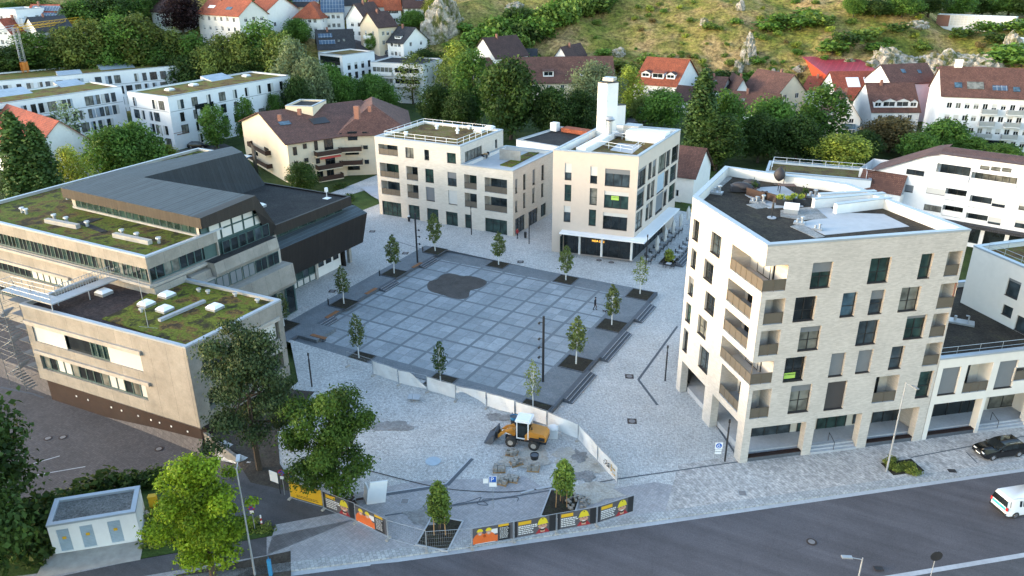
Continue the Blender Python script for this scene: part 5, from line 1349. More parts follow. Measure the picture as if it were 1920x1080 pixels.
house('house', 'dark-roofed house with two blue solar panels behind the white terrace building', T6(395, 530), T6(785, 515), 4, 10, 5.2, 'g', wall='cream', roof='tileG', nf=3, rows=1, lights=((.03, .2, 5, 1.6, 'solar'), (.03, .55, 4.4, 1.6, 'solar'), (.55, .3, .7, .9, 'glassC'), (.7, .32, .7, .9, 'glassC')))
house('house', 'white gabled house with dark roof and skylight beside the beige balcony house', T6(690, 192), T6(893, 198), 6.5, 12, 4.4, 'p', roof='tileD', nf=2, rows=2)
i_ = house('house', 'beige gabled house with balconies and dark red roof on the slope', T6(842, 272), T6(1040, 292), 6.6, (743, 47), 4.2, 'p', wall='cream', roof='tileD', nf=2, ns=3, rows=2)
balcony(i_, 3, 6.5, 2.7, 1.2, 'cream', 'whiteS'); balcony(i_, 3, 6.5, .2, 1.2, 'cream', 'whiteS')
i_ = house('house', 'small white house with dark grey roof and a car parked beside it', T6(1142, 452), T6(1315, 466), 5.2, (782, 72), 4.2, 'g', roof='tileG', nf=3, ns=2, rows=2)
dormer(i_, .5, 2.6, .8, .2, 'tileG', False)
house('house', 'long white house with red roof at the top edge left of the hill', T6(960, 68), T6(1115, 64), 4.5, 9, 3.5, 'g', roof='tileO', nf=3, rows=1)
house('house', 'white house with red roof between two others at the top of the slope', T6(1122, 102), T6(1290, 98), 5.2, 9, 4.2, 'g', roof='tileO', nf=3, rows=2)
house('house', 'white house with brown roof and solar panels near the rock', T6(1322, 78), T6(1542, 74), 5.6, 10, 4.5, 'g', roof='tileD', nf=3, rows=2, lights=((.6, .4, 2.5, 1.6, 'solar'),))
i_ = house('apartment_house', 'white flat-roofed terrace building with dark loggias and roof grass', T6(385, 575), T6(648, 605), 8.2, T6(900, 548), kind='f', wall='white', roof='sedumB', nf=2, ns=4, rows=2, chim=0, win=(1.2, 2.0), frame='frame')
for z in (5.2, 2.2):
	f = i_['F'][0]; mb = MB(); mb.obox(f.p(1, i_['zb']+z, -.05), f.e*(f.L-2.2), f.n*-.02, V((0, 0, 2.0))); 
	q = [f.p(.8, i_['zb']+z, -.02), f.p(f.L-1.2, i_['zb']+z, -.02), f.p(f.L-1.2, i_['zb']+z+2.3, -.02), f.p(.8, i_['zb']+z+2.3, -.02)]; mb = MB(); mb.face(q); mb.build('loggia_glazing', M['glass'], i_['root']); railing(i_['root'], f, .8, f.L-1.2, i_['zb']+z, 1.0, -.08, 'dark')
i_ = house('apartment_house', 'wide white flat-roofed building with balcony front behind the birches', T6(955, 676), T6(1530, 702), 9.4, T6(1862, 642), kind='f', wall='white', roof='tar', nf=0, ns=3, rows=3, chim=0)
f = i_['F'][0]
for z, k in ((5.9, 0), (2.7, 1)):
	for a, b in ((.04, .42), (.46, .92)):
		mb = MB(); u0, u1 = f.L*a, f.L*b; zz = i_['zb']+z; mb.face([f.p(u0, zz, -.02), f.p(u1, zz, -.02), f.p(u1, zz+2.2, -.02), f.p(u0, zz+2.2, -.02)]); bars(f, mb, [u0, u1, zz, zz+2.2], -.04, .1, .06, 5, m=1); mb.build('window', [M['glassC' if a < .1 else 'glass'], M['frameW']], i_['root'])
		balcony(i_, u0, u1, z, .9, 'white', 'whiteS', .9)
# middle, in front of the hill
house('house', 'white gabled house with dark red roof rising above the big dark tree', T2(735, 305), T2(868, 325), 8, 13, 5.4, 'p', roof='tileD', nf=2, rows=2)
house('house', 'low house with blue-grey roof between the two gabled houses', T2(952, 330), T2(1095, 330), 4, 9, 2.6, 'g', roof='tileG', nf=2, rows=1)
house('house', 'white gabled house with dark red roof at the foot of the hill', T2(1192, 328), T2(1275, 334), 5, 13, 3.6, 'p', roof='tileD', nf=1, rows=1)
i_ = house('apartment_house', 'long beige house with broad brown roof behind the silvery willow', (905, 155), (1152, 152), 6, 15, 6.4, 'g', wall='cream', roof='tileB', nf=9, rows=2, chim=0)
for u in (.5, .78): dormer(i_, u, 3.2, 1.5, .2, 'tileB', False)
i_ = house('apartment_house', 'white apartment house with red roof, dormers and balconies right of the clock tower', (1189, 155), (1267, 161), 6.5, (1297, 141), 6.2, 'g', roof='tileO', nf=4, ns=0, rows=2, chim=0)
for u in (.2, .8): dormer(i_, u, 2.6, 1.2, .22, 'tileD', True)
dormer(i_, .5, 3.6, 1.5, .2, 'tileO', False, 'white'); balcony(i_, 1, i_['L']-1, 3.3, 1.2); balcony(i_, 1, i_['L']-1, .4, 1.2)
house('house', 'low house with dark brown roof left of the columnar thuja', (1262, 186), (1302, 190), 3.6, 8, 3.4, 'g', roof='tileD', nf=2, rows=1, chim=0)
house('house', 'brown roofed house just right of the columnar thuja', (1318, 166), (1353, 169), 4.2, 9, 3.2, 'g', roof='tileB', nf=2, rows=1, lights=((.4, .5, .8, .9, 'glassC'),))
house('house', 'house with dark slate hipped roof at the foot of the rocks', (1350, 171), (1377, 166), 4.2, 10, 3.2, 'h', wall='white', roof='tileG', nf=2, rows=1)
house('house', 'small white gable with black and rust roof in front of the rocks', T7(862, 478), T7(1012, 478), 5, 13, 3.6, 'p', roof='tileD', nf=0, rows=1)
i_ = house('house', 'white house with wine red roof and chimney between the leafy trees', (1367, 207), (1452, 214), 4.6, 9, 4.4, 'g', wall='whiteS', roof='tileB', nf=3, ns=1, rows=1, lights=((.2, .45, .9, 1.0, 'glassC'),))
house('house', 'beige gabled house with four windows and brown roof', T7(1318, 512), T7(1632, 470), 5.4, 13, 5.2, 'p', wall='cream', roof='tileB', nf=2, ns=0, rows=2, win=(1.5, 1.4))
house('house', 'low red tiled house in front of the crimson-roofed hall', (1506, 167), (1560, 172), 4, 10, 3.2, 'g', roof='tileR', nf=3, rows=1)
i_ = house('hall', 'hall with crimson sheet roof and orange-red gable under the rocks', (1553, 139.5), (1648, 138), 8.5, 17, 2.6, 'm', wall='redwall', roof='redmet', nf=0, ns=4, rows=1, over=.8, chim=0, cat='hall', win=(1.0, 1.4))
house('house', 'red tiled annex with two large pale skylights in front of the hall', (1572, 187), (1652, 186), 5, 15, 6.6, 'g', roof='tileR', nf=0, rows=1, chim=0, lights=((.3, .42, 3.6, 3.4, 'whitep'), (.72, .42, 3.6, 3.4, 'whitep')))
i_ = house('house', 'white gabled house with conservatory and dark roof behind the leafy tree', T8(-75, 690), T8(288, 705), 5, 13, 5.6, 'p', roof='tileD', nf=3, ns=0, rows=2)
f = i_['F'][0]; mb = MB(); bars(f, mb, [f.L*.5, f.L*.88, i_['zb']+.2, i_['zb']+2.6], -1.6, .12, .1, 4); q0 = f.p(f.L*.5, i_['zb']+2.6, -1.6); q1 = f.p(f.L*.88, i_['zb']+2.6, -1.6); q2 = f.p(f.L*.88, i_['zb']+3.6, 0); q3 = f.p(f.L*.5, i_['zb']+3.6, 0)
mb.face([q0, q1, q2, q3], 1); z = V((0, 0, 2.4)); mb.face([q0-z, q1-z, q1, q0], 1); mb.face([q1-z, q2-z-V((0, 0, 1)), q2, q1], 1); mb.face([q3-z-V((0, 0, 1)), q0-z, q0, q3], 1); mb.build('conservatory', [M['frameW'], M['glassB']], i_['root'])
i_ = house('house', 'white house with four pointed dormers on its red-brown roof', T8(402, 632), T8(880, 632), 6.0, 13, 6.0, 'g', roof='tileB', nf=4, ns=0, rows=2, over=.3, lights=())
for u, w_ in ((.13, 2.0), (.36, 3.4), (.64, 3.4), (.87, 2.0)): dormer(i_, u, w_, 1.5 if w_ > 3 else 1.3, .12, 'tileB', True, 'white')
balcony(i_, i_['L']*.22, i_['L']*.78, 3.0, 1.3, 'white', 'metal')
i_ = house('apartment_house', 'long white apartment house with red-brown roof and balconies at the right edge', (1767, 178), (2010, 187), 12.3, 14, 5.6, 'g', wall='white', roof='tileB', nf=13, ns=0, rows=4, chim=0, over=.35,
           lights=((.10, .25, 1.6, 1.6, 'glassB'), (.40, .2, 1.5, 1.5, 'solar'), (.46, .2, 1.5, 1.5, 'solar'), (.56, .18, 1.4, 1.4, 'glassB'), (.20, .22, 3.5, 2.2, 'glassC')))
for u in (.33, .53, .75):
	for z in (8.8, 6.0, 3.2): balcony(i_, i_['L']*u, i_['L']*u+3.2, z-.2, 1.2, 'white', 'metal')
mb = MB(); f = i_['F'][0]
for u in (.28, .38, .47): mb.obox(f.p(f.L*u, i_['zb']+.3, -.03), f.e*2.6, f.n*-.02, V((0, 0, 2.1)))
mb.build('shop_window', M['glass'], i_['root'])
for k in range(3):
	p = i_['onroof'](.12+.02*k, 1); mb = MB(); mb.box((p.x, p.y, p.z+.6), (.7, .7, 1.8)); mb.build('chimney', M['whiteS'], i_['roof'])
house('apartment_house', 'tall white house with red roof next to the long apartment house', (1672, 157), (1757, 153), 10.5, 11, 4.2, 'g', wall='white', roof='tileB', nf=0, ns=2, rows=2, chim=0, lights=((.35, .5, 1.2, 1.4, 'glassB'), (.7, .45, 1.0, 1.2, 'glassB')), over=.3)
house('hall', 'maroon sheet-roofed hall behind the long apartment house', (1793, 145), (1884, 144), 13, 9, 1.2, 'm', wall='redwall', roof='maroon', nf=0, rows=1, chim=0, cat='hall')
# beige three-storey apartment house with brown roof
zE = 8.9
i_ = house('apartment_house', 'beige apartment house with brown tiled roof, wooden balconies and red awning', VW(440, 170, 5.4)(528, 530), VW(440, 170, 5.4)(1560, 382), 8.6, 27, 4.0, 'g', wall='cream', roof='tileB', nf=0, ns=0, rows=3, chim=0, zeave=zE, over=.6,
           lights=((.07, .5, 1.2, 1.5, 'glassB'), (.12, .5, 1.2, 1.5, 'glassB'), (.36, .4, 3.6, 2.6, 'dark')))
vv = VW(440, 170, 5.4); f = i_['F'][0]; uB_ = f.hit(*vv(1040, 470))[0]; f3 = i_['F'][3]
bw = []
def surfwin(f, root, tl, br, gm='glass', nv=2):
	r = f.px(tl, br); mb = MB(); bars(f, mb, r, -.03, .09, .05, nv); mb.face([f.p(r[0], r[2], -.02), f.p(r[1], r[2], -.02), f.p(r[1], r[3], -.02), f.p(r[0], r[3], -.02)], 1)
	return mb.build('window', [M['frame'], M[gm]], root)
for tl, br in (((585, 572), (635, 650)), ((688, 540), (732, 585)), ((600, 718), (650, 800)), ((702, 685), (748, 720)), ((800, 510), (845, 600)), ((900, 495), (1000, 590)), ((820, 690), (865, 735)), ((915, 680), (1020, 740)), ((830, 820), (900, 890)), ((930, 800), (1010, 880))):
	surfwin(f, i_['root'], vv(*tl), vv(*br))
for zb_, a_ in ((5.3, 0), (2.5, 1), (.2, 2)):
	u0 = f.hit(*vv(800, 610))[0]; u1 = uB_; balcony(i_, u0, u1, zb_, 1.5, 'cream', 'brownwd', .95)
u0 = f.hit(*vv(835, 690))[0]; mb = MB(); z = i_['zb']+4.9; mb.face([f.p(u0, z, -1.7), f.p(uB_-.3, z, -1.7), f.p(uB_-.3, z+.5, 0), f.p(u0, z+.5, 0)]); mb.face([f.p(u0, z-.2, -1.7), f.p(uB_-.3, z-.2, -1.7), f.p(uB_-.3, z, -1.7), f.p(u0, z, -1.7)]); mb.build('awning', M['awn'], i_['root'])
for tl, br in (((180, 570), (240, 665)), ((300, 565), (350, 630)), ((325, 740), (365, 790))): surfwin(f3, i_['root'], vv(*tl), vv(*br))
for zb_ in (4.2, 1.4): balcony(i_, f3.hit(*vv(200, 680))[0], f3.hit(*vv(375, 690))[0], zb_, 1.2, 'cream', 'brownwd', .95, 3)
for px_ in ((455, 262), (655, 205)):
	p = gp(*vv(*px_), 13.8); mb = MB(); mb.box((p.x, p.y, 13.6), (.7, .6, 1.2), 0, .3); mb.build('chimney', M['brickP'], i_['roof'])
j_ = house('apartment_house', 'beige hipped-roof house wing with brick chimney right of the wooden balconies', vv(1035, 445), vv(1780, 415), 8.6, 24, 4.6, 'h', wall='cream', roof='tileB', nf=0, ns=0, rows=3, chim=0, zeave=zE+.1, over=.6)
f = j_['F'][0]
for tl, br in (((1060, 430), (1090, 510)), ((1140, 415), (1245, 500)), ((1290, 415), (1340, 450)), ((1300, 555), (1350, 590)), ((1315, 700), (1362, 740)), ((1110, 600), (1260, 645)), ((1140, 720), (1270, 800))):
	surfwin(f, j_['root'], vv(*tl), vv(*br))
for zb_ in (5.3, 2.5): balcony(j_, .6, f.hit(*vv(1285, 560))[0], zb_, 1.5, 'cream', 'brownwd', .95)
p = gp(*vv(1240, 230), 13.0); mb = MB(); mb.box((p.x, p.y, 13.2), (1.1, .8, 2.6), 0, .2); mb.build('chimney', M['brickP'], j_['roof'])
p = gp(*vv(1370, 175), 13.6); mb = MB(); mb.box((p.x, p.y, 13.4), (.7, .6, 1.2), 0, .2); mb.build('chimney', M['brickP'], j_['roof'])
for k in range(2):
	p = gp(*VW(640, 0, 3)(425+30*k, 600-4*k), 13.0)
p = gp(*vv(960, 120), 12); house('house', 'pale flat-topped roof hut seen above the brown roof ridge', vv(785, 160), vv(925, 95), 12.5, 6, kind='f', wall='cream', roof='tar', nf=0, rows=1, chim=0, zeave=13.6)
# white modern apartment blocks on the left
def ztop(base, top, z0=.4):
	b = gp(*base, z0); lo, hi = 0, 60
	for _ in range(50):
		m_ = (lo+hi)/2
		if proj((b.x, b.y, m_))[1] > top: lo = m_
		else: hi = m_
	return lo
zW1 = ztop((328, 281), 181.5)
def modern(label, A, B, D, n1, n2, nv, xt=None, ze=zW1):
	I = house('apartment_block', label, A, B, ze-.4, D, kind='f', wall='white', roof='sedumR', nf=0, ns=0, rows=4, chim=0, zeave=ze, cat='building')
	root = I['root']
	hs = (ze-.4)/4.25
	for k, n in ((0, n1), (1, n2[0]), (3, n2[1])):
		f = I['F'][k]
		# the walls were drawn closed: windows sit on them as shallow boxes
		for j in range(4):
			for i in range(n):
				u = 1.2+(f.L-2.4)*(i+.5)/n+rh.uniform(-.2, .2); w_ = rh.choice([1.1, 1.6, 1.9]); z0 = .4+hs*j+.45
				if rh.random() < .08: continue
				r = [u-w_/2, u+w_/2, z0, z0+hs*.72]
				mb = MB(); bars(f, mb, r, -.03, .08, .05, 2); mb.face([f.p(r[0], r[2], -.015), f.p(r[1], r[2], -.015), f.p(r[1], r[3], -.015), f.p(r[0], r[3], -.015)], 1)
				if rh.random() < .6: s = rh.choice([0, 1]); mb.obox(f.p(r[0]+(w_*.55 if s else 0), r[2], -.06), f.e*w_*.45, f.n*.03, V((0, 0, r[3]-r[2])), 2)
				mb.build('window', [M['frame'], M[rh.choice(['glass', 'glass2', 'glassC'])], M[rh.choice(['blindW', 'solarL'])]], root)
		if n:
			mb = MB(); mb.obox(f.p(.3, .4+hs*3+.1, 0), f.e*(f.L-.6), f.n*.03, V((0, 0, .1))); mb.build('ledge', M['blind'], root)
	return I
def panels(I, pxs, z, n=3):
	for (x, y, w_, d_) in pxs:
		P = gp(x, y, z); a = math.atan2(I['e'].y, I['e'].x); mb = MB(); e = I['e']; b = -I['n']
		o = V((P.x, P.y, z-.1)); q = [o, o+e*w_, o+e*w_+b*d_+V((0, 0, 1.0)), o+b*d_+V((0, 0, 1.0))]
		mb.face(q, 0); mb.face([o+e*w_, o+e*w_+b*d_, q[2]], 1); mb.face([o+b*d_, o, q[3]], 1); mb.face([o+e*w_+b*d_, o+b*d_, q[3], q[2]], 1)
		mb.build('solar_panel', [M['solarL'], M['metal']], I['roof'])
vt = VW(0, 100, 5.333)
I1 = modern('white apartment block with sedum roof and blank corner lettering right of its twin', vt(1672, 437), VW(300, 100, 5.333)(1300, 220), 15, 9, (0, 5), 2)
panels(I1, ((398, 152, 7, 4.5),), zW1-.2)
for p in ((318, 169), (363, 160), (462, 143)): P = gp(*p, zW1-.2); skylight(I1['roof'], (P.x, P.y, zW1-.3), 1.8)
f = I1['F'][0]; u, z = f.hit(326, 251); mb = MB(); mb.obox(f.p(u, z, 0), f.e*3.6, f.n*.02, V((0, 0, .12))); mb.obox(f.p(u+.8, z-.5, 0), f.e*3.2, f.n*.02, V((0, 0, .22))); mb.build('lettering', M['brickP'], I1['root'])
for z0_, z1_ in ((7.7, 9.9), (4.6, 6.8)):
	u0, u1 = f.hit(366, 205)[0], f.hit(402, 205)[0]; mb = MB(); mb.face([f.p(u0, z0_, -.07), f.p(u1, z0_, -.07), f.p(u1, z1_, -.07), f.p(u0, z1_, -.07)]); mb.build('loggia_glazing', M['glass'], I1['root'])
I2 = modern('long white apartment block with brown sedum roof and solar panels behind the red-roofed house', vt(-420, 562), vt(1212, 332), 15, 16, (4, 0), 2, ze=zW1+.3)
panels(I2, ((-10, 183, 8.5, 5), (115, 163, 6, 4)), zW1+.1)
I3 = modern('rear white apartment block with sedum roof and solar panels in front of the wood', vt(-260, 300), vt(1785, 122), (249, 116), 20, (4, 0), 2, ze=zW1+.3)
panels(I3, ((110, 143, 6, 3.5), (190, 131, 9, 5)), zW1+.1)
# red-roofed house at the left edge
i_ = house('house', 'white house with red tiled roof and two dark dormers behind the columnar cypress', (-95, 226), (58, 289), 6.8, (177, 267), 5.6, 'g', wall='whiteS', roof='tileR', nf=7, ns=3, rows=2, chim=1, over=.5, zeave=7.2)
for u in (.45, .72): dormer(i_, u, 3.6, 1.4, .28, 'tileG', False, 'dark')
# white building with brown roof behind the tall brick one
vB = VW(1560, 260, 5.333)
P1, P2 = gp(*vB(950, 570), 6.6), gp(*vB(1720, 695), 6.6)
e = (P2-P1); e.z = 0; e.normalize(); A0 = P1-e*11; A0.z = 0; B0 = P2+e*14; B0.z = 0
fB = Face(A0, B0, -.5, 13.6); nB = fB.n
bB = thing('apartment_building', 'white apartment building with brown roof and stacked loggias behind the tall brick building', 'building', tuple((A0+B0)/2-nB*6))
ul, zl_ = fB.hit(*vB(505, 302)); uap, zA_ = fB.hit(*vB(945, 178)); ue = fB.hit(*vB(1052, 240))[0]
r = fB.px(vB(1035, 240), vB(1360, 440)); r2 = fB.px(vB(1400, 330), vB(1830, 520)); r[0] = max(r[0], ue+.05)
zs = min(r[2], r2[2])-.1
fB.z1 = zs; fUp = Face(fB.p(ue, 0), B0, zs, 13.6)
def wB(tl, br, f=None, **k):
	f = f or fB
	r = f.px(vB(*tl), vB(*br)); f.add(r, .15); window(bB, f, r, .15, **k)
wB((735, 458), (805, 542), blind=.9, bm='blind', nv=1); wB((950, 485), (1120, 572), blind=.95, bm='blindW'); wB((925, 652), (1085, 740), nv=3); wB((1610, 603), (1725, 695), blind=.6, bm='blindW'); wB((1570, 778), (1680, 868), blind=.7, bm='blindW')
wB((1880, 632), (1990, 730), blind=.5, bm='blindW'); wB((1840, 810), (1950, 905), blind=.4, bm='blindW')
for x in (1485, 1595, 1705): wB((x, 265+(x-1485)*.1), (x+85, 318+(x-1485)*.1), fUp, gm='glassC', nv=1)
for tl, br in (((1140, 490), (1325, 640)), ((1385, 562), (1575, 718)), ((1345, 737), (1535, 885)), ((1112, 660), (1290, 800))):
	loggia(bB, fB, fB.px(vB(*tl), vB(*br)), 1.5, (.05, .95), back=0, floor=0, rail='whiteS', h=.95)
for q_, n_g, gm_ in ((r, 4, 'glass'), (r2, 6, 'glassC')):
	q_ = [q_[0]-ue, q_[1]-ue, q_[2], min(q_[3], 13.2)]
	fUp.add(q_, 2.0, back=0); window(bB, fUp, [q_[0]+.3, q_[1]-.3, q_[2]+.1, q_[3]-.4], 1.95, n_g, gm=gm_, sill=False, name='terrace_door'); railing(bB, fUp, q_[0], q_[1], q_[2], 1.0, -.1, 'whiteS', 'balcony')
mb = MB(); fB.wall(mb); fUp.wall(mb); cB = [A0, B0, B0-nB*14, A0-nB*8]
Face(cB[1], cB[2], -.5, 13.6).wall(mb); Face(cB[2], cB[3], -.5, zs).wall(mb); Face(cB[3], cB[0], -.5, zs).wall(mb)
zt_ = zA_; sl_ = (zt_-zl_)/(uap-ul); us_ = ul-(zl_-zs)/sl_
mb.face([fB.p(us_, zs), fB.p(ue, zs), fB.p(ue, 13.4), fB.p(uap, zt_)]); mb.build('wall', M['white'], bB)
surfwin(fB, bB, vB(750, 300), vB(915, 378))
mb = MB(); zt_ += .12
mb.face([fB.p(us_-1.5, zs-1.5*sl_+.1, -.5), fB.p(uap, zt_, -.5), fB.p(uap, zt_, 9), fB.p(us_-1.5, zs-1.5*sl_+.1, 9)]); mb.face([fB.p(uap, zt_, -.5), fB.p(ue+.2, 13.5, -.5), fB.p(ue+.2, 13.5, 9), fB.p(uap, zt_, 9)])
mb.face([fB.p(ue, 13.66, 1.5), fB.p(fB.L, 13.66, 1.5), fB.p(fB.L, 14.0, 4), fB.p(ue, 14.0, 4)]); mb.face([fB.p(fB.L, 13.2, 8), fB.p(ue, 13.2, 8), fB.p(ue, 14.0, 4), fB.p(fB.L, 14.0, 4)]); mb.face([fB.p(ue, 13.6, -.4), fB.p(fB.L, 13.6, -.4), fB.p(fB.L, 13.66, 1.5), fB.p(ue, 13.66, 1.5)])
rlo = fB.px(vB(375, 310), vB(725, 540)); mb.face([fB.p(rlo[0]-1.0, rlo[2], -2.4), fB.p(rlo[1], rlo[2], -2.4), fB.p(rlo[1], rlo[3], -.02), fB.p(rlo[0]-1.0, rlo[3], -.02)])
mb.build('roof', M['tileB'], bB)
mb = MB(); mb.obox(fB.p(rlo[0]-1, -.5, -2.3), fB.e*(rlo[1]-rlo[0]+1), fB.n*-2.3, V((0, 0, rlo[2]+.45))); mb.build('annex_wall', M['white'], bB)
mb = MB(); mb.obox(fB.p(4, 2.9, 0), fB.e*(fB.L-4), fB.n*1.3, V((0, 0, .45))); mb.build('shop_canopy', M['tileG'], bB)
for i in range(9): mb = MB(); mb.obox(fB.p(10+i*3.4, .2, 0), fB.e*2.8, fB.n*.04, V((0, 0, 2.4))); mb.build('shop_window', M['glass'], bB)
for u in (13, 17.5, 22): mb = MB(); mb.obox(fB.p(u, 2.35, .05), fB.e*3.2, fB.n*.06, V((0, 0, .5))); mb.build('shop_sign', M['whitep'], bB)
# flat brown roof with rail behind the penthouse parapet
A_, B_ = gp(1432, 318, 8.5), gp(1630, 330, 8.5)
house('building', 'low flat-roofed building with white guard rail behind the roof terrace', (1436, 321), (1634, 338), 8.6, (1640, 318), kind='f', wall='white', roof='sedumB', nf=0, rows=1, chim=0, zeave=8.2, cat='building',
      xtra=lambda I: rails(I['root'], [I['a']+I['e']*.8-I['n']*1+V((0, 0, -.1)), I['a']+I['e']*.8-I['n']*(I['D']-.8)+V((0, 0, -.1)), I['b']-I['e']*.8-I['n']*(I['D']-.8)+V((0, 0, -.1)), I['b']-I['e']*.8-I['n']*1+V((0, 0, -.1))], 1.1, .04, m='whitep'))
# clock tower
tw = thing('clock_tower', 'white clock tower of two square shafts rising behind the beige restaurant building', 'tower', (0, 0, 0))
P = V((14.5, 62, 0)); 
zc = .0
def shaft(name, pxl, pxm, pxr, d, zt_, z0=0):
	A, B_, C_ = gp(*pxl, zt_), gp(*pxm, zt_), gp(*pxr, zt_); mb = MB()
	poly = [(A.x, A.y), (B_.x, B_.y), (C_.x, C_.y), (A.x+C_.x-B_.x, A.y+C_.y-B_.y)]
	mb.prism(poly, z0, zt_); mb.build(name, M['whiteS'], tw)
	mb = MB(); coping(mb, poly, zt_, .25, .06); mb.build('coping', M['dark'], tw); return poly
ZT = 24.0
s1 = shaft('shaft', (1121.5, 153.5), (1138.5, 155.5), (1160, 153.5), 4, ZT); s2 = shaft('shaft', (1141, 196.5), (1152, 197.5), (1173.5, 196), 4, ZT-6.6+.4)
cx_, cy_ = (s1[0][0]+s1[2][0])/2, (s1[0][1]+s1[2][1])/2
mb = MB(); mb.box((cx_+.2, cy_, ZT+.5), (1.8, 1.6, .5)); mb.build('roof_hatch', M['metal'], tw)
fT = Face(s1[0], s1[1], 0, ZT); u, z = fT.hit(1128, 188); r_ = 1.0
mb = MB()
for k in range(12):
	a = 2*math.pi*k/12; s = .2 if k % 3 == 0 else .12
	c = fT.p(u+r_*math.sin(a), z+r_*math.cos(a), -.03); t = fT.e*math.sin(a)+V((0, 0, math.cos(a))); q = fT.e*math.cos(a)-V((0, 0, math.sin(a)))
	mb.obox(c-t*s/2-q*.035, t*s, q*.07, fT.n*.03)
mb.build('clock_mark', M['dark'], tw)
for ang, l in ((-70, .55), (-135, .8)):
	a = math.radians(ang); t = fT.e*math.sin(a)+V((0, 0, math.cos(a))); q = fT.e*math.cos(a)-V((0, 0, math.sin(a))); mb = MB(); mb.obox(fT.p(u, z, -.05)-q*.03, t*l, q*.06, fT.n*.03); mb.build('clock_hand', M['dark'], tw)
# low building with orange roof strip and small red-roofed house near the restaurant
i_ = house('house', 'low white house with flat roof and orange tiled strip between the two square-side blocks', (968, 262), (1052, 276), 6.5, (1095, 244), kind='f', wall='white', roof='tar', nf=3, rows=1, chim=0, zeave=6.8)
mb = MB(); a = i_['a']-i_['n']*(i_['D']*.75)+i_['e']*3; mb.obox((a.x, a.y, 6.7), i_['e']*9, -i_['n']*2.4, V((0, 0, .9))); mb.build('tiled_strip', M['tileO'], i_['root']); mb = MB(); mb.obox((a.x-2.6, a.y, 6.7), i_['e']*1.6, -i_['n']*1.4, V((0, 0, 1.8))); mb.build('chimney', M['whiteS'], i_['root'])
house('house', 'small white house with dark red roof squeezed behind the restaurant building', (1302, 331), (1333, 307), 5.2, 11, 4.2, 'p', wall='whiteS', roof='tileB', nf=0, rows=1, chim=0, zeave=5.0)
# ------------------------------------------------------------------ trees and shrubs
def leafmat(name, col, var=.5, trans=.35):
	g = N(name); p = g.geo()
	at = g.n('ShaderNodeAttribute', attribute_name='tint')
	oi = g.n('ShaderNodeObjectInfo')
	c = g.mix(at.outputs['Fac'], mul(col, 1-var), mul((col[0]*1.25, col[1]*1.1, col[2]*.9), 1+var))
	c = g.mix(1.0, c, g.ramp(oi.outputs['Random'], [(0, .8), (1, 1.2)]), 'MULTIPLY')
	g.base(c); g.set(.65, 0, .25)
	tr = g.n('ShaderNodeBsdfTranslucent'); g.l(c, tr.inputs['Color'])
	mx = g.n('ShaderNodeMixShader'); mx.inputs[0].default_value = trans
	g.l(g.b.outputs[0], mx.inputs[1]); g.l(tr.outputs[0], mx.inputs[2]); g.l(mx.outputs[0], g.out.inputs['Surface'])
	return g.mat
LM = dict(dark=leafmat('dark_leaves', (.040, .080, .018)), mid=leafmat('green_leaves', (0.085, 0.179, 0.034)), olive=leafmat('olive_leaves', (0.145, 0.197, 0.048)),
          lime=leafmat('lime_leaves', (.19, .31, .02)), maple=leafmat('maple_leaves', (.055, .108, .018)), silver=leafmat('silvery_leaves', (0.179, 0.240, 0.129)), copper=leafmat('copper_leaves', (0.032, 0.017, 0.020)),
          conif=leafmat('conifer_needles', (0.050, 0.104, 0.026), .35, .15), pine=leafmat('pine_needles', (.045, .075, .028), .35, .15), birch=leafmat('birch_leaves', (0.111, 0.155, 0.051)), rustg=leafmat('bronze_leaves', (0.145, 0.123, 0.054)), bush=leafmat('shrub_leaves', (0.120, 0.197, 0.042)), yel=leafmat('yellow_green_leaves', (0.223, 0.290, 0.051)))
def leaf_mesh(name, seed, lobes, per, size, flat=.55, up=.25, shell=.55):
	"""leaf clumps: many small leaf faces through a set of lobes [(centre, radius xyz)]"""
	rg = np.random.default_rng(seed)
	P = []; Nn = []; T = []
	for (c, r) in lobes:
		n = max(6, int(per*(r[0]*r[1]+r[1]*r[2]+r[0]*r[2])/3))
		d = rg.normal(size=(n, 3)); d /= np.linalg.norm(d, axis=1)[:, None]
		k = (shell+(1-shell)*rg.random(n))[:, None]
		jit = 1+.22*rg.normal(size=(n, 1))
		P.append(np.array(c)+d*k*np.array(r)*jit)
		q = d*np.array([1, 1, 1])+rg.normal(size=(n, 3))*flat+np.array([0, 0, up]); Nn.append(q/np.linalg.norm(q, axis=1)[:, None])
		T.append(np.clip(rg.normal(rg.uniform(.25, .75), .18, n), 0, 1))
	P = np.concatenate(P); Nn = np.concatenate(Nn); T = np.concatenate(T); n = len(P)
	a = np.cross(Nn, rg.normal(size=(n, 3))); a /= np.linalg.norm(a, axis=1)[:, None]; b = np.cross(Nn, a)
	s = size*(.6+.8*rg.random(n))[:, None]; l = s*(1.0+.5*rg.random(n))[:, None]
	bend = Nn*s*.25
	v = np.stack([P-a*l*.5-bend, P+b*s*.42, P+a*l*.5-bend, P-b*s*.42], 1).reshape(-1, 3)
	me = bpy.data.meshes.new(name); me.vertices.add(4*n); me.vertices.foreach_set('co', v.astype(np.float32).ravel())
	me.loops.add(4*n); me.loops.foreach_set('vertex_index', np.arange(4*n, dtype=np.int32))
	me.polygons.add(n); me.polygons.foreach_set('loop_start', np.arange(0, 4*n, 4, dtype=np.int32))
	me.update(calc_edges=True)
	at = me.attributes.new('tint', 'FLOAT', 'FACE'); at.data.foreach_set('value', T.astype(np.float32))
	me.materials.append(LM['mid']); return me
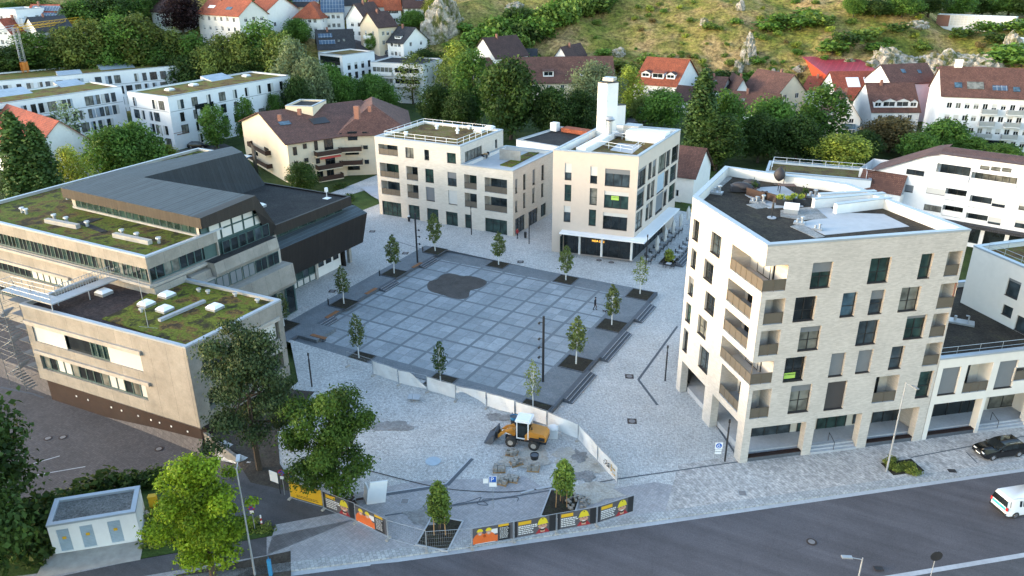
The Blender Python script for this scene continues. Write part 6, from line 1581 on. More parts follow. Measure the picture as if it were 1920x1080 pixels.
def trunk_mesh(name, seed, h, r, limbs, lean=.05, m='bark'):
	rg = random.Random(seed); mb = MB()
	pts = [V((0, 0, -.3))]; k = 5
	for i in range(1, k+1): pts.append(V((rg.uniform(-1, 1)*lean*h*.3, rg.uniform(-1, 1)*lean*h*.3, h*i/k)))
	for i in range(k): mb.cyl(pts[i], pts[i+1], r*(1.15-.85*i/k), r*(1.15-.85*(i+1)/k), 7, 0, False)
	for (c, rr) in limbs:
		t = rg.uniform(.35, .8); i = min(int(t*k), k-1); s = pts[i+1]; c = V(c)
		mid = s.lerp(c, .55)+V((0, 0, -.06*h)); w_ = r*.38
		mb.cyl(s, mid, w_, w_*.7, 5, 0, False); mb.cyl(mid, c, w_*.7, w_*.2, 5, 0, False)
	me_o = mb.build(name, M[m]); me = me_o.data; bpy.data.objects.remove(me_o); return me
def crown_lobes(seed, h, w, kind):
	rg = random.Random(seed); L = []
	if kind == 'loose':
		for i in range(34):
			t = (i+.5)/34; prof = (math.sin(math.pi*min(1, t*.84+.13)))**.7; R = w/2*prof; a = i*2.399+rg.uniform(-.6, .6); rr = R*rg.uniform(.35, 1.0); q = w*rg.uniform(.07, .17)
			L.append(((rr*math.cos(a), rr*math.sin(a), h*(.2+.78*t)+rg.uniform(-.04, .04)*h), (q*rg.uniform(.8, 1.3), q, q*rg.uniform(.55, .9))))
		for i in range(6): L.append(((rg.uniform(-.12, .12)*w, rg.uniform(-.12, .12)*w, h*(.35+.1*i)), (w*.17, w*.17, w*.13)))
	elif kind == 'round':
		z0, z1 = h*.22, h*.97; n = 26
		for i in range(n):
			t = (i+.5)/n; z = z0+(z1-z0)*t; prof = math.sin(math.pi*min(1, (t*.86+.12)))**.75
			R = w/2*prof; a = i*2.399+rg.uniform(-.4, .4); rr = R*rg.uniform(.45, .82)
			q = w*rg.uniform(.13, .22)*(.75+.5*prof)
			L.append(((rr*math.cos(a), rr*math.sin(a), z), (q, q, q*rg.uniform(.7, .95))))
		for i in range(5): L.append(((rg.uniform(-.12, .12)*w, rg.uniform(-.12, .12)*w, z0+(z1-z0)*(.2+.15*i)), (w*.2, w*.2, w*.17)))
	elif kind == 'tall':
		z0, z1 = h*.15, h*.98; n = 30
		for i in range(n):
			t = (i+.5)/n; z = z0+(z1-z0)*t; prof = (math.sin(math.pi*(t*.8+.14)))**.9
			R = w/2*prof; a = i*2.399+rg.uniform(-.5, .5); rr = R*rg.uniform(.3, .85); q = w*rg.uniform(.14, .22)*(.6+.5*prof)
			L.append(((rr*math.cos(a), rr*math.sin(a), z), (q, q, q*1.35)))
	elif kind == 'column':
		n = 30
		for i in range(n):
			t = (i+.5)/n; z = h*(.03+.95*t); R = w/2*(1-t**4)*.75; a = i*2.399; q = w*.24*(1-.5*t**2)
			L.append(((R*.55*math.cos(a), R*.55*math.sin(a), z), (q, q, q*1.9)))
	elif kind == 'spruce':
		n = 44
		for i in range(n):
			t = (i+.5)/n; z = h*(.08+.9*t); R = w/2*(1-t); a = i*2.399; q = max(.15, w*.16*(1-t*.8))
			L.append(((R*.7*math.cos(a), R*.7*math.sin(a), z), (q*1.2, q*1.2, q*.6)))
	elif kind == 'birch':
		n = 22
		for i in range(n):
			t = (i+.5)/n; z = h*(.30+.68*t); prof = math.sin(math.pi*min(1, .2+.75*t))**.8 if t < .5 else (1-((t-.5)/.5)**1.3)*.95+.05
			R = w/2*prof; a = i*2.399+rg.uniform(-.3, .3); q = w*.2*(.45+.65*prof)
			L.append(((R*.55*math.cos(a), R*.55*math.sin(a), z), (q, q, q*1.2)))
	elif kind == 'pine':
		n = 30
		for i in range(n):
			t = (i+.5)/n; z = h*(.30+.66*t); R = w/2*(1-.45*t)*rg.uniform(.55, 1.0); a = i*2.399+rg.uniform(-.3, .3); q = w*rg.uniform(.11, .17)
			L.append(((R*math.cos(a), R*math.sin(a), z), (q*1.25, q*1.25, q*.55)))
		for i in range(6): L.append(((rg.uniform(-.1, .1)*w, rg.uniform(-.1, .1)*w, h*(.72+.04*i)), (w*.15, w*.15, w*.1)))
	elif kind == 'bush':
		for i in range(12):
			a = i*2.399; rr = w*.32*math.sqrt(rg.random()); q = w*rg.uniform(.16, .26)
			L.append(((rr*math.cos(a), rr*math.sin(a), h*rg.uniform(.25, .72)), (q, q, h*rg.uniform(.2, .32))))
	return L
PROTO = {}
def proto(key, kind, seed, h, w, per, size, trunk_r, m='bark', flat=.55, shell=.55, nl=10):
	L = crown_lobes(seed, h, w, kind)
	rg = random.Random(seed)
	cm = leaf_mesh('crown', seed, L, per, size, flat, .25, shell)
	tm = trunk_mesh('trunk', seed, h*(.9 if kind in ('spruce', 'column', 'birch', 'pine') else .62), trunk_r, rg.sample(L, min(nl, len(L))) if nl else [], m=m)
	co = np.empty(len(cm.vertices)*3, np.float32); cm.vertices.foreach_get('co', co); co = co.reshape(-1, 3)
	PROTO[key] = (float(np.percentile(co[:, 2], 99.7)), 2*float(np.percentile(np.hypot(co[:, 0], co[:, 1]), 99.5 if kind == 'loose' else 97)), cm, tm)
proto('r1', 'round', 1, 14, 12, 44, .48, .34); proto('r2', 'round', 2, 13, 13, 44, .48, .36); proto('r3', 'round', 3, 15, 11, 44, .46, .32)
proto('t1', 'tall', 4, 17, 9.5, 44, .46, .30); proto('t2', 'tall', 5, 16, 10.5, 36, .48, .30)
proto('willow', 'round', 6, 15, 12, 46, .36, .34)
proto('thin', 'tall', 7, 15, 9, 9, .50, .22); proto('col', 'column', 8, 13, 4.2, 260, .30, .25, nl=0); proto('spr', 'spruce', 9, 14, 6, 46, .42, .22, nl=0)
proto('b1', 'birch', 10, 5.6, 1.95, 250, .20, .065, 'birchb', nl=8); proto('b2', 'birch', 11, 5.4, 1.9, 190, .19, .06, 'birchb', nl=8); proto('b3', 'birch', 12, 5.8, 2.0, 120, .17, .06, 'birchb', nl=10)
proto('pine', 'pine', 13, 11, 8.8, 420, .17, .26, nl=18, shell=.4)
proto('m1', 'loose', 14, 8.6, 8.2, 640, .165, .24); proto('m2', 'loose', 15, 9.2, 6.6, 700, .155, .20)
proto('s1', 'birch', 16, 5.4, 2.4, 420, .19, .07, nl=6)
proto('bu1', 'bush', 17, 2.2, 3.4, 60, .34, .06, nl=3); proto('bu2', 'bush', 18, 3.0, 4.0, 50, .40, .07, nl=3); proto('bu3', 'bush', 19, 1.5, 4.0, 60, .34, .05, nl=2)
RT = random.Random(3)
def tree(key, P, h, w, leaf, label, cat='tree', group=None, name='tree', rz=None):
	ph, pw, cm, tm = PROTO[key]
	r = thing(name, label, cat, P, RT.uniform(0, 6.28) if rz is None else rz, group)
	r.scale = (w/pw, w/pw, h/ph)
	for nm, me, mt in (('trunk', tm, None), ('crown', cm, LM[leaf])):
		o = bpy.data.objects.new(nm, me); COL.objects.link(o); o.parent = r
		if mt: o.material_slots[0].link = 'OBJECT'; o.material_slots[0].material = mt
	return r
def T(key, px, py, htop, wpx, leaf, label, cat='tree', group=None, name='tree'):
	"""tree whose foot is seen (or would be seen) at px,py; its top at row htop; wpx wide"""
	P = tp(px, py); d = (P-CAM).length
	h = hpx(P, htop)/.98; w = wpx*d/FOC
	if h > 40 or h < .3: print('tree size', label, h)
	return tree(key, (P.x, P.y, P.z-.1), h, w, leaf, label, cat, group, name)
# big trees near the camera
T('m1', 632, 935, 738, 186, 'maple', 'large dark green round tree above the yellow banner on the site fence')
T('m2', 400, 1078, 858, 172, 'lime', 'bright lime green tree beside the white transformer building')
T('pine', 487, 880, 624, 165, 'pine', 'dark sparse pine beside the corner of the low concrete wing', name='pine_tree')
T('r1', -38, 985, 745, 190, 'dark', 'dark green tree at the left picture edge beside the yard', )
T('r2', -45, 1120, 870, 175, 'dark', 'dark tree in the bottom left corner of the picture')
T('s1', 825, 1000, 903, 44, 'bush', 'young staked tree in the square bed left of the orange banner', name='young_tree')
T('s1', 1056, 945, 862, 42, 'bush', 'young staked tree behind the helmet banners', name='young_tree')
# birches round the square
for key, px, py, top, wp, lf, lab in (
		('b1', 816, 471, 402, 28, 'birch', 'young birch in the raised bed at the far left corner of the square'),
		('b1', 739, 513, 443, 28, 'birch', 'young birch by the bollard light beside the far timber bench'), ('b2', 645, 570, 500, 30, 'birch', 'young dark birch on the left terrace in front of the white hall doors'),
		('b2', 533, 612, 552, 26, 'birch', 'young birch half hidden behind the corner of the low concrete wing'), ('b1', 935, 496, 436, 28, 'birch', 'young birch on the far edge of the square, left of the middle'),
		('b1', 1061, 525, 461, 29, 'birch', 'young birch on the far edge of the square in front of the restaurant door'), ('b3', 1200, 551, 482, 30, 'olive', 'sparse pale birch at the far right corner of the square'),
		('b1', 1147, 609, 534, 30, 'birch', 'young birch beside the man walking a dog'), ('b1', 1080, 682, 592, 37, 'birch', 'young birch in the bed between two flights of steps on the right'),
		('b3', 999, 766, 672, 34, 'olive', 'sparse birch at the near right corner of the square by the tall mast light'), ('b2', 826, 718, 637, 29, 'dark', 'small dark birch behind the site fence on the near edge of the square'),
		('b2', 673, 671, 588, 31, 'birch', 'young birch in the near left bed by the end of the site fence')):
	P = tp(px, py)
	if PX0 < P.x < PX1 and PY0 < P.y < PY1: P = gp(px, py, 0.05)
	d = (P-CAM).length; tree(key, P, (py-top)*d/FOC/.93, wp*d/FOC, lf, lab, 'tree', 'young birches around the square', 'birch_tree')
# behind the civic building
T('col', 62, 398, 216, 62, 'conif', 'tall columnar cypress in front of the red-roofed house on the left', name='cypress_tree')
T('col', 98, 398, 236, 52, 'conif', 'shorter columnar cypress leaning against the tall one', name='cypress_tree')
T('t2', 145, 372, 275, 60, 'yel', 'light green loose tree right of the columnar cypress')
T('r1', 222, 345, 240, 88, 'mid', 'round green tree left of the blank-cornered white block')
T('r2', 262, 335, 232, 95, 'mid', 'round green tree in front of the blank-cornered white block')
T('r3', 318, 322, 270, 40, 'yel', 'small light green tree behind the copper hall roof')
T('r2', 35, 372, 330, 50, 'dark', 'low dark tree at the foot of the columnar cypress')
T('thin', 135, 295, 190, 60, 'silver', 'nearly bare tree with pale blossom in front of the long white block')
for px, py, top, wp, lab in ((407, 280, 198, 52, 'narrow green tree in front of the loggias of the white block'), (467, 265, 184, 42, 'narrow green tree in the middle of the white block front'), (520, 240, 176, 34, 'narrow green tree at the right end of the white block')):
	T('t1', px, py, top, wp, 'mid', lab)
T('r1', 571, 362, 305, 60, 'dark', 'dark round tree in front of the beige wooden-balcony house')
# the wood behind the white blocks
wood = [('r1', 20, 178, 88, 90, 'dark'), ('t1', 75, 182, 60, 75, 'mid'), ('r3', 112, 165, 88, 72, 'dark'), ('r2', 140, 160, 52, 80, 'olive'), ('t1', 188, 150, 38, 70, 'olive'), ('r1', 212, 158, 80, 84, 'mid'), ('r3', 240, 150, 30, 85, 'mid'),
		('t1', 275, 150, 28, 78, 'olive'), ('r1', 300, 165, 85, 75, 'mid'), ('t2', 335, 172, 55, 62, 'olive'), ('r2', 350, 195, 105, 70, 'dark'), ('r1', 400, 185, 88, 75, 'olive'), ('t2', 425, 165, 65, 66, 'olive'), ('r3', 460, 170, 62, 78, 'olive'),
		('t1', 500, 165, 40, 76, 'mid'), ('r2', 530, 180, 62, 82, 'olive'), ('t2', 560, 215, 75, 80, 'silver'), ('r1', 590, 225, 110, 74, 'silver'), ('r3', 565, 235, 145, 60, 'dark'), ('r1', 620, 195, 120, 60, 'mid'), ('r2', 640, 215, 140, 64, 'mid'),
		('r3', 160, 175, 105, 70, 'dark'), ('r1', 90, 190, 120, 70, 'dark'), ('r2', 258, 190, 110, 80, 'dark'), ('t1', 375, 150, 62, 60, 'mid'), ('r2', 480, 195, 105, 80, 'dark'), ('r1', 530, 205, 110, 60, 'dark'), ('r2', 0, 150, 100, 70, 'dark'), ('r1', 320, 150, 75, 70, 'dark')]
wl_ = {'dark': 'dark green tree in the wood behind the white flat-roofed blocks', 'mid': 'fresh green tree in the wood behind the white flat-roofed blocks', 'olive': 'olive green tree in the wood behind the white flat-roofed blocks', 'silver': 'silvery willow-like tree at the right end of the wood'}
for k, px, py, top, wp, lf in wood: T(k, px, min(py, 146 if px < 345 else 176 if px < 550 else 240), top, wp, lf, wl_[lf], group='%s trees of the wood' % lf)
for k, px, py, top, wp, lf in (('r1', 160, 62, 0, 75, 'mid'), ('r2', 205, 55, -8, 85, 'dark'), ('r3', 255, 45, -10, 70, 'mid'), ('r1', 110, 40, 8, 60, 'dark'), ('t1', 225, 70, 8, 60, 'mid'), ('r2', 60, 22, -5, 60, 'olive'), ('r1', 20, 30, 4, 40, 'mid'), ('r3', 300, 25, -20, 60, 'dark'), ('r1', 420, 5, -40, 70, 'mid'), ('r2', 545, 20, -20, 60, 'mid')):
	T(k, px, py, top, wp, lf, {'mid': 'green tree among the houses at the top left', 'dark': 'dark tree among the houses at the top left', 'olive': 'olive tree among the houses at the top left'}[lf], group='%s trees between the top left houses' % lf)
T('r3', 345, 68, -8, 78, 'copper', 'copper beech with nearly black crown beside the bright red roof', name='beech_tree')
# around the hillside houses and the middle
for k, px, py, top, wp, lf, lab in (
		('r1', 655, 205, 145, 62, 'mid', 'round tree in front of the dark-loggia terrace building'), ('r2', 700, 205, 140, 66, 'mid', 'bright round tree left of the wide flat-roofed building'), ('r1', 722, 215, 155, 60, 'mid', 'broad green tree below the wide flat-roofed building'),
		('thin', 775, 195, 98, 66, 'olive', 'thin tall tree before the wide flat-roofed building'), ('thin', 838, 205, 105, 60, 'olive', 'thin tall tree at the right end of the wide flat-roofed building'),
		('t2', 860, 190, 80, 76, 'yel', 'tall light tree left of the white gable with dark red roof'), ('t1', 890, 235, 95, 80, 'mid', 'tall green tree in front of the white gable with dark red roof'), ('r1', 822, 235, 160, 76, 'dark', 'dark tree behind the brown hipped roof'), ('r2', 865, 245, 170, 66, 'dark', 'dark tree between brown hipped roof and great dark tree'),
		('r1', 958, 262, 112, 118, 'dark', 'great dark green tree in the middle behind the pale apartment block'), ('willow', 1110, 240, 118, 112, 'silver', 'broad silvery willow behind the clock tower'), ('t2', 1177, 215, 125, 60, 'yel', 'yellow-green tree right of the clock tower'),
		('r2', 1035, 265, 165, 80, 'dark', 'dark tree left of the clock tower'), ('r3', 1085, 262, 170, 70, 'dark', 'dark tree at the foot of the silvery willow'),
		('r1', 1240, 245, 168, 84, 'mid', 'round green tree in front of the red-roofed balcony house'), ('r2', 1205, 235, 180, 50, 'olive', 'small olive tree beside the parked cars'), ('col', 1308, 310, 134, 62, 'conif', 'huge columnar thuja right of the restaurant building'), ('r3', 1352, 300, 172, 82, 'mid', 'white-blossoming green tree right of the huge thuja'),
		('t1', 1340, 320, 215, 90, 'dark', 'dark tree below the blossoming tree'), ('r1', 1440, 290, 185, 100, 'mid', 'leafy green tree in front of the wine red roof'), ('r2', 1420, 305, 215, 84, 'dark', 'dark low tree in front of the wine red roof'),
		('t1', 1535, 275, 160, 88, 'mid', 'tall leafy tree left of the conservatory house'), ('r2', 1490, 305, 220, 90, 'dark', 'dark tree left of the light green round tree'), ('r1', 1572, 318, 252, 100, 'yel', 'light green round tree behind the flat roof with white rail'),
		('r2', 1665, 285, 220, 96, 'rustg', 'bronze-leaved tree in front of the four-dormer house'), ('r1', 1765, 290, 225, 80, 'mid', 'green tree in front of the long apartment house'), ('spr', 1797, 290, 216, 26, 'conif', 'slim spruce before the long apartment house'), ('col', 1742, 255, 215, 18, 'conif', 'small columnar cypress by the white tall house part'),
		('r3', 1820, 300, 258, 62, 'mid', 'low green tree right of the slim spruce'), ('r1', 1720, 305, 250, 70, 'mid', 'low green tree between bronze tree and slim spruce'), ('r1', 1880, 310, 270, 60, 'mid', 'low green tree at the right edge in front of the shops'), ('r2', 1615, 300, 245, 60, 'dark', 'dark tree between light round tree and bronze tree'),
		('spr', 805, 125, 75, 34, 'dark', 'dark conifer beside the small grey-roofed white house'), ('r1', 795, 140, 92, 50, 'dark', 'dark round tree below the white rock'), ('r2', 775, 55, 20, 50, 'mid', 'green tree above the small grey-roofed white house'), ('r3', 815, 40, -5, 50, 'yel', 'light tree at the left of the white rock top'), ('r1', 560, 85, 35, 52, 'mid', 'tree left of the red hipped roof house'), ('r1', 700, 98, 62, 30, 'mid', 'small tree beside the beige balcony house'),
		('r2', 1025, 300, 255, 40, 'dark', 'dark tree between the two blocks on the far side'), ('bu2', 1165, 225, 205, 40, 'mid', 'green shrub behind the clock tower')):
	T(k, px, py, top, wp, lf, lab)
# behind the greenhouse on the hilltop and at the rim
for i, (px, top, wp) in enumerate(((1640, 5, 50), (1690, -5, 60), (1740, -10, 60), (1790, -8, 60), (1840, -10, 60), (1890, -15, 70), (1930, 0, 60), (1600, -10, 40))):
	T(('r1', 'r2', 'r3')[i % 3], px, 32, top-6, wp, 'mid' if i % 2 else 'dark', '%s tree in the row on the hilltop above the rocks' % ('fresh green' if i % 2 else 'dark green'), group='%s hilltop trees' % ('fresh' if i % 2 else 'dark'))
# shrubs on the hillside
def bush(px, py, h, w, lf, lab, grp, key=None):
	P = tp(px, py); tree(key or RT.choice(['bu1', 'bu2', 'bu3']), (P.x, P.y, P.z-.25), h, w, lf, lab, 'shrub', grp, 'shrub')
for i in range(88):     # the green band climbing the hill
	t = i/87; px = 885+t*245+RT.uniform(-34, 34)*(1.1-.5*t); py = 112-t*108+RT.uniform(-24, 26)*(1.15-.6*t)
	if py < -8 or px < 880: continue
	bush(px, py, RT.uniform(4.5, 7.5), RT.uniform(6, 10), RT.choice(['mid', 'mid', 'bush', 'bush', 'dark']), 'green shrub in the dense band climbing the middle of the hill', 'shrubs of the dense band on the hill', RT.choice(['bu1', 'bu2']))
for i in range(150):
	px = RT.uniform(1110, 1915); py = RT.uniform(5, 185)
	if py > 150 and px < 1500: py = RT.uniform(60, 190)
	s = RT.uniform(.25, .85)
	bush(px, py, 2.2*s+.4, 4.6*s, RT.choice(['olive', 'bush', 'yel', 'mid', 'rustg', 'bush']), 'low shrub scattered on the ochre grass of the hillside', 'shrubs scattered on the hillside')
for px, py, w_ in ((1440, 60, 10), (1460, 45, 9), (1500, 55, 12), (1530, 50, 11), (1515, 35, 9), (1380, 45, 5), (1330, 55, 6), (1350, 150, 8), (1395, 160, 9), (1420, 120, 6), (1560, 100, 10), (1590, 85, 11), (1620, 75, 10), (1640, 95, 7), (1680, 60, 8), (1860, 120, 10), (1890, 110, 12), (1915, 125, 10), (1870, 80, 8), (1800, 70, 9), (1850, 60, 9), (1900, 60, 10), (1730, 95, 6), (1765, 120, 5), (1650, 128, 4), (1690, 120, 5), (1720, 132, 6), (1772, 132, 3.5), (1806, 118, 4.5), (1838, 134, 4), (1745, 118, 5), (1812, 138, 3)):
	bush(px, py, w_*.42, w_, RT.choice(['mid', 'dark', 'mid', 'bush']), 'dense dark green bush on the rocky right-hand hillside', 'dense bushes on the right-hand hillside', 'bu2')
for px, py, w_ in ((870, 60, 7), (850, 95, 8), (880, 110, 9), (900, 125, 9), (825, 110, 6), (930, 118, 10), (960, 100, 8), (1000, 118, 8), (1130, 105, 6), (1150, 130, 8), (1180, 140, 9), (1215, 120, 8)):
	bush(px, py, w_*.45, w_, RT.choice(['mid', 'olive', 'bush']), 'bush at the foot of the hill behind the gabled houses', 'bushes at the foot of the hill', 'bu2')
for px, py, h_, w_ in ((165, 940, 2.2, 4.5), (210, 925, 2.4, 4.5), (250, 912, 2.2, 4), (120, 955, 2.4, 4.5), (285, 905, 1.8, 3.2), (75, 985, 2.6, 5), (40, 1010, 2.6, 5), (60, 1040, 2.2, 4)):
	bush(px, py, h_, w_, 'dark', 'dark hedge shrub behind the white transformer building', 'hedge shrubs by the transformer building', 'bu1')
for px, py, h_, w_ in ((300, 965, 1.2, 3), (300, 990, .9, 3), (330, 1000, 1.0, 3), (290, 1015, .8, 2.6), (470, 985, .7, 2), (500, 992, .6, 1.6)):
	bush(px, py, h_, w_, 'olive', 'low ground-covering shrub right of the transformer building', 'low shrubs right of the transformer building', 'bu3')
for px, py, h_, w_ in ((1262, 368, 1.6, 3.0), (1285, 352, 1.8, 3.2), (1310, 318, 2, 4), (1255, 330, 2, 4), (655, 375, 1.4, 3), (600, 372, 1.6, 3.5), (640, 352, 1.2, 3)):
	bush(px, py, h_, w_, 'dark', 'small dark shrub on the lawn between the buildings', 'shrubs on the lawns between buildings', 'bu1')
# rocks
def rock(px, py, w_, h_, d_, seed, label, grp='limestone rocks on the hillside'):
	P = tp(px, py); rg = random.Random(seed); bm = bmesh.new(); bmesh.ops.create_icosphere(bm, subdivisions=4, radius=1)
	off = V((rg.uniform(0, 50), rg.uniform(0, 50), rg.uniform(0, 50)))
	for v in bm.verts:
		n = v.co.copy(); k = 1+.42*noise.noise(n*1.3+off)+.30*abs(noise.noise(n*2.8+off))+.20*noise.noise(n*7+off)+.1*noise.noise(n*15+off)
		k2 = 1-.25*abs(noise.noise(V((n.x*4, n.y*4, n.z*.8))+off))
		v.co = V((n.x*w_/2*k*k2, n.y*d_/2*k*k2, max(-.5, n.z)*h_*k))
	me = bpy.data.meshes.new('rock'); bm.to_mesh(me); bm.free(); me.materials.append(M['rock'])
	for p in me.polygons: p.use_smooth = rg.random() < .0
	o = bpy.data.objects.new('rock', me); COL.objects.link(o); o.location = (P.x, P.y, P.z-.15*h_); o.rotation_euler = (0, 0, -YAW+rg.uniform(-.3, .3))
	tag(o, label, 'rock', grp)
M['rock'] = mixed('limestone', [(.3, (.13, .115, .095)), (.5, (.31, .28, .235)), (.7, (.47, .43, .38))], .9, .95, 8, .4, 3, ((.10, .105, .035), .4, .46, .6), .9)
rock(822, 72, 11, 11, 6, 1, 'tall pale limestone crag left of the hill', None); rock(838, 45, 9, 9, 6, 2, 'upper pale crag leaning on the tall limestone crag', None)
rock(1402, 112, 4.5, 7, 4, 3, 'slim pointed rock pillar on the grassy hill', None); rock(1384, 135, 3.4, 4, 4, 4, 'smaller rock pillar below the slim pointed one', None); rock(1450, 160, 4.5, 5, 4, 5, 'square rock behind the beige four-window gable', None)
rg_ = random.Random(8)
for px, py, w_, h_ in ((1665, 124, 13, 5), (1640, 132, 8, 3), (1700, 122, 8, 2.5), (1750, 130, 12, 4.2), (1785, 130, 13, 5), (1825, 126, 13, 4.4), (1855, 136, 9, 3), (1735, 140, 6, 2), (1895, 95, 5, 5), (1720, 48, 7, 1.6), (1388, 18, 3, 3), (1320, 45, 2.5, 2), (1500, 130, 3.5, 1.2), (1160, 102, 5, 2), (965, 15, 6, 2), (1590, 120, 4, 2)):
	rock(px, py, w_, h_, w_*.7, rg_.random()*1000, 'pale limestone outcrop in the hillside' if px > 1600 else 'grey limestone outcrop in the ochre grass', 'outcrops right' if px > 1600 else 'outcrops in the grass')
# ------------------------------------------------------------------ street furniture and the building site
def on_px(px, py, sq=False):
	P = tp(px, py)
	if PX0 < P.x < PX1 and PY0 < P.y < PY1: P = gp(px, py, 0)
	elif W0 < P.x <= PX0 and PY0 < P.y < PY1: P = gp(px, py, .41)
	return P
def loc(root, name, mb, mats, smooth=False): return mb.build(name, mats, root, smooth, inv=False)
# beds of the birches
for px, py, w_ in ((816, 471, 2.9), (739, 513, 2.9), (645, 570, 2.9), (533, 612, 2.9), (935, 496, 2.9), (1061, 525, 2.9), (1200, 553, 3.2), (1147, 611, 3.2), (1080, 682, 3.2), (999, 768, 3.2), (826, 716, 2.9), (673, 673, 2.9)):
	P = on_px(px, py); t = thing('planting_bed', 'square soil bed of %s' % {816: 'the birch at the far left corner', 739: 'the birch beside the far timber bench', 645: 'the dark birch on the left terrace', 533: 'the birch by the low concrete wing', 935: 'the far edge birch left of the middle', 1061: 'the birch before the restaurant door', 1200: 'the pale birch at the far right corner', 1147: 'the birch beside the dog walker', 1080: 'the birch between two flights of steps', 999: 'the birch by the tall mast light', 826: 'the birch behind the site fence', 673: 'the birch at the end of the site fence'}[px], 'planting bed', (P.x, P.y, P.z), 0, 'square beds of the birches')
	mb = MB(); a = w_/2; mb.box((0, 0, .03), (w_-.16, w_-.16, .06)); loc(t, 'soil', mb, M['soil'])
	mb = MB()
	for s in (-1, 1): mb.box((0, s*(a-.04), .05), (w_, .08, .12)); mb.box((s*(a-.04), 0, .05), (.08, w_-.16, .12))
	loc(t, 'edging', mb, M['granD'])
for px, py, lab in ((825, 1000, 'left young tree'), (1052, 948, 'young tree behind the helmet banners')):
	P = tp(px, py); t = thing('planting_bed', 'dark soil bed with pale kerb around the %s' % lab, 'planting bed', P, math.radians(12))
	mb = MB(); mb.box((0, 0, .03), (2.6, 3.6, .06)); loc(t, 'soil', mb, M['soil']); mb = MB()
	for s in (-1, 1): mb.box((0, s*1.86, .05), (2.84, .12, .12)); mb.box((s*1.36, 0, .05), (.12, 3.6, .12))
	loc(t, 'edging', mb, M['granL'])
	for k in range(3):
		mb = MB(); a = k*2.1; x, y = .55*math.cos(a), .55*math.sin(a); mb.cyl((P.x+x, P.y+y, P.z), (P.x+x*.9, P.y+y*.9, P.z+1.9), .045); mb.solo('tree_stake', M['stake'], 'round timber stake tied to the %s' % lab, 'stake', 'stakes of the %s' % lab)
P = tp(1692, 876); t = thing('planting_bed', 'planted bed of low green perennials beside the street lamp', 'planting bed', P, KD.to_track_quat('X', 'Z').to_euler().z)
mb = MB(); mb.box((0, 0, .02), (3.2, 1.9, .05)); loc(t, 'soil', mb, M['soil']); 
for k in range(9): tree('bu3', (P.x+RT.uniform(-1.2, 1.2), P.y+RT.uniform(-.8, .8), P.z), .5, 1.1, 'olive', 'low perennial clump in the street bed', 'plant', 'perennials in the street bed', 'shrub')
P = tp(1255, 492); t = thing('planting_bed', 'raised dark bed beside the steps near the parasols', 'planting bed', P, 0)
mb = MB(); mb.box((0, 0, .15), (2.4, 3.0, .3)); loc(t, 'edging', mb, M['granD']); mb = MB(); mb.box((0, 0, .31), (2.2, 2.8, .05)); loc(t, 'soil', mb, M['soil'])
tree('bu1', (P.x, P.y, P.z+.3), 1.8, 2.0, 'yel', 'small yellow-green shrub in the raised bed near the parasols', 'shrub')
steps('steps', (P.x+1.3, P.y-1.0), (P.x+1.3, P.y+9), .25, -.43, (1, 0))
# slim light posts, bollards, masts
def lamp(px, py, top, label, grp=None):
	P = on_px(px, py); h = hpx(P, top); t = thing('light_post', label, 'street light', P, 0, grp)
	mb = MB(); mb.cyl((0, 0, 0), (0, 0, h*.82), .085, .085, 10); loc(t, 'post', mb, M['dark']); mb = MB(); mb.cyl((0, 0, h*.82), (0, 0, h*.93), .05, .05, 8); mb.cyl((0, 0, h*.93), (0, 0, h), .1, .1, 10); loc(t, 'lamp_head', mb, M['dark'])
for a in ((1247, 714, 648, 'dark slim light post beside the brick arcade'), (585, 725, 662, 'dark slim light post behind the dark round tree'), (758, 407, 367, 'dark slim light post before the left shopfront'), (884, 440, 387, 'dark slim light post near the narrow shop door'), (992, 457, 398, 'dark slim light post in the lane between the two blocks'), (1210, 510, 440, 'dark slim light post at the restaurant corner'), (1359, 865, 787, 'dark slim light post beside the blue disabled parking sign')):
	lamp(*a, grp='slim light posts')
for px, py, top, side, lab in ((1018, 715, 593, -1, 'tall dark mast light with spotlights on the right of the square'), (783, 492, 400, 1, 'tall dark mast light with spotlights at the far left of the square')):
	P = on_px(px, py); h = hpx(P, top); t = thing('mast_light', lab, 'street light', P); mb = MB(); mb.cyl((0, 0, 0), (0, 0, h), .14, .13, 12); loc(t, 'mast', mb, M['dark'])
	for k in (.38, .53, .66, .9):
		mb = MB(); s = RH*(side*.3); mb.cyl((0, 0, h*k), (s.x, s.y, h*k+.05), .04); c = s*1.2; mb.cyl((c.x, c.y, h*k+.12), (c.x*1.5, c.y*1.5, h*k-.1), .1, .14, 10); loc(t, 'spotlight', mb, M['dark'])
for px, py, lab in ((712, 517, 'middle'), (616, 571, 'near'), (793, 472, 'far')):
	P = on_px(px, py); t = thing('bollard_light', 'low dark bollard light, the %s one of three along the left terrace' % {'middle': 'middle', 'near': 'nearest', 'far': 'farthest'}[lab], 'bollard', P, 0, 'bollard lights of the left terrace'); mb = MB(); mb.cyl((0, 0, 0), (0, 0, .8), .09, .09, 10); loc(t, 'post', mb, M['dark']); mb = MB(); mb.cyl((0, 0, .8), (0, 0, .88), .06, .06, 8); mb.cyl((0, 0, .88), (0, 0, 1.0), .1, .1, 10); loc(t, 'lamp_head', mb, M['metal'])
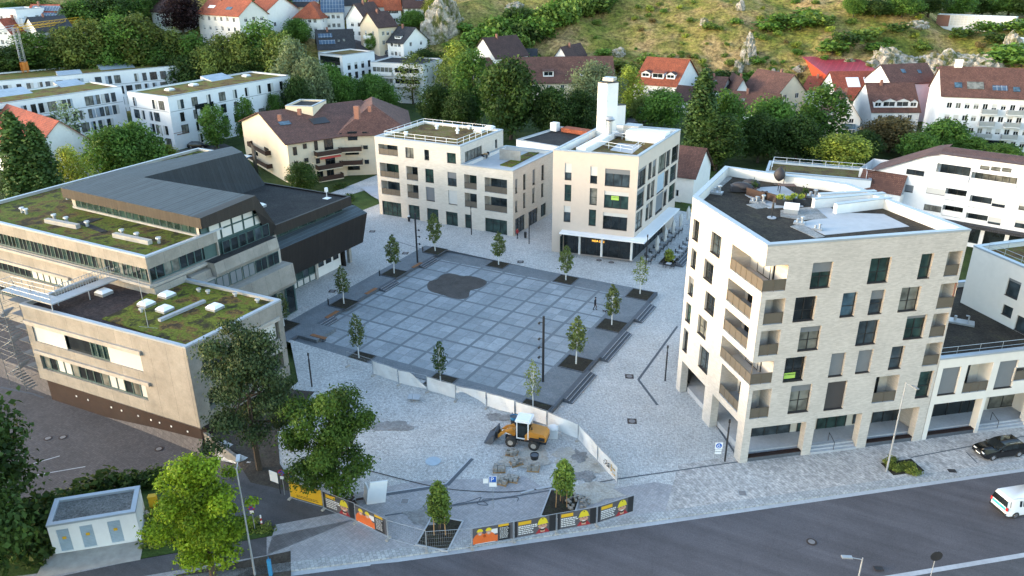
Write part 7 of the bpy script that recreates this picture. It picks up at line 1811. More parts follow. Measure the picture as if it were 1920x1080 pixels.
for px, py, rz, lab in ((782, 502, math.pi/2, 'timber seat on the wall edge near the far left steps'), (696, 551, math.pi/2, 'timber seat on the wall edge between the left birches'), (623, 595, math.pi/2, 'timber seat on the wall edge by the nearest left steps'), (598, 637, .0, 'timber seat lying on the low front platform of the square')):
	P = on_px(px, py); t = thing('bench', lab, 'bench', P, rz, 'timber seats of the square'); mb = MB()
	for k in range(5): mb.box((0, -.22+.11*k, .44), (2.3, .095, .05))
	loc(t, 'seat', mb, M['wood']); mb = MB()
	for s in (-.85, .85): mb.box((s, 0, .2), (.12, .45, .42))
	loc(t, 'support', mb, M['granD'])
rect('platform', -9.3, -5.6, -11.6, -8.0, .42, M['darkp'])
mb = MB(); mb.prism([(-9.25, -11.6), (-5.6, -11.6), (-5.6, -8.0), (-9.25, -8.0)], 0, .418); tag(mb.build('platform', M['darkp']), kind='structure')
# site fence
fence_no = 0
def panel(pa, pb, cover, label, grp, low=0.0):
	"""mesh fence panel between two foot pixels with an optional cover sheet"""
	A, B = tp(*pa), tp(*pb); e = B-A; L = math.hypot(e.x, e.y); t = thing('fence_panel', label, 'fence', A, math.atan2(e.y, e.x), grp); hh = 1.95
	mb = MB()
	for x in (0.03, L-.03): mb.cyl((x, 0, .05), (x, 0, hh), .024, n=6)
	for z in (.12, hh): mb.cyl((0, 0, z), (L, 0, z), .02, n=6)
	loc(t, 'frame', mb, M['steel']); mb = MB()
	n = int(L/.16)
	for i in range(1, n): mb.cyl((L*i/n, 0, .12), (L*i/n, 0, hh), .005, n=3, caps=False)
	for z in (.45, .8, 1.2, 1.6): mb.cyl((0, .006, z), (L, .006, z), .006, n=3, caps=False)
	loc(t, 'mesh', mb, M['steel']); mb = MB(); mb.box((0, 0, .06), (.22, .62, .13)); loc(t, 'foot', mb, M['concp'])
	if cover:
		mb = MB(); nx, nz = 10, 5; P = {}
		for i in range(nx+1):
			for j in range(nz+1):
				u, v = i/nx, j/nz; x = .08+(L-.16)*u; z = .28+1.6*v
				if cover == 'torn' : z = max(z, .28+1.5*max(0, u-.62)*0+(0 if u < .45 else 0)); z = .28+1.6*(v*(1-max(0, u-.45)*1.6) if True else v)
				if cover == 'flap': z = 1.88-1.6*(1-v)*(.35+.65*abs(u-.25)) if u < .75 else 1.88-1.6*(1-v)*(.68+.3*(u-.75)*4)
				P[i, j] = (x, -.03-.07*math.sin(u*9+v*3+len(label))*(1-abs(2*v-1)*.6), z)
		for i in range(nx):
			for j in range(nz): mb.face([P[i, j], P[i+1, j], P[i+1, j+1], P[i, j+1]])
		loc(t, 'cover_sheet', mb, M['sheet'], True)
	return t, L
fp = [(700, 704), (748, 722), (801.5, 735), (855, 752), (912.5, 765.5), (966, 782), (1026, 802.5), (1084, 827), (1120, 868), (1158, 910)]
cv = ['full', 'torn', 'full', 'flap', 'full', 'full', 'full', 'full', 'full']
ln = ['end panel at the near left birch bed', 'panel with its pale sheet slipped down on one side', 'sheet-covered panel in front of the small dark birch', 'panel whose torn sheet hangs as a triangle', 'sheet-covered panel left of the blue bucket', 'sheet-covered panel right behind the wheel loader', 'sheet-covered panel beside the white sack', 'steep sheet-covered panel after the fence corner', 'last panel with a printed pale banner at the street end']
for i in range(9):
	t, L = panel(fp[i], fp[i+1], cv[i], 'mesh fence ' + ln[i], 'site fence panels with pale sheets')
	if i == 8:
		rg = random.Random(2); mb = MB()
		for k in range(26): mb.box((rg.uniform(1.3, 2.3), -.12, rg.uniform(.9, 1.5)), (rg.uniform(.08, .2), .012, rg.uniform(.03, .07)))
		loc(t, 'lettering', mb, M['dark']); mb = MB()
		for k in range(14): mb.box((rg.uniform(2.6, 3.3), -.12, rg.uniform(.7, 1.6)), (.12, .012, .12))
		loc(t, 'emblem', mb, M['yellow'])
def disc(mb, c, rx, rz, y, m, a0=0, a1=2*math.pi, n=14):
	pts = [(c[0]+rx*math.cos(a0+(a1-a0)*i/n), y, c[1]+rz*math.sin(a0+(a1-a0)*i/n)) for i in range(n+1)]
	mb.face(pts if abs(a1-a0) > 6 else pts, m)
BM_ = None
def banner(t, L, kind):
	"""printed sheet, flat: ground colour, portrait of a worker in a yellow helmet, text bars"""
	global BM_
	if BM_ is None: BM_ = [mat('banner_grey', (.085, .082, .09), .6, .1, .8, grime=0), M['yellow'], M['skin'], M['dark'], M['frameW'], mat('banner_orange', (.62, .13, .03), .6, .08, 2, grime=0), mat('helmet_yellow', (.62, .50, .03), .5, .05, grime=0), M['redc']]
	x0, x1, z0, z1 = .08, L-.08, .3, 1.92; y = -.05; W = x1-x0
	mb = MB(); base = 1 if kind == 'yellow' else 0; mb.box(((x0+x1)/2, y+.008, (z0+z1)/2), (W, .012, z1-z0), base)
	q = lambda a, b, c, d, m, dy=0: mb.face([(x0+W*a, y-dy, z0+(z1-z0)*c), (x0+W*b, y-dy, z0+(z1-z0)*c), (x0+W*b, y-dy, z0+(z1-z0)*d), (x0+W*a, y-dy, z0+(z1-z0)*d)], m)
	rg = random.Random(int(L*1000)); yy = y-.004
	if kind == 'man':
		q(0, .06, 0, 1, 3, .002); q(.84, 1, 0, 1, 3, .002); q(.09, .40, .72, .93, 1, .004)
		for k in range(5):
			zz = .62-.115*k; xx = .09
			while xx < (.5 if k in (0, 1) else .42): ww = rg.uniform(.03, .075); q(xx, xx+ww, zz-(.03 if k else .045), zz+.03, 4, .004); xx += ww+.012
		cx, cz = x0+W*.68, z0+(z1-z0)*.42
		mb.face([(cx-.62, y-.003, z0), (cx+.62, y-.003, z0), (cx+.34, y-.003, z0+.42), (cx-.34, y-.003, z0+.42)], 7); mb.face([(cx-.18, y-.004, z0+.1), (cx+.18, y-.004, z0+.1), (cx+.2, y-.004, cz-.1), (cx-.2, y-.004, cz-.1)], 2)
		disc(mb, (cx, cz+.02), .33, .46, y-.006, 2); disc(mb, (cx, cz-.14), .29, .3, y-.007, 3, math.pi*1.05, math.pi*1.95); disc(mb, (cx, cz-.13), .22, .14, y-.008, 2, math.pi, 2*math.pi); disc(mb, (cx, cz-.14), .16, .1, y-.009, 4, math.pi, 2*math.pi)
		for s in (-1, 1): disc(mb, (cx+s*.13, cz+.1), .06, .03, y-.009, 3); mb.face([(cx+s*.13-.09, y-.009, cz+.17), (cx+s*.13+.09, y-.009, cz+.17), (cx+s*.13+.09, y-.009, cz+.2), (cx+s*.13-.09, y-.009, cz+.2)], 3); disc(mb, (cx+s*.34, cz+.03), .05, .1, y-.005, 2)
		mb.face([(cx-.04, y-.009, cz-.04), (cx+.05, y-.009, cz-.04), (cx+.01, y-.009, cz+.1)], 7)
		disc(mb, (cx, cz+.26), .42, .62, y-.01, 6, 0, math.pi); mb.face([(cx-.48, y-.011, cz+.2), (cx+.48, y-.011, cz+.24), (cx+.45, y-.011, cz+.33), (cx-.45, y-.011, cz+.30)], 6); mb.face([(cx-.04, y-.012, cz+.7), (cx+.05, y-.012, cz+.7), (cx+.05, y-.012, cz+.82), (cx-.04, y-.012, cz+.82)], 3)
	elif kind == 'crew':
		q(.64, .94, 0, .86, 3, .002); q(.64, .9, .86, 1, 1, .003); q(0, .62, .02, .4, 5, .003)
		for cx in (.18, .40):
			disc(mb, (x0+W*cx, z0+.62), .5, .42, y-.005, 5, 0, math.pi); disc(mb, (x0+W*cx, z0+1.08), .2, .26, y-.007, 2); disc(mb, (x0+W*cx, z0+1.2), .26, .3, y-.009, 6, 0, math.pi)
			disc(mb, (x0+W*cx, z0+1.0), .1, .05, y-.009, 4, math.pi, 2*math.pi)
		q(.44, .62, .5, .8, 4, .002); q(.06, .56, .0, .03, 4, .005)
		for k in range(9):
			xx = .67
			while xx < .86: ww = rg.uniform(.02, .06); q(xx, xx+ww, .76-.078*k, .79-.078*k, 4, .004); xx += ww+.012
	else:
		for k in range(2):
			xx = .2
			while xx < .85: ww = rg.uniform(.03, .08); q(xx, xx+ww, .2-.09*k, .24-.09*k, 3, .004); xx += ww+.015
	o = loc(t, 'banner', mb, BM_)
	if kind == 'yellow': tx = text(None, 'Lu', (x0+W*.36, y-.01, z0+.85), (1, 0, 0), (0, 0, 1), .62, M['dark']); tx.parent = o
for a, b, kind, lab in (((885, 1027), (963, 1013.5), 'crew', 'fence panel with orange crew banner at the left end of the street fence'), ((963, 1013.5), (1043, 998.5), 'man', 'fence panel with helmet portrait banner next to the orange crew banner'), ((1043, 998.5), (1118, 985), 'man', 'fence panel with helmet portrait banner in the middle of the street fence'), ((1118, 985), (1187, 962.5), 'man', 'fence panel with helmet portrait banner at the right end of the street fence'),
						((545, 935), (608, 955), 'yellow', 'fence panel with plain yellow banner under the dark round tree'), ((608, 955), (668, 980), 'man', 'fence panel with helmet banner right of the yellow banner'), ((668, 980), (728, 1011), 'crew', 'fence panel with tilted orange crew banner')):
	t, L = panel(a, b, None, lab, 'banner fence panels'); banner(t, L, kind)
panel((800, 1033), (885, 1027), None, 'bare mesh fence panel before the left young tree', 'bare mesh fence panels'); panel((728, 1011), (800, 1033), None, 'bare mesh fence panel between tilted crew banner and left young tree', 'bare mesh fence panels'); panel((652, 687), (700, 704), None, 'bare mesh fence panel at the near left birch bed', 'bare mesh fence panels')
# wheel loader
F_, R_w = tp(958, 837), tp(1001, 844); d = (F_-R_w); d.z = 0; wb = d.length; d.normalize(); rgt = V((d.y, -d.x, 0)); mid = (F_+R_w)/2+rgt*.85
t = thing('wheel_loader', 'orange wheel loader with white cab roof and lowered bucket', 'loader', (mid.x, mid.y, F_.z), math.atan2(d.y, d.x)); S_ = 1.08
def lb(name, mats, boxes=(), fn=None, smooth=False, par=t):
	mb = MB()
	for c, s in boxes: mb.box(tuple(x*S_ for x in c), tuple(x*S_ for x in s))
	if fn: fn(mb)
	return loc(par, name, mb, mats, smooth)
def hood(mb):
	pr = [(-.2, .75), (-1.9, .8), (-2.15, 1.0), (-2.15, 1.35), (-1.9, 1.62), (-.55, 1.78), (-.2, 1.3)]
	y = .72; A = [V((x*S_, -y*S_, z*S_)) for x, z in pr]; B = [V((x*S_, y*S_, z*S_)) for x, z in pr]; n = len(pr)
	mb.face(A); mb.face(B[::-1])
	for i in range(n): j = (i+1) % n; mb.face([A[j], A[i], B[i], B[j]])
lb('engine_hood', M['orange'], fn=hood); lb('grille', M['dark'], [((-1.75, .725, 1.15), (.55, .02, .38)), ((-1.75, -.725, 1.15), (.55, .02, .38))]); lb('chassis', M['dark'], [((-.9, 0, .62), (2.3, .8, .35)), ((1.0, 0, .62), (1.4, .7, .4)), ((-1.2, 0, .85), (1.9, 1.5, .14))])
lb('exhaust', M['dark'], fn=lambda mb: mb.cyl((-.8, .3, 1.7), (-.8, .3, 2.15), .06))
cabp = []
for x, y in ((-.5, -.68), (-.5, .68), (.55, -.62), (.55, .62)): cabp.append(((x, y, 1.75), (.09, .09, 1.7)))
lb('cab_frame', M['whitep'], cabp+[((.02, 0, .92), (1.15, 1.36, .1))]); lb('cab_glass', M['glass'], [((.02, 0, 1.76), (1.02, 1.24, 1.6))]); lb('cab_roof', M['whitep'], [((.0, 0, 2.66), (1.4, 1.5, .13)), ((0, 0, 2.76), (1.1, 1.2, .08))])
lb('front_frame', M['orange'], [((1.15, 0, 1.0), (.7, .55, .9))])
def arms(mb):
	for y in (-.36, .36):
		for a, b in (((1.0, 1.55), (1.75, 1.25)), ((1.75, 1.25), (2.5, .5))):
			A, B = V((a[0]*S_, y*S_, a[1]*S_)), V((b[0]*S_, y*S_, b[1]*S_)); dd = B-A; n = V((-dd.z, 0, dd.x)).normalized()*.15; mb.obox(A-n-V((0, .06, 0)), dd, V((0, .12, 0)), n*2)
lb('lift_arm', M['orange'], fn=arms); lb('hydraulic_cylinder', M['chrome'], fn=lambda mb: (mb.cyl((1.2, 0, 1.5), (2.3, 0, 1.1), .06), mb.cyl((1.1, .25, .9), (1.9, .3, 1.1), .05))); lb('coupler', M['dark'], [((2.5, 0, .75), (.22, .95, .7))])
def bucket(mb):
	pr = [(2.6, 1.05), (2.62, .3), (2.85, .1), (3.55, .06), (3.55, .10), (2.9, .16), (2.7, .34), (2.72, 1.05)]
	y = 1.05; A = [V((x*S_, -y*S_, z*S_)) for x, z in pr]; B = [V((x*S_, y*S_, z*S_)) for x, z in pr]
	for i in range(len(pr)): j = (i+1) % len(pr); mb.face([A[i], A[j], B[j], B[i]])
	for s in (-y, y): mb.face([V((x*S_, s*S_, z*S_)) for x, z in ((2.6, 1.05), (2.62, .3), (2.85, .08), (3.5, .08))])
lb('bucket', M['granD'], fn=bucket)
for x in (-wb/2, wb/2):
	for y in (-.85, .85):
		def tyre(mb): mb.cyl((x, y-.2, .56), (x, y+.2, .56), .54, .54, 18); mb.cyl((x, y-.21, .56), (x, y-.23, .56), .5, .42, 18); mb.cyl((x, y+.21, .56), (x, y+.23, .56), .5, .42, 18)
		w_ = lb('wheel', M['rubber'], fn=tyre); mb = MB(); mb.cyl((x, y-.25, .56), (x, y+.25, .56), .27, .27, 12); loc(w_, 'rim', mb, M['concp'])
for y in (-.85, .85): lb('mudguard', M['dark'], [((-wb/2, y, 1.16), (1.0, .42, .06))])
# stones on pallets and loose things on the site
rg = random.Random(4)
for i, (px, py, k, lab) in enumerate(((960, 852, 6, 'pallet of grey setts nearest the loader'), (968, 870, 6, 'pallet of setts in the middle of the group'), (936, 882, 5, 'pallet of setts at the left of the group'), (1000, 880, 9, 'tallest stack of grey slabs topped by a black bucket'), (941, 905, 7, 'stack of beige stones right behind the blue parking sign'), (960, 900, 4, 'small heap of setts right of the parking sign'))):
	P = tp(px, py); t = thing('stone_pallet', lab, 'stone pallet', P, rg.uniform(.1, .9), 'pallets of paving stones'); mb = MB()
	for y in (-.4, 0, .4): mb.box((0, y, .05), (1.15, .1, .1))
	for x in (-.5, -.25, 0, .25, .5): mb.box((x, 0, .12), (.12, .95, .03))
	loc(t, 'pallet', mb, M['stake']); mb = MB()
	for l in range(1 if k < 5 else 2 if k < 9 else 3):
		for x in range(3):
			for y in range(4):
				if rg.random() < .16*(l+1): continue
				mb.box((-.36+.36*x+rg.uniform(-.05, .05), -.36+.24*y+rg.uniform(-.04, .04), .24+.2*l), (.32, .2, .19), 0, rg.uniform(-.25, .25))
	loc(t, 'stones', mb, M['stone'])
def bucketobj(P, r, h, m, lab):
	mb = MB(); mb.cyl(P, P+V((0, 0, h)), r*.85, r, 12, 0, False); mb.cyl(P+V((0, 0, .02)), P+V((0, 0, .03)), r*.8, r*.8, 12); mb.cyl(P+V((0, 0, h*.75)), P+V((0, 0, h*.8)), r*.9, r*.9, 12, 1); mb.solo('bucket', [M[m], M['granD']], lab, 'bucket')
bucketobj(tp(1002, 872)+V((0, 0, .75)), .42, .45, 'dark', 'black mortar bucket on the tallest slab stack'); bucketobj(tp(964, 795)+V((0, 0, .6)), .42, .35, 'blue', 'light blue bucket beside the loader arm'); 
mb = MB(); P = tp(964, 797); mb.cyl(P, P+V((0, 0, .62)), .36, .36, 12); mb.solo('barrel', M['dark'], 'dark barrel carrying the light blue bucket', 'barrel')
P = tp(1037, 818); mb = MB(); mb.box((P.x, P.y, P.z+.5), (.95, .95, 1.0), 0, .4); mb.ball((P.x, P.y, P.z+1.0), (.55, .55, .28)); mb.solo('big_bag', M['sheet'], 'white bulk bag leaning on the fence right of the loader', 'sack', smooth=True)
P = tp(1082, 943)
for k in range(34): mb = MB(); a, r = rg.uniform(0, 6.28), 1.1*math.sqrt(rg.random()); mb.box((P.x+r*math.cos(a), P.y+r*math.sin(a), P.z+.1+.35*(1.1-r)), (.24, .18, .18), 0, rg.uniform(0, 3)); mb.solo('loose_stone', M['stone'], 'loose sett in the heap right of the young tree', 'stone', 'loose setts of the heap')
def cable(pxs, r, m, lab, name='cable'):
	pts = [tp(*p)+V((0, 0, r)) for p in pxs]; Q = []
	for i in range(len(pts)-1):
		a, b, c, dd = pts[max(0, i-1)], pts[i], pts[i+1], pts[min(len(pts)-1, i+2)]
		for k in range(6): u = k/6; Q.append(.5*((2*b)+(c-a)*u+(2*a-5*b+4*c-dd)*u*u+(3*b-a-3*c+dd)*u**3))
	mb = MB(); mb.tube(Q+[pts[-1]], r, 5); mb.solo(name, M[m], lab, name)
cable([(690, 882), (750, 898), (820, 914), (880, 921), (950, 923), (1010, 918), (1040, 914)], .035, 'dark', 'long dark cable lying across the site paving'); cable([(848, 947), (880, 940), (902, 933), (895, 945), (915, 947), (905, 937), (940, 935), (970, 933), (970, 940)], .03, 'granD', 'tangled hose beside the parking sign', 'hose')
for a, b in (((975, 925), (1000, 918)), ((1005, 917), (1035, 912))):
	A, B = tp(*a), tp(*b); n_ = (B-A).cross(V((0, 0, 1))).normalized()*.2; mb = MB(); mb.obox(A, B-A, n_, (0, 0, .12)); mb.solo('kerb_stone', M['granL'], 'pale kerb stone laid in line behind the young tree', 'kerb stone', 'kerb stones behind the young tree')
P = tp(778, 752); mb = MB(); mb.obox(P+V((-.7, -.4, .25)), V((1.3, .3, .1)), V((-.3, .8, .15)), V((0, 0, .05))); mb.cyl(P+V((0, -.4, 0)), P+V((0, -.4, 1.1)), .025); mb.cyl(P+V((.6, .2, 0)), P+V((0, -.4, .05)), .03); mb.solo('trestle_board', M['metal'], 'pale board on a fallen trestle lying on the setts', 'board')
P = tp(690, 946); mb = MB(); e = KD*1.5; mb.obox(P, e, V((-.1, .1, 0)), V((.15, .35, 2.1))); mb.obox(P-KD*.1, V((-.9, .7, 0)), V((.1, .1, 0)), V((.1, .2, 1.5))); mb.solo('white_panel', M['whitep'], 'tall white panel leaning behind the helmet banner', 'panel')
P = tp(655, 945); mb = MB()
for k in range(16): mb.box((P.x+rg.uniform(-1, 1), P.y+rg.uniform(-.6, .6), P.z+rg.uniform(.1, .8)), (rg.uniform(.3, .9), .2, .1), rg.choice([0, 0, 1]), rg.uniform(0, 3))
mb.solo('debris_pile', [M['brownwd'], M['stone']], 'dark pile of timber scraps behind the helmet banner', 'debris')
# road signs
def sign(px, py, top, shape, label, face=None, post='steel', r=.32):
	P = on_px(px, py); h = hpx(P, top); t = thing('road_sign', label, 'sign', P); mb = MB(); mb.cyl((0, 0, 0), (0, 0, h-.05), .03); loc(t, 'post', mb, M[post])
	f = (face or -FH); f = V((f.x, f.y, 0)).normalized(); e = V((-f.y, f.x, 0)); c = V((0, 0, h-r))+f*.05
	if shape == 'P':
		mb = MB(); mb.obox(c-e*r-V((0, 0, r)), e*2*r, f*.02, V((0, 0, 2*r))); o = loc(t, 'sign_plate', mb, M['whitep']); mb = MB(); k = r*.9; mb.obox(c-e*k-V((0, 0, k))+f*.021, e*2*k, f*.004, V((0, 0, 2*k))); loc(o, 'blue_field', mb, M['signb'])
		tx = text(None, 'P', c-e*.2-V((0, 0, .2))+f*.027, e, (0, 0, 1), .58, M['whitep']); tx.parent = o
		mb = MB(); mb.obox(c-e*r-V((0, 0, r+.45)), e*2*r, f*.02, V((0, 0, .4))); mb.obox(c-e*r*2.6-V((0, 0, r+.1)), e*r*1.4, f*.02, V((0, 0, .5))); loc(t, 'sub_plate', mb, M['whitep'])
	else:
		mb = MB(); mb.cyl(c, c+f*.02, r, r, 20); o = loc(t, 'sign_plate', mb, M['signr' if shape == 'stop' else 'dark' if shape == 'back' else 'signr'])
		if shape == 'stop':
			mb = MB(); mb.cyl(c+f*.021, c+f*.026, r*.8, r*.8, 20); loc(o, 'blue_field', mb, M['signb']); mb = MB()
			for s in (-1, 1): a = (e*s+V((0, 0, 1))).normalized(); b = f.cross(a); mb.obox(c-a*r*.8-b*.03+f*.027, a*r*1.6, b*.06, f.normalized()*.004)
			loc(o, 'red_cross', mb, M['signr'])
			mb = MB(); mb.obox(c-e*.16-V((0, 0, r+.34)), e*.32, f*.02, V((0, 0, .3))); loc(t, 'sub_plate', mb, M['whitep'])
	return t
sign(925, 953, 892, 'P', 'blue parking sign with white P on a thin pole in the site'); sign(478, 992, 944, 'stop', 'no stopping sign beside the red and white post'); sign(534, 928, 880, 'stop', 'left no stopping sign by the notice board at the fence'); sign(552, 928, 884, 'stop', 'right no stopping sign next to the yellow banner'); sign(313, 906, 880, 'back', 'round sign seen from behind at the yard entrance', r=.4); sign(1742, 1092, 1033, 'back', 'round sign seen from behind across the street', r=.45)
P = tp(1344, 866); t = thing('road_sign', 'blue disabled parking sign on two thin posts by the brick arcade', 'sign', P); e, f = V((RH.x, RH.y, 0)), -FH; h = hpx(P, 829); mb = MB()
for s in (-.28, .28): mb.cyl(e*s, e*s+V((0, 0, h)), .025)
loc(t, 'post', mb, M['steel']); c = V((0, 0, h-.35))+f*.05; mb = MB(); mb.obox(c-e*.35-V((0, 0, .35)), e*.7, f*.02, V((0, 0, .7))); o = loc(t, 'sign_plate', mb, M['whitep'])
for k in range(2): mb = MB(); mb.obox(c-e*.3-V((0, 0, .62+.3*k)), e*.6, f*.02, V((0, 0, .2))); loc(t, 'sub_plate', mb, M['whitep'])
mb = MB(); mb.cyl(c+f*.021, c+f*.026, .28, .28, 20); loc(o, 'blue_field', mb, M['signb']); mb = MB(); mb.cyl(c+f*.027+V((0, 0, .16)), c+f*.032+V((0, 0, .16)), .045, .045, 8); mb.obox(c+f*.027-e*.04-V((0, 0, .02)), e*.06, f*.005, V((0, 0, .15))); mb.obox(c+f*.027-e*.04-V((0, 0, .02)), e*.15, f*.005, V((0, 0, .045))); mb.obox(c+f*.027+e*.08-V((0, 0, .15)), e*.05, f*.005, V((0, 0, .14)))
for k in range(10): a = math.pi*(.75+k*.11); mb.box(tuple(c+f*.029+e*(.13*math.cos(a)-.02)+V((0, 0, .13*math.sin(a)-.04))), (.045, .045, .045), 0, math.atan2(e.y, e.x))
loc(o, 'wheelchair_symbol', mb, M['whitep'])
P = tp(491, 985); t = thing('marker_post', 'short red and white striped post at the path', 'post', P)
for k in range(4): mb = MB(); mb.cyl((0, 0, .26*k), (0, 0, .26*(k+1)), .07, .07, 10); loc(t, 'band', mb, M['whitep' if k % 2 else 'signr'])
P = tp(508, 1078); mb = MB(); mb.box((P.x, P.y, P.z+.75), (.28, .2, 1.5), 0, .6); mb.cyl((P.x, P.y, P.z+1.5), (P.x, P.y, P.z+1.8), .02); mb.solo('blue_post', M['blue'], 'bright blue post standing in the bare soil bed', 'post')
P = tp(518, 922); t = thing('notice_board', 'white notice board on a post at the dark path', 'board', P); mb = MB(); mb.cyl((.5, 0, 0), (.5, 0, 2.2), .04); loc(t, 'post', mb, M['dark']); mb = MB(); mb.box((0, 0, 1.6), (1.0, .05, 1.1)); loc(t, 'board', mb, M['whitep'])
# street lamps on tall poles
def street(px, py, topx, topy, side, label):
	P = tp(px, py); h = hpx(P, topy); t = thing('street_lamp', label, 'street light', P); mb = MB(); mb.cyl((0, 0, 0), (0, 0, h*.25), .09, .08, 8); mb.cyl((0, 0, h*.25), (0, 0, h), .075, .045, 8); loc(t, 'pole', mb, M['steel'])
	s = V((side[0], side[1], 0)).normalized(); mb = MB(); mb.cyl((0, 0, h-.15), tuple(s*.9+V((0, 0, h+.05))), .03); loc(t, 'arm', mb, M['steel']); mb = MB(); a = s*.75+V((0, 0, h)); n_ = V((-s.y, s.x, 0)); mb.obox(a-n_*.14, s*.75+V((0, 0, .06)), n_*.28, V((0, 0, .1))); loc(t, 'lamp_head', mb, M['metal'])
street(1662, 884, 1696, 716, KN, 'tall thin street lamp in front of the brick building'); street(478, 1078, 445, 878, -KN, 'tall street lamp beside the lime green tree'); street(1595, 1150, 1580, 1046, -RH, 'street lamp whose head reaches into the bottom edge')
P = tp(1605, 292); t = thing('utility_pole', 'timber utility pole between the garden trees', 'pole', P); mb = MB(); mb.cyl((0, 0, 0), (0, 0, hpx(P, 238)), .16, .12, 8); loc(t, 'pole', mb, M['stake']); mb = MB(); mb.box((0, 0, hpx(P, 238)-.5), (1.6, .12, .12)); loc(t, 'crossarm', mb, M['stake'])
# transformer building and yellow cabinet
zT = tp(100, 1035).z; hT = 2.75
A_, B_, C_ = gp(87, 987, zT+hT), gp(253, 960, zT+hT), gp(262, 912, zT+hT); D_ = A_+C_-B_
tb = thing('transformer_building', 'small white transformer building with gravel roof and three grey doors', 'building', (A_+C_)/2-V((0, 0, hT)))
ft = Face(A_, B_, zT-1.5, zT+hT-.02); vT = VW(0, 840, 4.5); mb = MB()
for tl, br in (((448, 668), (640, 860)), ((645, 635), (838, 825)), ((880, 592), (1068, 785))):
	r = ft.px(vT(*tl), vT(*br)); r = [r[0]+.1, r[1]-.12, zT+.12, zT+2.25]; ft.add(r, .08); d_ = MB(); d_.face([ft.p(r[0], r[2], .07), ft.p(r[1], r[2], .07), ft.p(r[1], r[3], .07), ft.p(r[0], r[3], .07)])
	for k in range(14): d_.obox(ft.p(r[0]+.05, r[2]+.1+k*.15, .07), ft.e*(r[1]-r[0]-.1), ft.n*.03, V((0, 0, .05)))
	d_.obox(ft.p((r[0]+r[1])/2-.01, r[2], .07), ft.e*.03, ft.n*.02, V((0, 0, r[3]-r[2]))); d_ = d_.build('door', M['pblue'], tb); y_ = MB(); y_.obox(ft.p((r[0]+r[1])/2-.13, r[2]+1.15, .02), ft.e*.28, ft.n*.02, V((0, 0, .24))); y_.build('warning_sign', M['yellow'], d_)
ft.wall(mb)
for a, b in ((B_, C_), (C_, D_), (D_, A_)): Face(a, b, zT-1.5, zT+hT-.02).wall(mb)
mb.build('wall', M['white'], tb); parapet_roof(tb, [tuple(p[:2]) for p in (A_, B_, C_, D_)], zT+hT, .12, 'gravelD', 'edge', .35)
P = tp(291, 957); t = thing('cabinet', 'yellow cabinet in the shrubs right of the transformer building', 'cabinet', P, .7); mb = MB(); mb.box((0, 0, .75), (.62, .45, 1.5)); mb.box((0, 0, 1.53), (.68, .5, .08)); loc(t, 'body', mb, M['yellow']); mb = MB(); mb.box((.05, -.235, .8), (.5, .02, 1.2)); mb.box((.2, -.25, .8), (.04, .02, .15)); loc(t, 'door', mb, M['yellow'])
# covers in the paving
for i, (px, py, kind, lab) in enumerate(((1180, 706, 'q', 'beside the angled channel'), (1185, 790, 'q', 'in the open paving right of the site fence'), (976, 491, 'q', 'behind the far edge birch left of the middle'), (623, 546, 'q', 'between two left birches'), (760, 475, 'q', 'near the far left mast light'), (698, 434, 'q', 'by the copper hall corner'), (118, 820, 'o', 'in the yard beside another round cover'), (298, 842, 'o', 'in the yard near the round sign'), (1522, 1014, 'o', 'in the carriageway'), (812, 865, 'b', 'in the site paving'), (759, 940, 's', 'near the white panel'), (90, 822, 'o', 'in the yard at the left'), (1123, 488, 'o', 'before the restaurant glass, left'), (1146, 492, 'o', 'before the restaurant glass, right'), (1785, 883, 'g', 'at the kerb near the black car'), (1647, 1066, 'g', 'at the far kerb'), (1392, 925, 's', 'in the street paving'))):
	P = on_px(px, py); P = V((P.x, P.y, P.z+.02)); nm = 'manhole_cover'
	if kind == 'o' and 'carriage' in lab: P.z = zt0(P.x)-.1
	t = thing(nm, {'q': 'square iron frame with pale round cover ', 'o': 'round iron cover ', 'b': 'pale blue round cover ', 's': 'square steel cover ', 'g': 'dark gully grate '}[kind]+lab, 'manhole cover', P, .4)
	mb = MB()
	if kind == 'q': mb.box((0, 0, 0), (.95, .95, .02)); loc(t, 'frame', mb, M['iron']); mb = MB(); mb.cyl((0, 0, .011), (0, 0, .018), .33, .33, 18); loc(t, 'lid', mb, M['ironL'])
	elif kind in 'ob': mb.cyl((0, 0, -.01), (0, 0, .012), .42 if kind == 'o' else .75, .42 if kind == 'o' else .75, 22); loc(t, 'frame', mb, M['iron' if kind == 'o' else 'edge']); mb = MB(); mb.cyl((0, 0, .0125), (0, 0, .02), .27 if kind == 'o' else .66, .27 if kind == 'o' else .66, 20); loc(t, 'lid', mb, M['ironL' if kind == 'o' else 'pblue'])
	else: mb.box((0, 0, 0), (.7, .5 if kind == 'g' else .7, .02)); loc(t, 'frame', mb, M['iron'] if kind == 'g' else M['steel']); mb = MB(); mb.box((0, 0, .014), (.6, .4 if kind == 'g' else .6, .012)); loc(t, 'lid', mb, M['dark'] if kind == 'g' else M['ironL'])
for px, py, m, lab in ((985, 447, 'dark', 'small dark litter bin at the corner of the pale block'), (767, 416, 'dark', 'dark litter bin with white top before the shopfront')):
	P = on_px(px, py); t = thing('litter_bin', lab, 'bin', P); mb = MB(); mb.cyl((0, 0, .15), (0, 0, 1.0), .2, .24, 12); mb.cyl((0, 0, 0), (0, 0, .15), .05); loc(t, 'body', mb, M[m]); mb = MB(); mb.cyl((0, 0, 1.0), (0, 0, 1.12), .25, .2, 12); loc(t, 'lid', mb, M['dark' if 'small' in lab else 'whitep'])
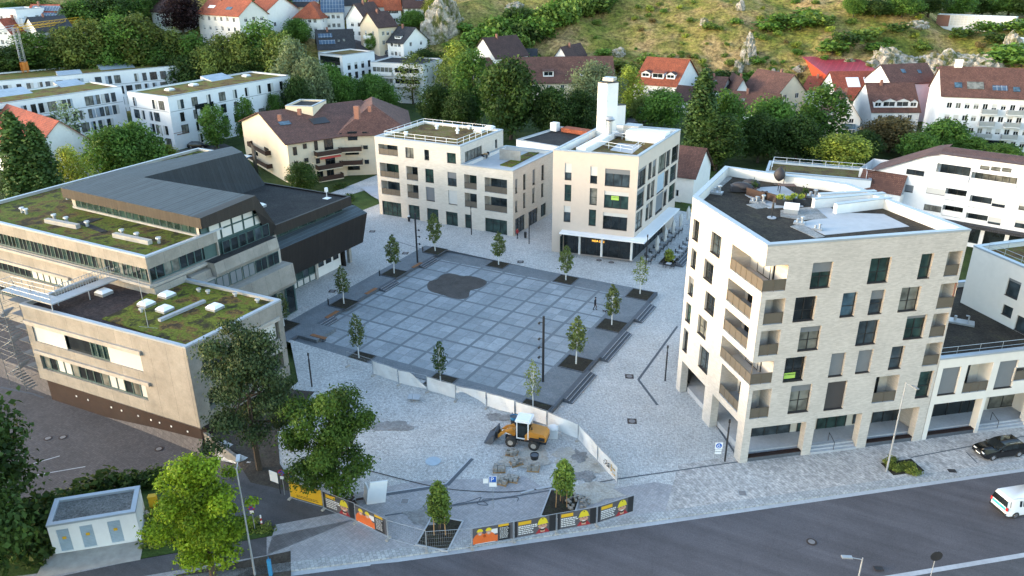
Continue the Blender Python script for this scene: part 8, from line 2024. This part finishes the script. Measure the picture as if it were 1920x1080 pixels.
# sand, dust and damp left by the works
M['sand'] = mixed('spilt_sand', [(.35, (.30, .27, .23)), (.5, (.42, .39, .34)), (.65, (.36, .34, .31))], .8, speck=.25, sscale=5)
M['damp'] = mixed('damp_setts', [(.35, (.17, .165, .16)), (.6, (.26, .255, .25))], 1.2, speck=.3, sscale=5)
def patch(name, px, py, rx, ry, m, seed):
	P = tp(px, py); mb = MB(); rg = random.Random(seed); o = V((rg.uniform(0, 99), 0, 0)); n = 44; R = []
	for i in range(n):
		a = 2*math.pi*i/n; k = 1+.55*noise.noise(V((math.cos(a)*1.6, math.sin(a)*1.6, 0))+o)+.3*noise.noise(V((math.cos(a)*5, math.sin(a)*5, 2))+o)
		R.append(on(P+RH*(rx*k*math.cos(a))+FH*(ry*k*math.sin(a)), .021+.004*seed))
	c = on(P, .021+.004*seed)
	for i in range(n): mb.face([c, R[i], R[(i+1) % n]])
	return tag(mb.build(name, M[m]), kind='structure')
for a in (('sand_patch', 1095, 868, 2.2, 2.0, 'sand', 1), ('sand_patch', 1110, 925, 2.6, 1.2, 'sand', 2), ('sand_patch', 1060, 850, 1.2, .8, 'sand', 3), ('damp_patch', 732, 800, 2.4, .8, 'damp', 4), ('damp_patch', 798, 968, 1.5, 1.1, 'damp', 5), ('damp_patch', 1096, 893, 1.0, .8, 'damp', 6), ('damp_patch', 935, 782, 1.6, .6, 'damp', 7), ('sand_patch', 985, 862, 2.4, 1.6, 'sand', 8), ('damp_patch', 1086, 855, .7, .9, 'damp', 9)):
	patch(*a)
# ------------------------------------------------------------------ people, animals
def skin_body(name, parent, joints, edges, m, lvl=2):
	"""continuous body grown over a skeleton: joints [(x,y,z,rx,ry)]"""
	me = bpy.data.meshes.new(name); me.from_pydata([j[:3] for j in joints], edges, [])
	o = bpy.data.objects.new(name, me); COL.objects.link(o)
	md = o.modifiers.new('skin', 'SKIN'); md.use_smooth_shade = True
	for i, j in enumerate(joints):
		sv = me.skin_vertices[0].data[i]; sv.radius = (j[3], j[4] if len(j) > 4 else j[3]); sv.use_root = (i == 0)
	sd_ = o.modifiers.new('sub', 'SUBSURF'); sd_.levels = 1; sd_.render_levels = lvl
	dg = bpy.context.evaluated_depsgraph_get(); m2 = bpy.data.meshes.new_from_object(o.evaluated_get(dg)); bpy.data.objects.remove(o)
	m2.name = name; m2.materials.clear(); m2.materials.append(m)
	for p in m2.polygons: p.use_smooth = True
	o = bpy.data.objects.new(name, m2); COL.objects.link(o); o.parent = parent; return o
def person(P, rz, label, cloth, legc, hold=None, stride=.22, hairm='hair'):
	t = thing('person', label, 'person', P, rz)
	# facing +x; mid-stride
	s = stride
	J = [(0, 0, .95, .15, .12), (0, 0, 1.15, .14, .11), (0, 0, 1.38, .17, .11), (0, 0, 1.50, .07), (.02, 0, 1.58, .055),
         (0, .10, .90, .10), (s*.6, .10, .50, .068), (s*.45, .10, .09, .045), (s*.45+.16, .10, .05, .04),
         (0, -.10, .90, .10), (-s*.1, -.10, .50, .068), (-s*1.1, -.10, .12, .045), (-s*1.1+.15, -.10, .05, .04),
         (0, .21, 1.42, .065), (-.10, .25, 1.14, .048), (-.02, .25, .90, .036), (0, -.21, 1.42, .065), (.10, -.26, 1.14, .048), (.24, -.27, .95, .036)]
	E = [(0, 1), (1, 2), (2, 3), (3, 4), (0, 5), (5, 6), (6, 7), (7, 8), (0, 9), (9, 10), (10, 11), (11, 12), (2, 13), (13, 14), (14, 15), (2, 16), (16, 17), (17, 18)]
	b = skin_body('body', t, J, E, cloth)
	b.data.materials.append(legc)
	for p in b.data.polygons:
		if p.center.z < .93: p.material_index = 1
	H = skin_body('head', b, [(.02, 0, 1.56, .055), (.025, 0, 1.66, .085, .075), (.03, 0, 1.75, .08, .07)], [(0, 1), (1, 2)], M['skin'])
	mb = MB(); mb.ball((.13, 0, 1.66), (.022, .016, .026))
	for sgn in (-1, 1): mb.ball((.112, sgn*.032, 1.69), (.012, .013, .009), 1, 6, 4); mb.ball((.02, sgn*.085, 1.67), (.02, .012, .032))
	mb.ball((.112, 0, 1.615), (.01, .026, .007), 2, 6, 4); loc(H, 'face', mb, [M['skin'], M['dark'], M['signr']], True)
	mb = MB(); mb.ball((.005, 0, 1.735), (.115, .1, .085)); loc(H, 'hair', mb, M[hairm], True)
	for (x, y, z), sg in (((-.02, .25, .88), 1), ((.26, -.27, .93), -1)):
		mb = MB(); mb.ball((x, y, z-.04), (.035, .018, .05))
		for k in range(4): a = V((x-.025+.017*k, y, z-.08)); m_ = a+V((.008, 0, -.035)); mb.cyl(a, m_, .009, .008, 5); mb.cyl(m_, m_+V((.012, 0, -.026-.004*(k % 2))), .008, .006, 5)
		mb.cyl((x+.03, y, z-.03), (x+.055, y, z-.06), .01, .008, 5); loc(b, 'hand', mb, M['skin'], True)
	for y, x in ((.10, s*.45+.1), (-.10, -s*1.1+.09)): mb = MB(); mb.ball((x, y, .045), (.14, .052, .05)); loc(b, 'shoe', mb, M['dark'], True)
	return t
P = on_px(1115.5, 581); rz = math.atan2(RH.y, RH.x)-.5
man = person(P, rz, 'person in dark clothes walking a small dog across the square', M['blackc'], M['blackc'])
mb = MB(); mb.ball((.02, 0, 1.80), (.11, .1, .045)); mb.ball((.08, 0, 1.785), (.12, .08, .02)); loc(man, 'cap', mb, M['blackc'], True)
D_ = on_px(1133, 586.5); dg_ = thing('dog', 'small brown dog on a leash beside the walking man', 'dog', D_, rz)
J = [(0, 0, .27, .075), (.14, 0, .28, .085), (.26, 0, .33, .06), (.33, 0, .42, .055), (.42, 0, .40, .03), (-.16, 0, .28, .07), (-.27, 0, .36, .02), (-.34, 0, .44, .012),
     (.15, .06, .17, .03), (.14, .06, .02, .022), (.17, -.06, .17, .03), (.22, -.06, .02, .022), (-.17, .06, .19, .04), (-.22, .06, .10, .022), (-.19, .06, .02, .02), (-.15, -.06, .19, .04), (-.16, -.06, .10, .022), (-.12, -.06, .02, .02)]
db = skin_body('body', dg_, J, [(0, 1), (1, 2), (2, 3), (3, 4), (0, 5), (5, 6), (6, 7), (1, 8), (8, 9), (1, 10), (10, 11), (5, 12), (12, 13), (13, 14), (5, 15), (15, 16), (16, 17)], M['brownwd'])
mb = MB()
for s in (-1, 1): mb.cyl((.31, s*.035, .45), (.29, s*.05, .53), .022, .008, 6); mb.ball((.375, s*.03, .44), .008, 1, 6, 4)
mb.ball((.455, 0, .40), .013, 1, 6, 4); loc(db, 'ear', mb, [M['brownwd'], M['dark']])
R = Matrix.Rotation(rz, 3, 'Z'); a = P+R @ V((.27, -.27, .86)); b = D_+R @ V((.28, 0, .40)); mb = MB(); mb.tube([a, a.lerp(b, .35)-V((0, 0, .1)), a.lerp(b, .7)-V((0, 0, .1)), b], .007, 4); mb.solo('leash', M['dark'], 'thin dark leash between the walking man and the small dog', 'leash')
P = on_px(970, 447); person(P, rz+1.2, 'person in a red jacket walking at the corner of the pale block', M['redc'], M['blackc'], stride=.15)
# ------------------------------------------------------------------ cars
def car(P, rz, label, prof, glass, wd, wheels, paint, cat='car', stripe=None, rear=False, L0=None):
	"""body from a side outline lofted over five stations of the half width; glass follows the cabin sides"""
	t = thing('parked_car' if not rear else 'van', label, cat, P, rz); mb = MB()
	zs = [p[1] for p in prof]; zb = glass['z0']
	def half(z): return wd if z < zb else wd-(z-zb)*glass['tuck']
	n = len(prof); A = [V((x, half(z)*(1 if .12 < (i/n) < 2 else 1)*glass['nose'](x), z)) for i, (x, z) in enumerate(prof)]; B = [V((p.x, -p.y, p.z)) for p in A]
	for i in range(n): j = (i+1) % n; mb.face([A[i], A[j], B[j], B[i]])
	# side skins as vertical strips between upper and lower outline
	xs = sorted({round(x, 3) for x, z in prof}|set(np.linspace(min(p[0] for p in prof), max(p[0] for p in prof), 15).round(3)))
	up = [p for p in prof if p[2] == 1] if len(prof[0]) > 2 else prof
	def zu(x):
		c = [z for (x0, z0), (x1, z1) in zip(prof, prof[1:]+prof[:1]) if min(x0, x1)-1e-6 <= x <= max(x0, x1)+1e-6 for z in ([z0+(z1-z0)*(x-x0)/(x1-x0)] if abs(x1-x0) > 1e-6 else [z0, z1])]
		return min(c), max(c)
	for s in (1, -1):
		for x0, x1 in zip(xs[:-1], xs[1:]):
			(l0, u0), (l1, u1) = zu(x0+1e-4), zu(x1-1e-4)
			k0 = [l0, min(max(zb, l0), u0), u0]; k1 = [l1, min(max(zb, l1), u1), u1]
			for q in range(2):
				f = [V((x0, s*half(k0[q])*glass['nose'](x0), k0[q])), V((x1, s*half(k1[q])*glass['nose'](x1), k1[q])), V((x1, s*half(k1[q+1])*glass['nose'](x1), k1[q+1])), V((x0, s*half(k0[q+1])*glass['nose'](x0), k0[q+1]))]
				if (f[2]-f[0]).length > .01: mb.face(f if s < 0 else f[::-1])
	body = loc(t, 'body', mb, M[paint], True)
	for poly in glass['side']:
		for s in (1, -1):
			mb = MB(); f = [V((x, s*(half(z)*glass['nose'](x)+.012), z)) for x, z in poly]; mb.face(f if s < 0 else f[::-1]); loc(t, 'side_window', mb, M['glass'])
	for nm, (x0, z0), (x1, z1), k in glass['screens']:
		d = V((x1-x0, 0, z1-z0)); nn = V((d.z, 0, -d.x)).normalized()*.014*k; mb = MB(); y0, y1 = half(z0)-.1, half(z1)-.09; mb.face([V((x0, -y0, z0))+nn, V((x0, y0, z0))+nn, V((x1, y1, z1))+nn, V((x1, -y1, z1))+nn]); loc(t, nm, mb, M['glass'])
	for x in wheels:
		for s in (1, -1):
			mb = MB(); mb.cyl((x, s*(wd-.2), .32), (x, s*(wd+.02), .32), .33, .33, 20); w_ = loc(t, 'wheel', mb, M['rubber']); mb = MB(); mb.cyl((x, s*(wd-.1), .32), (x, s*(wd+.03), .32), .21, .19, 14); loc(w_, 'rim', mb, M['chrome'])
	return t, half
nose = lambda x: 1-.16*max(0, (abs(x)-1.75)/.7)**2
est = [(2.32, .32), (2.36, .58), (2.2, .74), (1.05, .95), (.15, 1.40), (-.6, 1.47), (-1.7, 1.42), (-2.12, 1.08), (-2.3, .92), (-2.32, .35), (-1.9, .22), (1.9, .22)]
gl = dict(z0=.92, tuck=.33, nose=nose, side=[[(.78, .98), (.12, 1.33), (-.45, 1.39), (-.45, .98)], [(-.52, .98), (-.52, 1.39), (-1.2, 1.38), (-1.2, .98)], [(-1.27, .98), (-1.27, 1.37), (-1.7, 1.33), (-1.95, 1.05)]], screens=[('windscreen', (1.0, .99), (.2, 1.38), 1), ('rear_window', (-2.1, 1.1), (-1.75, 1.39), -1)])
P = on(G0(1872, 850)); Cp = V((P.x, P.y, zt0(P.x)+.01)); ang = math.atan2(-KD.y, -KD.x)
bc, hf = car(Cp, ang, 'black estate car parked beside the kerb at the right edge', est, gl, .91, (1.42, -1.38), 'blackp')
for s in (1, -1):
	mb = MB(); mb.obox((2.12, s*.50-.2, .62), (.2, 0, -.02), (0, .34, 0), (-.05, 0, .12)); loc(bc, 'headlight', mb, M['lampw']); mb = MB(); mb.ball((.72, s*.98, .98), (.1, .11, .07)); loc(bc, 'wing_mirror', mb, M['blackp'], True); mb = MB(); mb.obox((-.3, s*.62, 1.46), (-1.1, 0, -.02), (0, .04, 0), (0, 0, .04)); loc(bc, 'roof_rail', mb, M['chrome'])
mb = MB(); mb.obox((2.345, -.26, .42), (.015, 0, 0), (0, .52, 0), (0, 0, .11)); loc(bc, 'number_plate', mb, M['whitep']); mb = MB(); mb.obox((2.3, -.4, .56), (.05, 0, 0), (0, .8, 0), (-.03, 0, .12)); loc(bc, 'grille', mb, M['dark'])
van = [(2.45, .35), (2.48, .72), (2.25, .95), (1.55, 1.12), (.95, 1.78), (.5, 1.92), (-2.2, 1.94), (-2.4, 1.75), (-2.46, 1.1), (-2.46, .4), (-2.2, .28), (2.2, .28)]
gv = dict(z0=1.08, tuck=.2, nose=nose, side=[[(1.25, 1.15), (.85, 1.65), (.3, 1.68), (.3, 1.15)], [(.2, 1.15), (.2, 1.68), (-1.0, 1.68), (-1.0, 1.15)], [(-1.1, 1.15), (-1.1, 1.68), (-2.2, 1.68), (-2.2, 1.15)]], screens=[('windscreen', (1.5, 1.18), (.98, 1.72), 1), ('rear_window', (-2.465, 1.16), (-2.41, 1.72), -1)])
c0 = gp(1868, 958, -.55); Vp = c0+KD*2.3+KN*.2; Vp.z = zt0(Vp.x)-.115
vn, hv = car(Vp, math.atan2(KD.y, KD.x), 'white van with turquoise side stripes driving along the street', van, gv, .96, (1.5, -1.5), 'whitep', 'van', rear=True)
for s in (1, -1):
	mb = MB(); f = [V((x, s*(hv(z)*nose(x)+.013), z)) for x, z in ((2.1, .78), (2.1, 1.02), (-2.3, 1.02), (-2.3, .78))]; mb.face(f if s < 0 else f[::-1]); loc(vn, 'stripe', mb, M['teal']); mb = MB(); mb.obox((-2.475, s*.84-.09, .85), (.1, 0, 0), (0, .18, 0), (0, 0, .3)); loc(vn, 'tail_light', mb, M['lampr']); mb = MB(); mb.ball((1.35, s*1.08, 1.2), (.09, .12, .12)); loc(vn, 'wing_mirror', mb, M['dark'], True); mb = MB(); mb.obox((2.3, s*.6-.15, .75), (.16, 0, 0), (0, .3, 0), (-.1, 0, .16)); loc(vn, 'headlight', mb, M['lampw'])
mb = MB(); mb.obox((-2.474, -.74, .82), (.012, 0, 0), (0, 1.48, 0), (0, 0, .24)); loc(vn, 'stripe', mb, M['teal']); mb = MB(); mb.obox((-2.52, -.88, .36), (.1, 0, 0), (0, 1.76, 0), (0, 0, .2)); loc(vn, 'bumper', mb, M['dark'])
for px, py, rz_, m, lab in ((735, 103, .4, 'blackp', 'dark car parked before the small white house with grey roof'), (1190, 222, .2, 'blackp', 'dark car parked behind the clock tower'), (1187, 213, .2, 'signb', 'blue car parked behind the dark one near the clock tower'), (372, 278, .5, 'blackp', 'dark car beside the blank-cornered white block')):
	P = tp(px, py); car((P.x, P.y, P.z+.1), rz_, lab, est, gl, .91, (1.42, -1.38), m)
# ------------------------------------------------------------------ restaurant terrace
def parasol(P, h, label):
	t = thing('parasol', label, 'parasol', P, 0, 'closed parasols of the restaurant'); mb = MB(); mb.cyl((0, 0, 0), (0, 0, h), .03); mb.cyl((0, 0, 0), (0, 0, .08), .3, .3, 12); loc(t, 'pole', mb, M['steel'])
	mb = MB(); pr = [(.14, h*.24), (.27, h*.34), (.22, h*.5), (.31, h*.66), (.25, h*.82), (.03, h)]
	for (r0, z0), (r1, z1) in zip(pr[:-1], pr[1:]):
		for i in range(12):
			a, b = 2*math.pi*i/12, 2*math.pi*(i+1)/12; k = lambda r, q: r*(1.15 if q % 2 else .8); mb.face([(k(r0, i)*math.cos(a), k(r0, i)*math.sin(a), z0), (k(r0, i+1)*math.cos(b), k(r0, i+1)*math.sin(b), z0), (k(r1, i+1)*math.cos(b), k(r1, i+1)*math.sin(b), z1), (k(r1, i)*math.cos(a), k(r1, i)*math.sin(a), z1)])
	loc(t, 'canopy', mb, M['gfab'], True)
for i, (px, py, top) in enumerate(((1231, 479, 441), (1246, 461, 426), (1261, 445, 412), (1275, 433, 399), (1289, 421, 386))):
	P = on_px(px, py); parasol(P, hpx(P, top), 'white closed parasol, %s in the row beside the restaurant' % ('nearest', 'second from the camera', 'middle one', 'fourth from the camera', 'farthest')[i])
def table_proto():
	t = thing('cafe_table', 'dark café table with pale top standing among the restaurant parasols', 'table', (0, 0, 0), 0, 'restaurant tables outside'); mb = MB(); mb.box((0, 0, .73), (.75, .75, .04)); loc(t, 'tabletop', mb, M['granL'])
	for x in (-.3, .3):
		for y in (-.3, .3): mb = MB(); mb.cyl((x, y, 0), (x, y, .71), .025, n=5); loc(t, 'leg', mb, M['dark'])
	c = thing('cafe_chair', 'dark woven chair at a restaurant table outside', 'chair', (0, 0, 0), 0, 'restaurant chairs outside'); mb = MB(); mb.box((0, 0, .45), (.46, .46, .05)); loc(c, 'seat', mb, M['dark']); mb = MB(); mb.box((-.22, 0, .68), (.05, .46, .44)); loc(c, 'backrest', mb, M['dark'])
	for x in (-.2, .2):
		for y in (-.2, .2): mb = MB(); mb.cyl((x, y, 0), (x, y, .44), .02, n=5); loc(c, 'leg', mb, M['dark'])
	return t, c
tp_, ch_ = table_proto(); first = True
for i in range(9):
	for j, off in enumerate((1.0, 4.6)):
		P = fr.p(.8+i*2.0, -.0, -off-.8); z = zt0(P.x)+.01
		if first: a, b = tp_, ch_
		else: a, b = dup(tp_), dup(ch_)
		a.location = (P.x, P.y, z); b.location = (P.x+.62, P.y, z); b.rotation_euler = (0, 0, math.pi); first = False
		for dx, rr in ((-.62, 0),): c = dup(ch_); c.location = (P.x+dx, P.y, z); c.rotation_euler = (0, 0, rr)
# ------------------------------------------------------------------ roof terraces
zr = ZR-.87
def rp(x, y): p = gp(*v7(x, y), zr); return V((p.x, p.y, zr+.03))
P = rp(430, 355); mb = MB(); mb.box((P.x, P.y, P.z+.35), (2.2, .95, .6), 0, .4); mb.ball((P.x, P.y, P.z+.55), (1.15, .6, .45)); mb.solo('covered_lounger', mat('dark_cover', (.03, .028, .033), .6, .1), 'dark covered garden lounge under the white parapet', 'lounger', 'covered loungers on the roof terrace', smooth=True)
P = rp(560, 300); mb = MB(); mb.box((P.x, P.y, P.z+.3), (1.7, .9, .5), 0, .4); mb.ball((P.x, P.y, P.z+.5), (.9, .55, .4)); mb.solo('covered_lounger', MC['dark_cover'], 'second dark covered lounge half behind the first', 'lounger', 'covered loungers on the roof terrace', smooth=True)
P = rp(930, 265); t = thing('hanging_chair', 'dark egg-shaped hanging chair on the roof terrace', 'chair', P); mb = MB(); n = 14
for i in range(9):
	for k in range(n):
		a0, a1 = 2*math.pi*k/n, 2*math.pi*(k+1)/n; f = lambda u: (.62*math.sin(math.pi*u)**.8*(1.15-.35*u), .35+1.65*u)
		(r0, z0), (r1, z1) = f(.02+i*.107), f(.02+(i+1)*.107); q = [(r*math.cos(a), r*.8*math.sin(a), z) for r, a, z in ((r0, a0, z0), (r0, a1, z0), (r1, a1, z1), (r1, a0, z1))]
		mb.face(q)
loc(t, 'basket', mb, MC['dark_cover'], True); mb = MB(); mb.cyl((.5, .2, 0), (.5, .2, 2.0), .035); mb.cyl((.5, .2, 2.0), (0, 0, 2.05), .03); mb.cyl((0, 0, 0), (0, 0, .05), .55, .55, 14); loc(t, 'stand', mb, M['dark'])
P = rp(1035, 360); t = thing('garden_table', 'brown wooden table beside the hanging chair', 'table', P, .45); mb = MB()
for k in range(6): mb.box((0, -.38+.15*k, .74), (1.7, .14, .04))
loc(t, 'tabletop', mb, mat('terrace_wood', (.14, .075, .05), .7, .15, 5))
for x in (-.75, .75):
	for y in (-.36, .36): mb = MB(); mb.box((x, y, .36), (.07, .07, .72)); loc(t, 'leg', mb, M['dark'])
for x, y, w_, lab in ((650, 430, 2.3, 'dark brown lounge sofa with blue cushions on the roof terrace'), (830, 470, 1.9, 'dark lounge sofa without cushions on the roof terrace')):
	P = rp(x, y); t = thing('lounge_sofa', lab, 'sofa', P, -.5); mb = MB(); mb.box((0, 0, .2), (w_, .85, .38)); mb.box((0, -.38, .5), (w_, .12, .6)); mb.box((-w_/2+.06, 0, .42), (.12, .85, .45)); loc(t, 'frame', mb, M['brownwd'])
	if 'blue' in lab: mb = MB(); mb.box((0, .05, .44), (w_-.3, .7, .12)); loc(t, 'cushion', mb, M['pblue'])
for x, y, lab in ((1005, 540, 'left of the two long planters'), (1180, 525, 'right of the two long planters')):
	P = rp(x, y); mb = MB(); mb.box((P.x, P.y, P.z+.28), (1.5, .5, .56), 0, .08); mb.solo('planter', M['dark'], 'dark grey planter box, ' + lab, 'planter')
	for k in (-.4, .3): tree('bu3', (P.x+k, P.y, P.z+.5), .6, .8, 'yel', 'small plant growing in the ' + ('left' if 'left' in lab else 'right') + ' roof planter', 'plant', 'plants in the %s roof planter' % lab.split()[0], 'shrub')
for x, y, lab in ((605, 350, 'green pot plant behind the lounge sofa'), (1275, 440, 'green pot plant at the right end of the terrace')):
	P = rp(x, y); t = thing('pot_plant', lab, 'plant', P); mb = MB(); mb.cyl((0, 0, 0), (0, 0, .4), .2, .27, 12); loc(t, 'pot', mb, M['brickP']); mb = MB(); rg = random.Random(int(x))
	for k in range(70): c = V((rg.gauss(0, .2), rg.gauss(0, .2), .75+rg.gauss(0, .2))); q = V((rg.uniform(-1, 1), rg.uniform(-1, 1), rg.uniform(-.3, 1))).normalized()*.12; s = q.orthogonal().normalized()*.06; mb.face([c-q, c+s, c+q, c-s])
	loc(t, 'leaves', mb, M['lawn'])
P = rp(840, 715); t = thing('parasol', 'folded dark parasol standing on a round stone base', 'parasol', P); mb = MB(); mb.cyl((0, 0, 0), (0, 0, .08), .42, .42, 14); loc(t, 'base', mb, M['granL']); mb = MB(); mb.cyl((0, 0, .08), (0, 0, .9), .06); mb.cyl((0, 0, .9), (0, 0, 1.9), .14, .03, 8); loc(t, 'canopy', mb, M['dark'])
P = rp(1100, 640); t = thing('skylight_dome', 'white open roof hatch on the gravel', 'roof hatch', P, .1); mb = MB(); mb.box((0, 0, .2), (1.3, 1.0, .4)); loc(t, 'kerb', mb, M['metal']); mb = MB(); mb.obox((-.7, -.5, .42), (1.4, 0, .0), (0, 1.05, .35), (0, -.02, .06)); loc(t, 'cover', mb, M['whitep'])
zt2 = zL-.5
for px, py, rz_, lab in ((853, 420, .3, 'left table on the terrace of the pale block'), (925, 372, .0, 'right table on the terrace of the pale block')):
	P = gp(*vl(px, py+20), zt2); t = thing('garden_table', lab, 'table', (P.x, P.y, zt2), rz_); mb = MB(); mb.box((0, 0, .72), (1.6, .9, .04)); loc(t, 'tabletop', mb, M['stake'])
	for x in (-.7, .7): mb = MB(); mb.box((x, 0, .36), (.06, .8, .7)); loc(t, 'leg', mb, M['dark'])
	for x in (-.5, .5):
		for s in (-1, 1): c = dup(ch_, (P.x+x, P.y+s*.75, zt2), -s*math.pi/2, 'dark chair at a table on the terrace of the pale block', 'chairs on the terrace of the pale block')
# ------------------------------------------------------------------ far landmarks
P = tp(57, 172); t = thing('tower_crane', 'yellow tower crane with lattice jib among the trees on the left', 'crane', P); h = hpx(P, 52); mb = MB()
def lattice(mb, A, B, w_, n, r=.07, m=0):
	d = (B-A); u = d.orthogonal().normalized()*w_/2; v = d.normalized().cross(u)
	C4 = [u+v, u-v, -u-v, -u+v]
	for c in C4: mb.cyl(A+c, B+c, r, n=4, m=m, caps=False)
	for i in range(n):
		a, b = A+d*(i/n), A+d*((i+1)/n)
		for k in range(4): mb.cyl(a+C4[k], b+C4[(k+1) % 4], r*.6, n=3, m=m, caps=False)
lattice(mb, V((0, 0, 8)), V((0, 0, h)), 1.2, 16, .055); loc(t, 'mast', mb, M['steel']); mb = MB(); lattice(mb, V((0, 0, 0)), V((0, 0, 8)), 1.3, 4, .1); mb.box((0, 0, 7.0), (1.5, 1.5, 2.2)); loc(t, 'base', mb, mat('crane_orange', (.55, .19, .03), .6))
q = gp(243, 25, P.z+h); mb = MB(); J_ = V((q.x-P.x, q.y-P.y, 0)); lattice(mb, V((0, 0, h)), V((J_.x, J_.y, h)), 1.0, 22, .07); loc(t, 'jib', mb, M['yellow']); mb = MB(); lattice(mb, V((0, 0, h)), V((-J_.x*.3, -J_.y*.3, h)), .9, 6, .06); mb.box((-J_.x*.28, -J_.y*.28, h-.8), (1.8, 1.8, 1.6)); loc(t, 'counter_jib', mb, M['steel'])
i_ = house('greenhouse', 'long pale glazed greenhouse with a brick end on the hilltop above the rocks', (1758, 27), (1906, 33), 2.6, 4, kind='f', wall='frameW', roof='white', nf=0, rows=1, chim=0, cat='greenhouse')
f = i_['F'][0]
mb = MB(); bars(f, mb, [f.L*.18, f.L, i_['zb']-.6, i_['zb']+2.5], -.04, .12, .06, 18, (.25, .5, .75)); mb.face([f.p(f.L*.18, i_['zb']-.6, -.03), f.p(f.L, i_['zb']-.6, -.03), f.p(f.L, i_['zb']+2.5, -.03), f.p(f.L*.18, i_['zb']+2.5, -.03)], 1); mb.build('glazing', [M['frameW'], M['blindW']], i_['root'])
mb = MB(); mb.obox(f.p(0, i_['zb']-1, -.02), f.e*f.L*.17, f.n*.03, V((0, 0, 3.5))); mb.build('brick_end', M['brickP'], i_['root'])
house('shed', 'small white shed at the right edge on the hilltop', (1903, 72), (1935, 74), 3, 4, kind='f', wall='white', roof='white', nf=1, rows=1, chim=0, cat='shed')
# street between the hillside houses
def ribbon(pxs, w_, m):
	Q = [tp(*p) for p in pxs]; mb = MB()
	for a, b in zip(Q[:-1], Q[1:]):
		n_ = V((-(b-a).y, (b-a).x, 0)).normalized()*w_/2
		for k in range(6):
			p, q = a.lerp(b, k/6), a.lerp(b, (k+1)/6); f = [p-n_, q-n_, q+n_, p+n_]; f = [on(v, .25) for v in f]; mb.face(f if (f[1]-f[0]).cross(f[3]-f[0]).z > 0 else f[::-1])
	return tag(mb.build('street', m), kind='structure')
ribbon([(640, 58), (665, 85), (700, 100), (735, 112), (790, 125)], 6, M['road']); ribbon([(1140, 232), (1190, 226), (1230, 222)], 7, M['asph']); ribbon([(330, 290), (380, 283), (430, 275)], 6, M['asph']); ribbon([(690, 352), (712, 368), (735, 380)], 3, M['granL'])
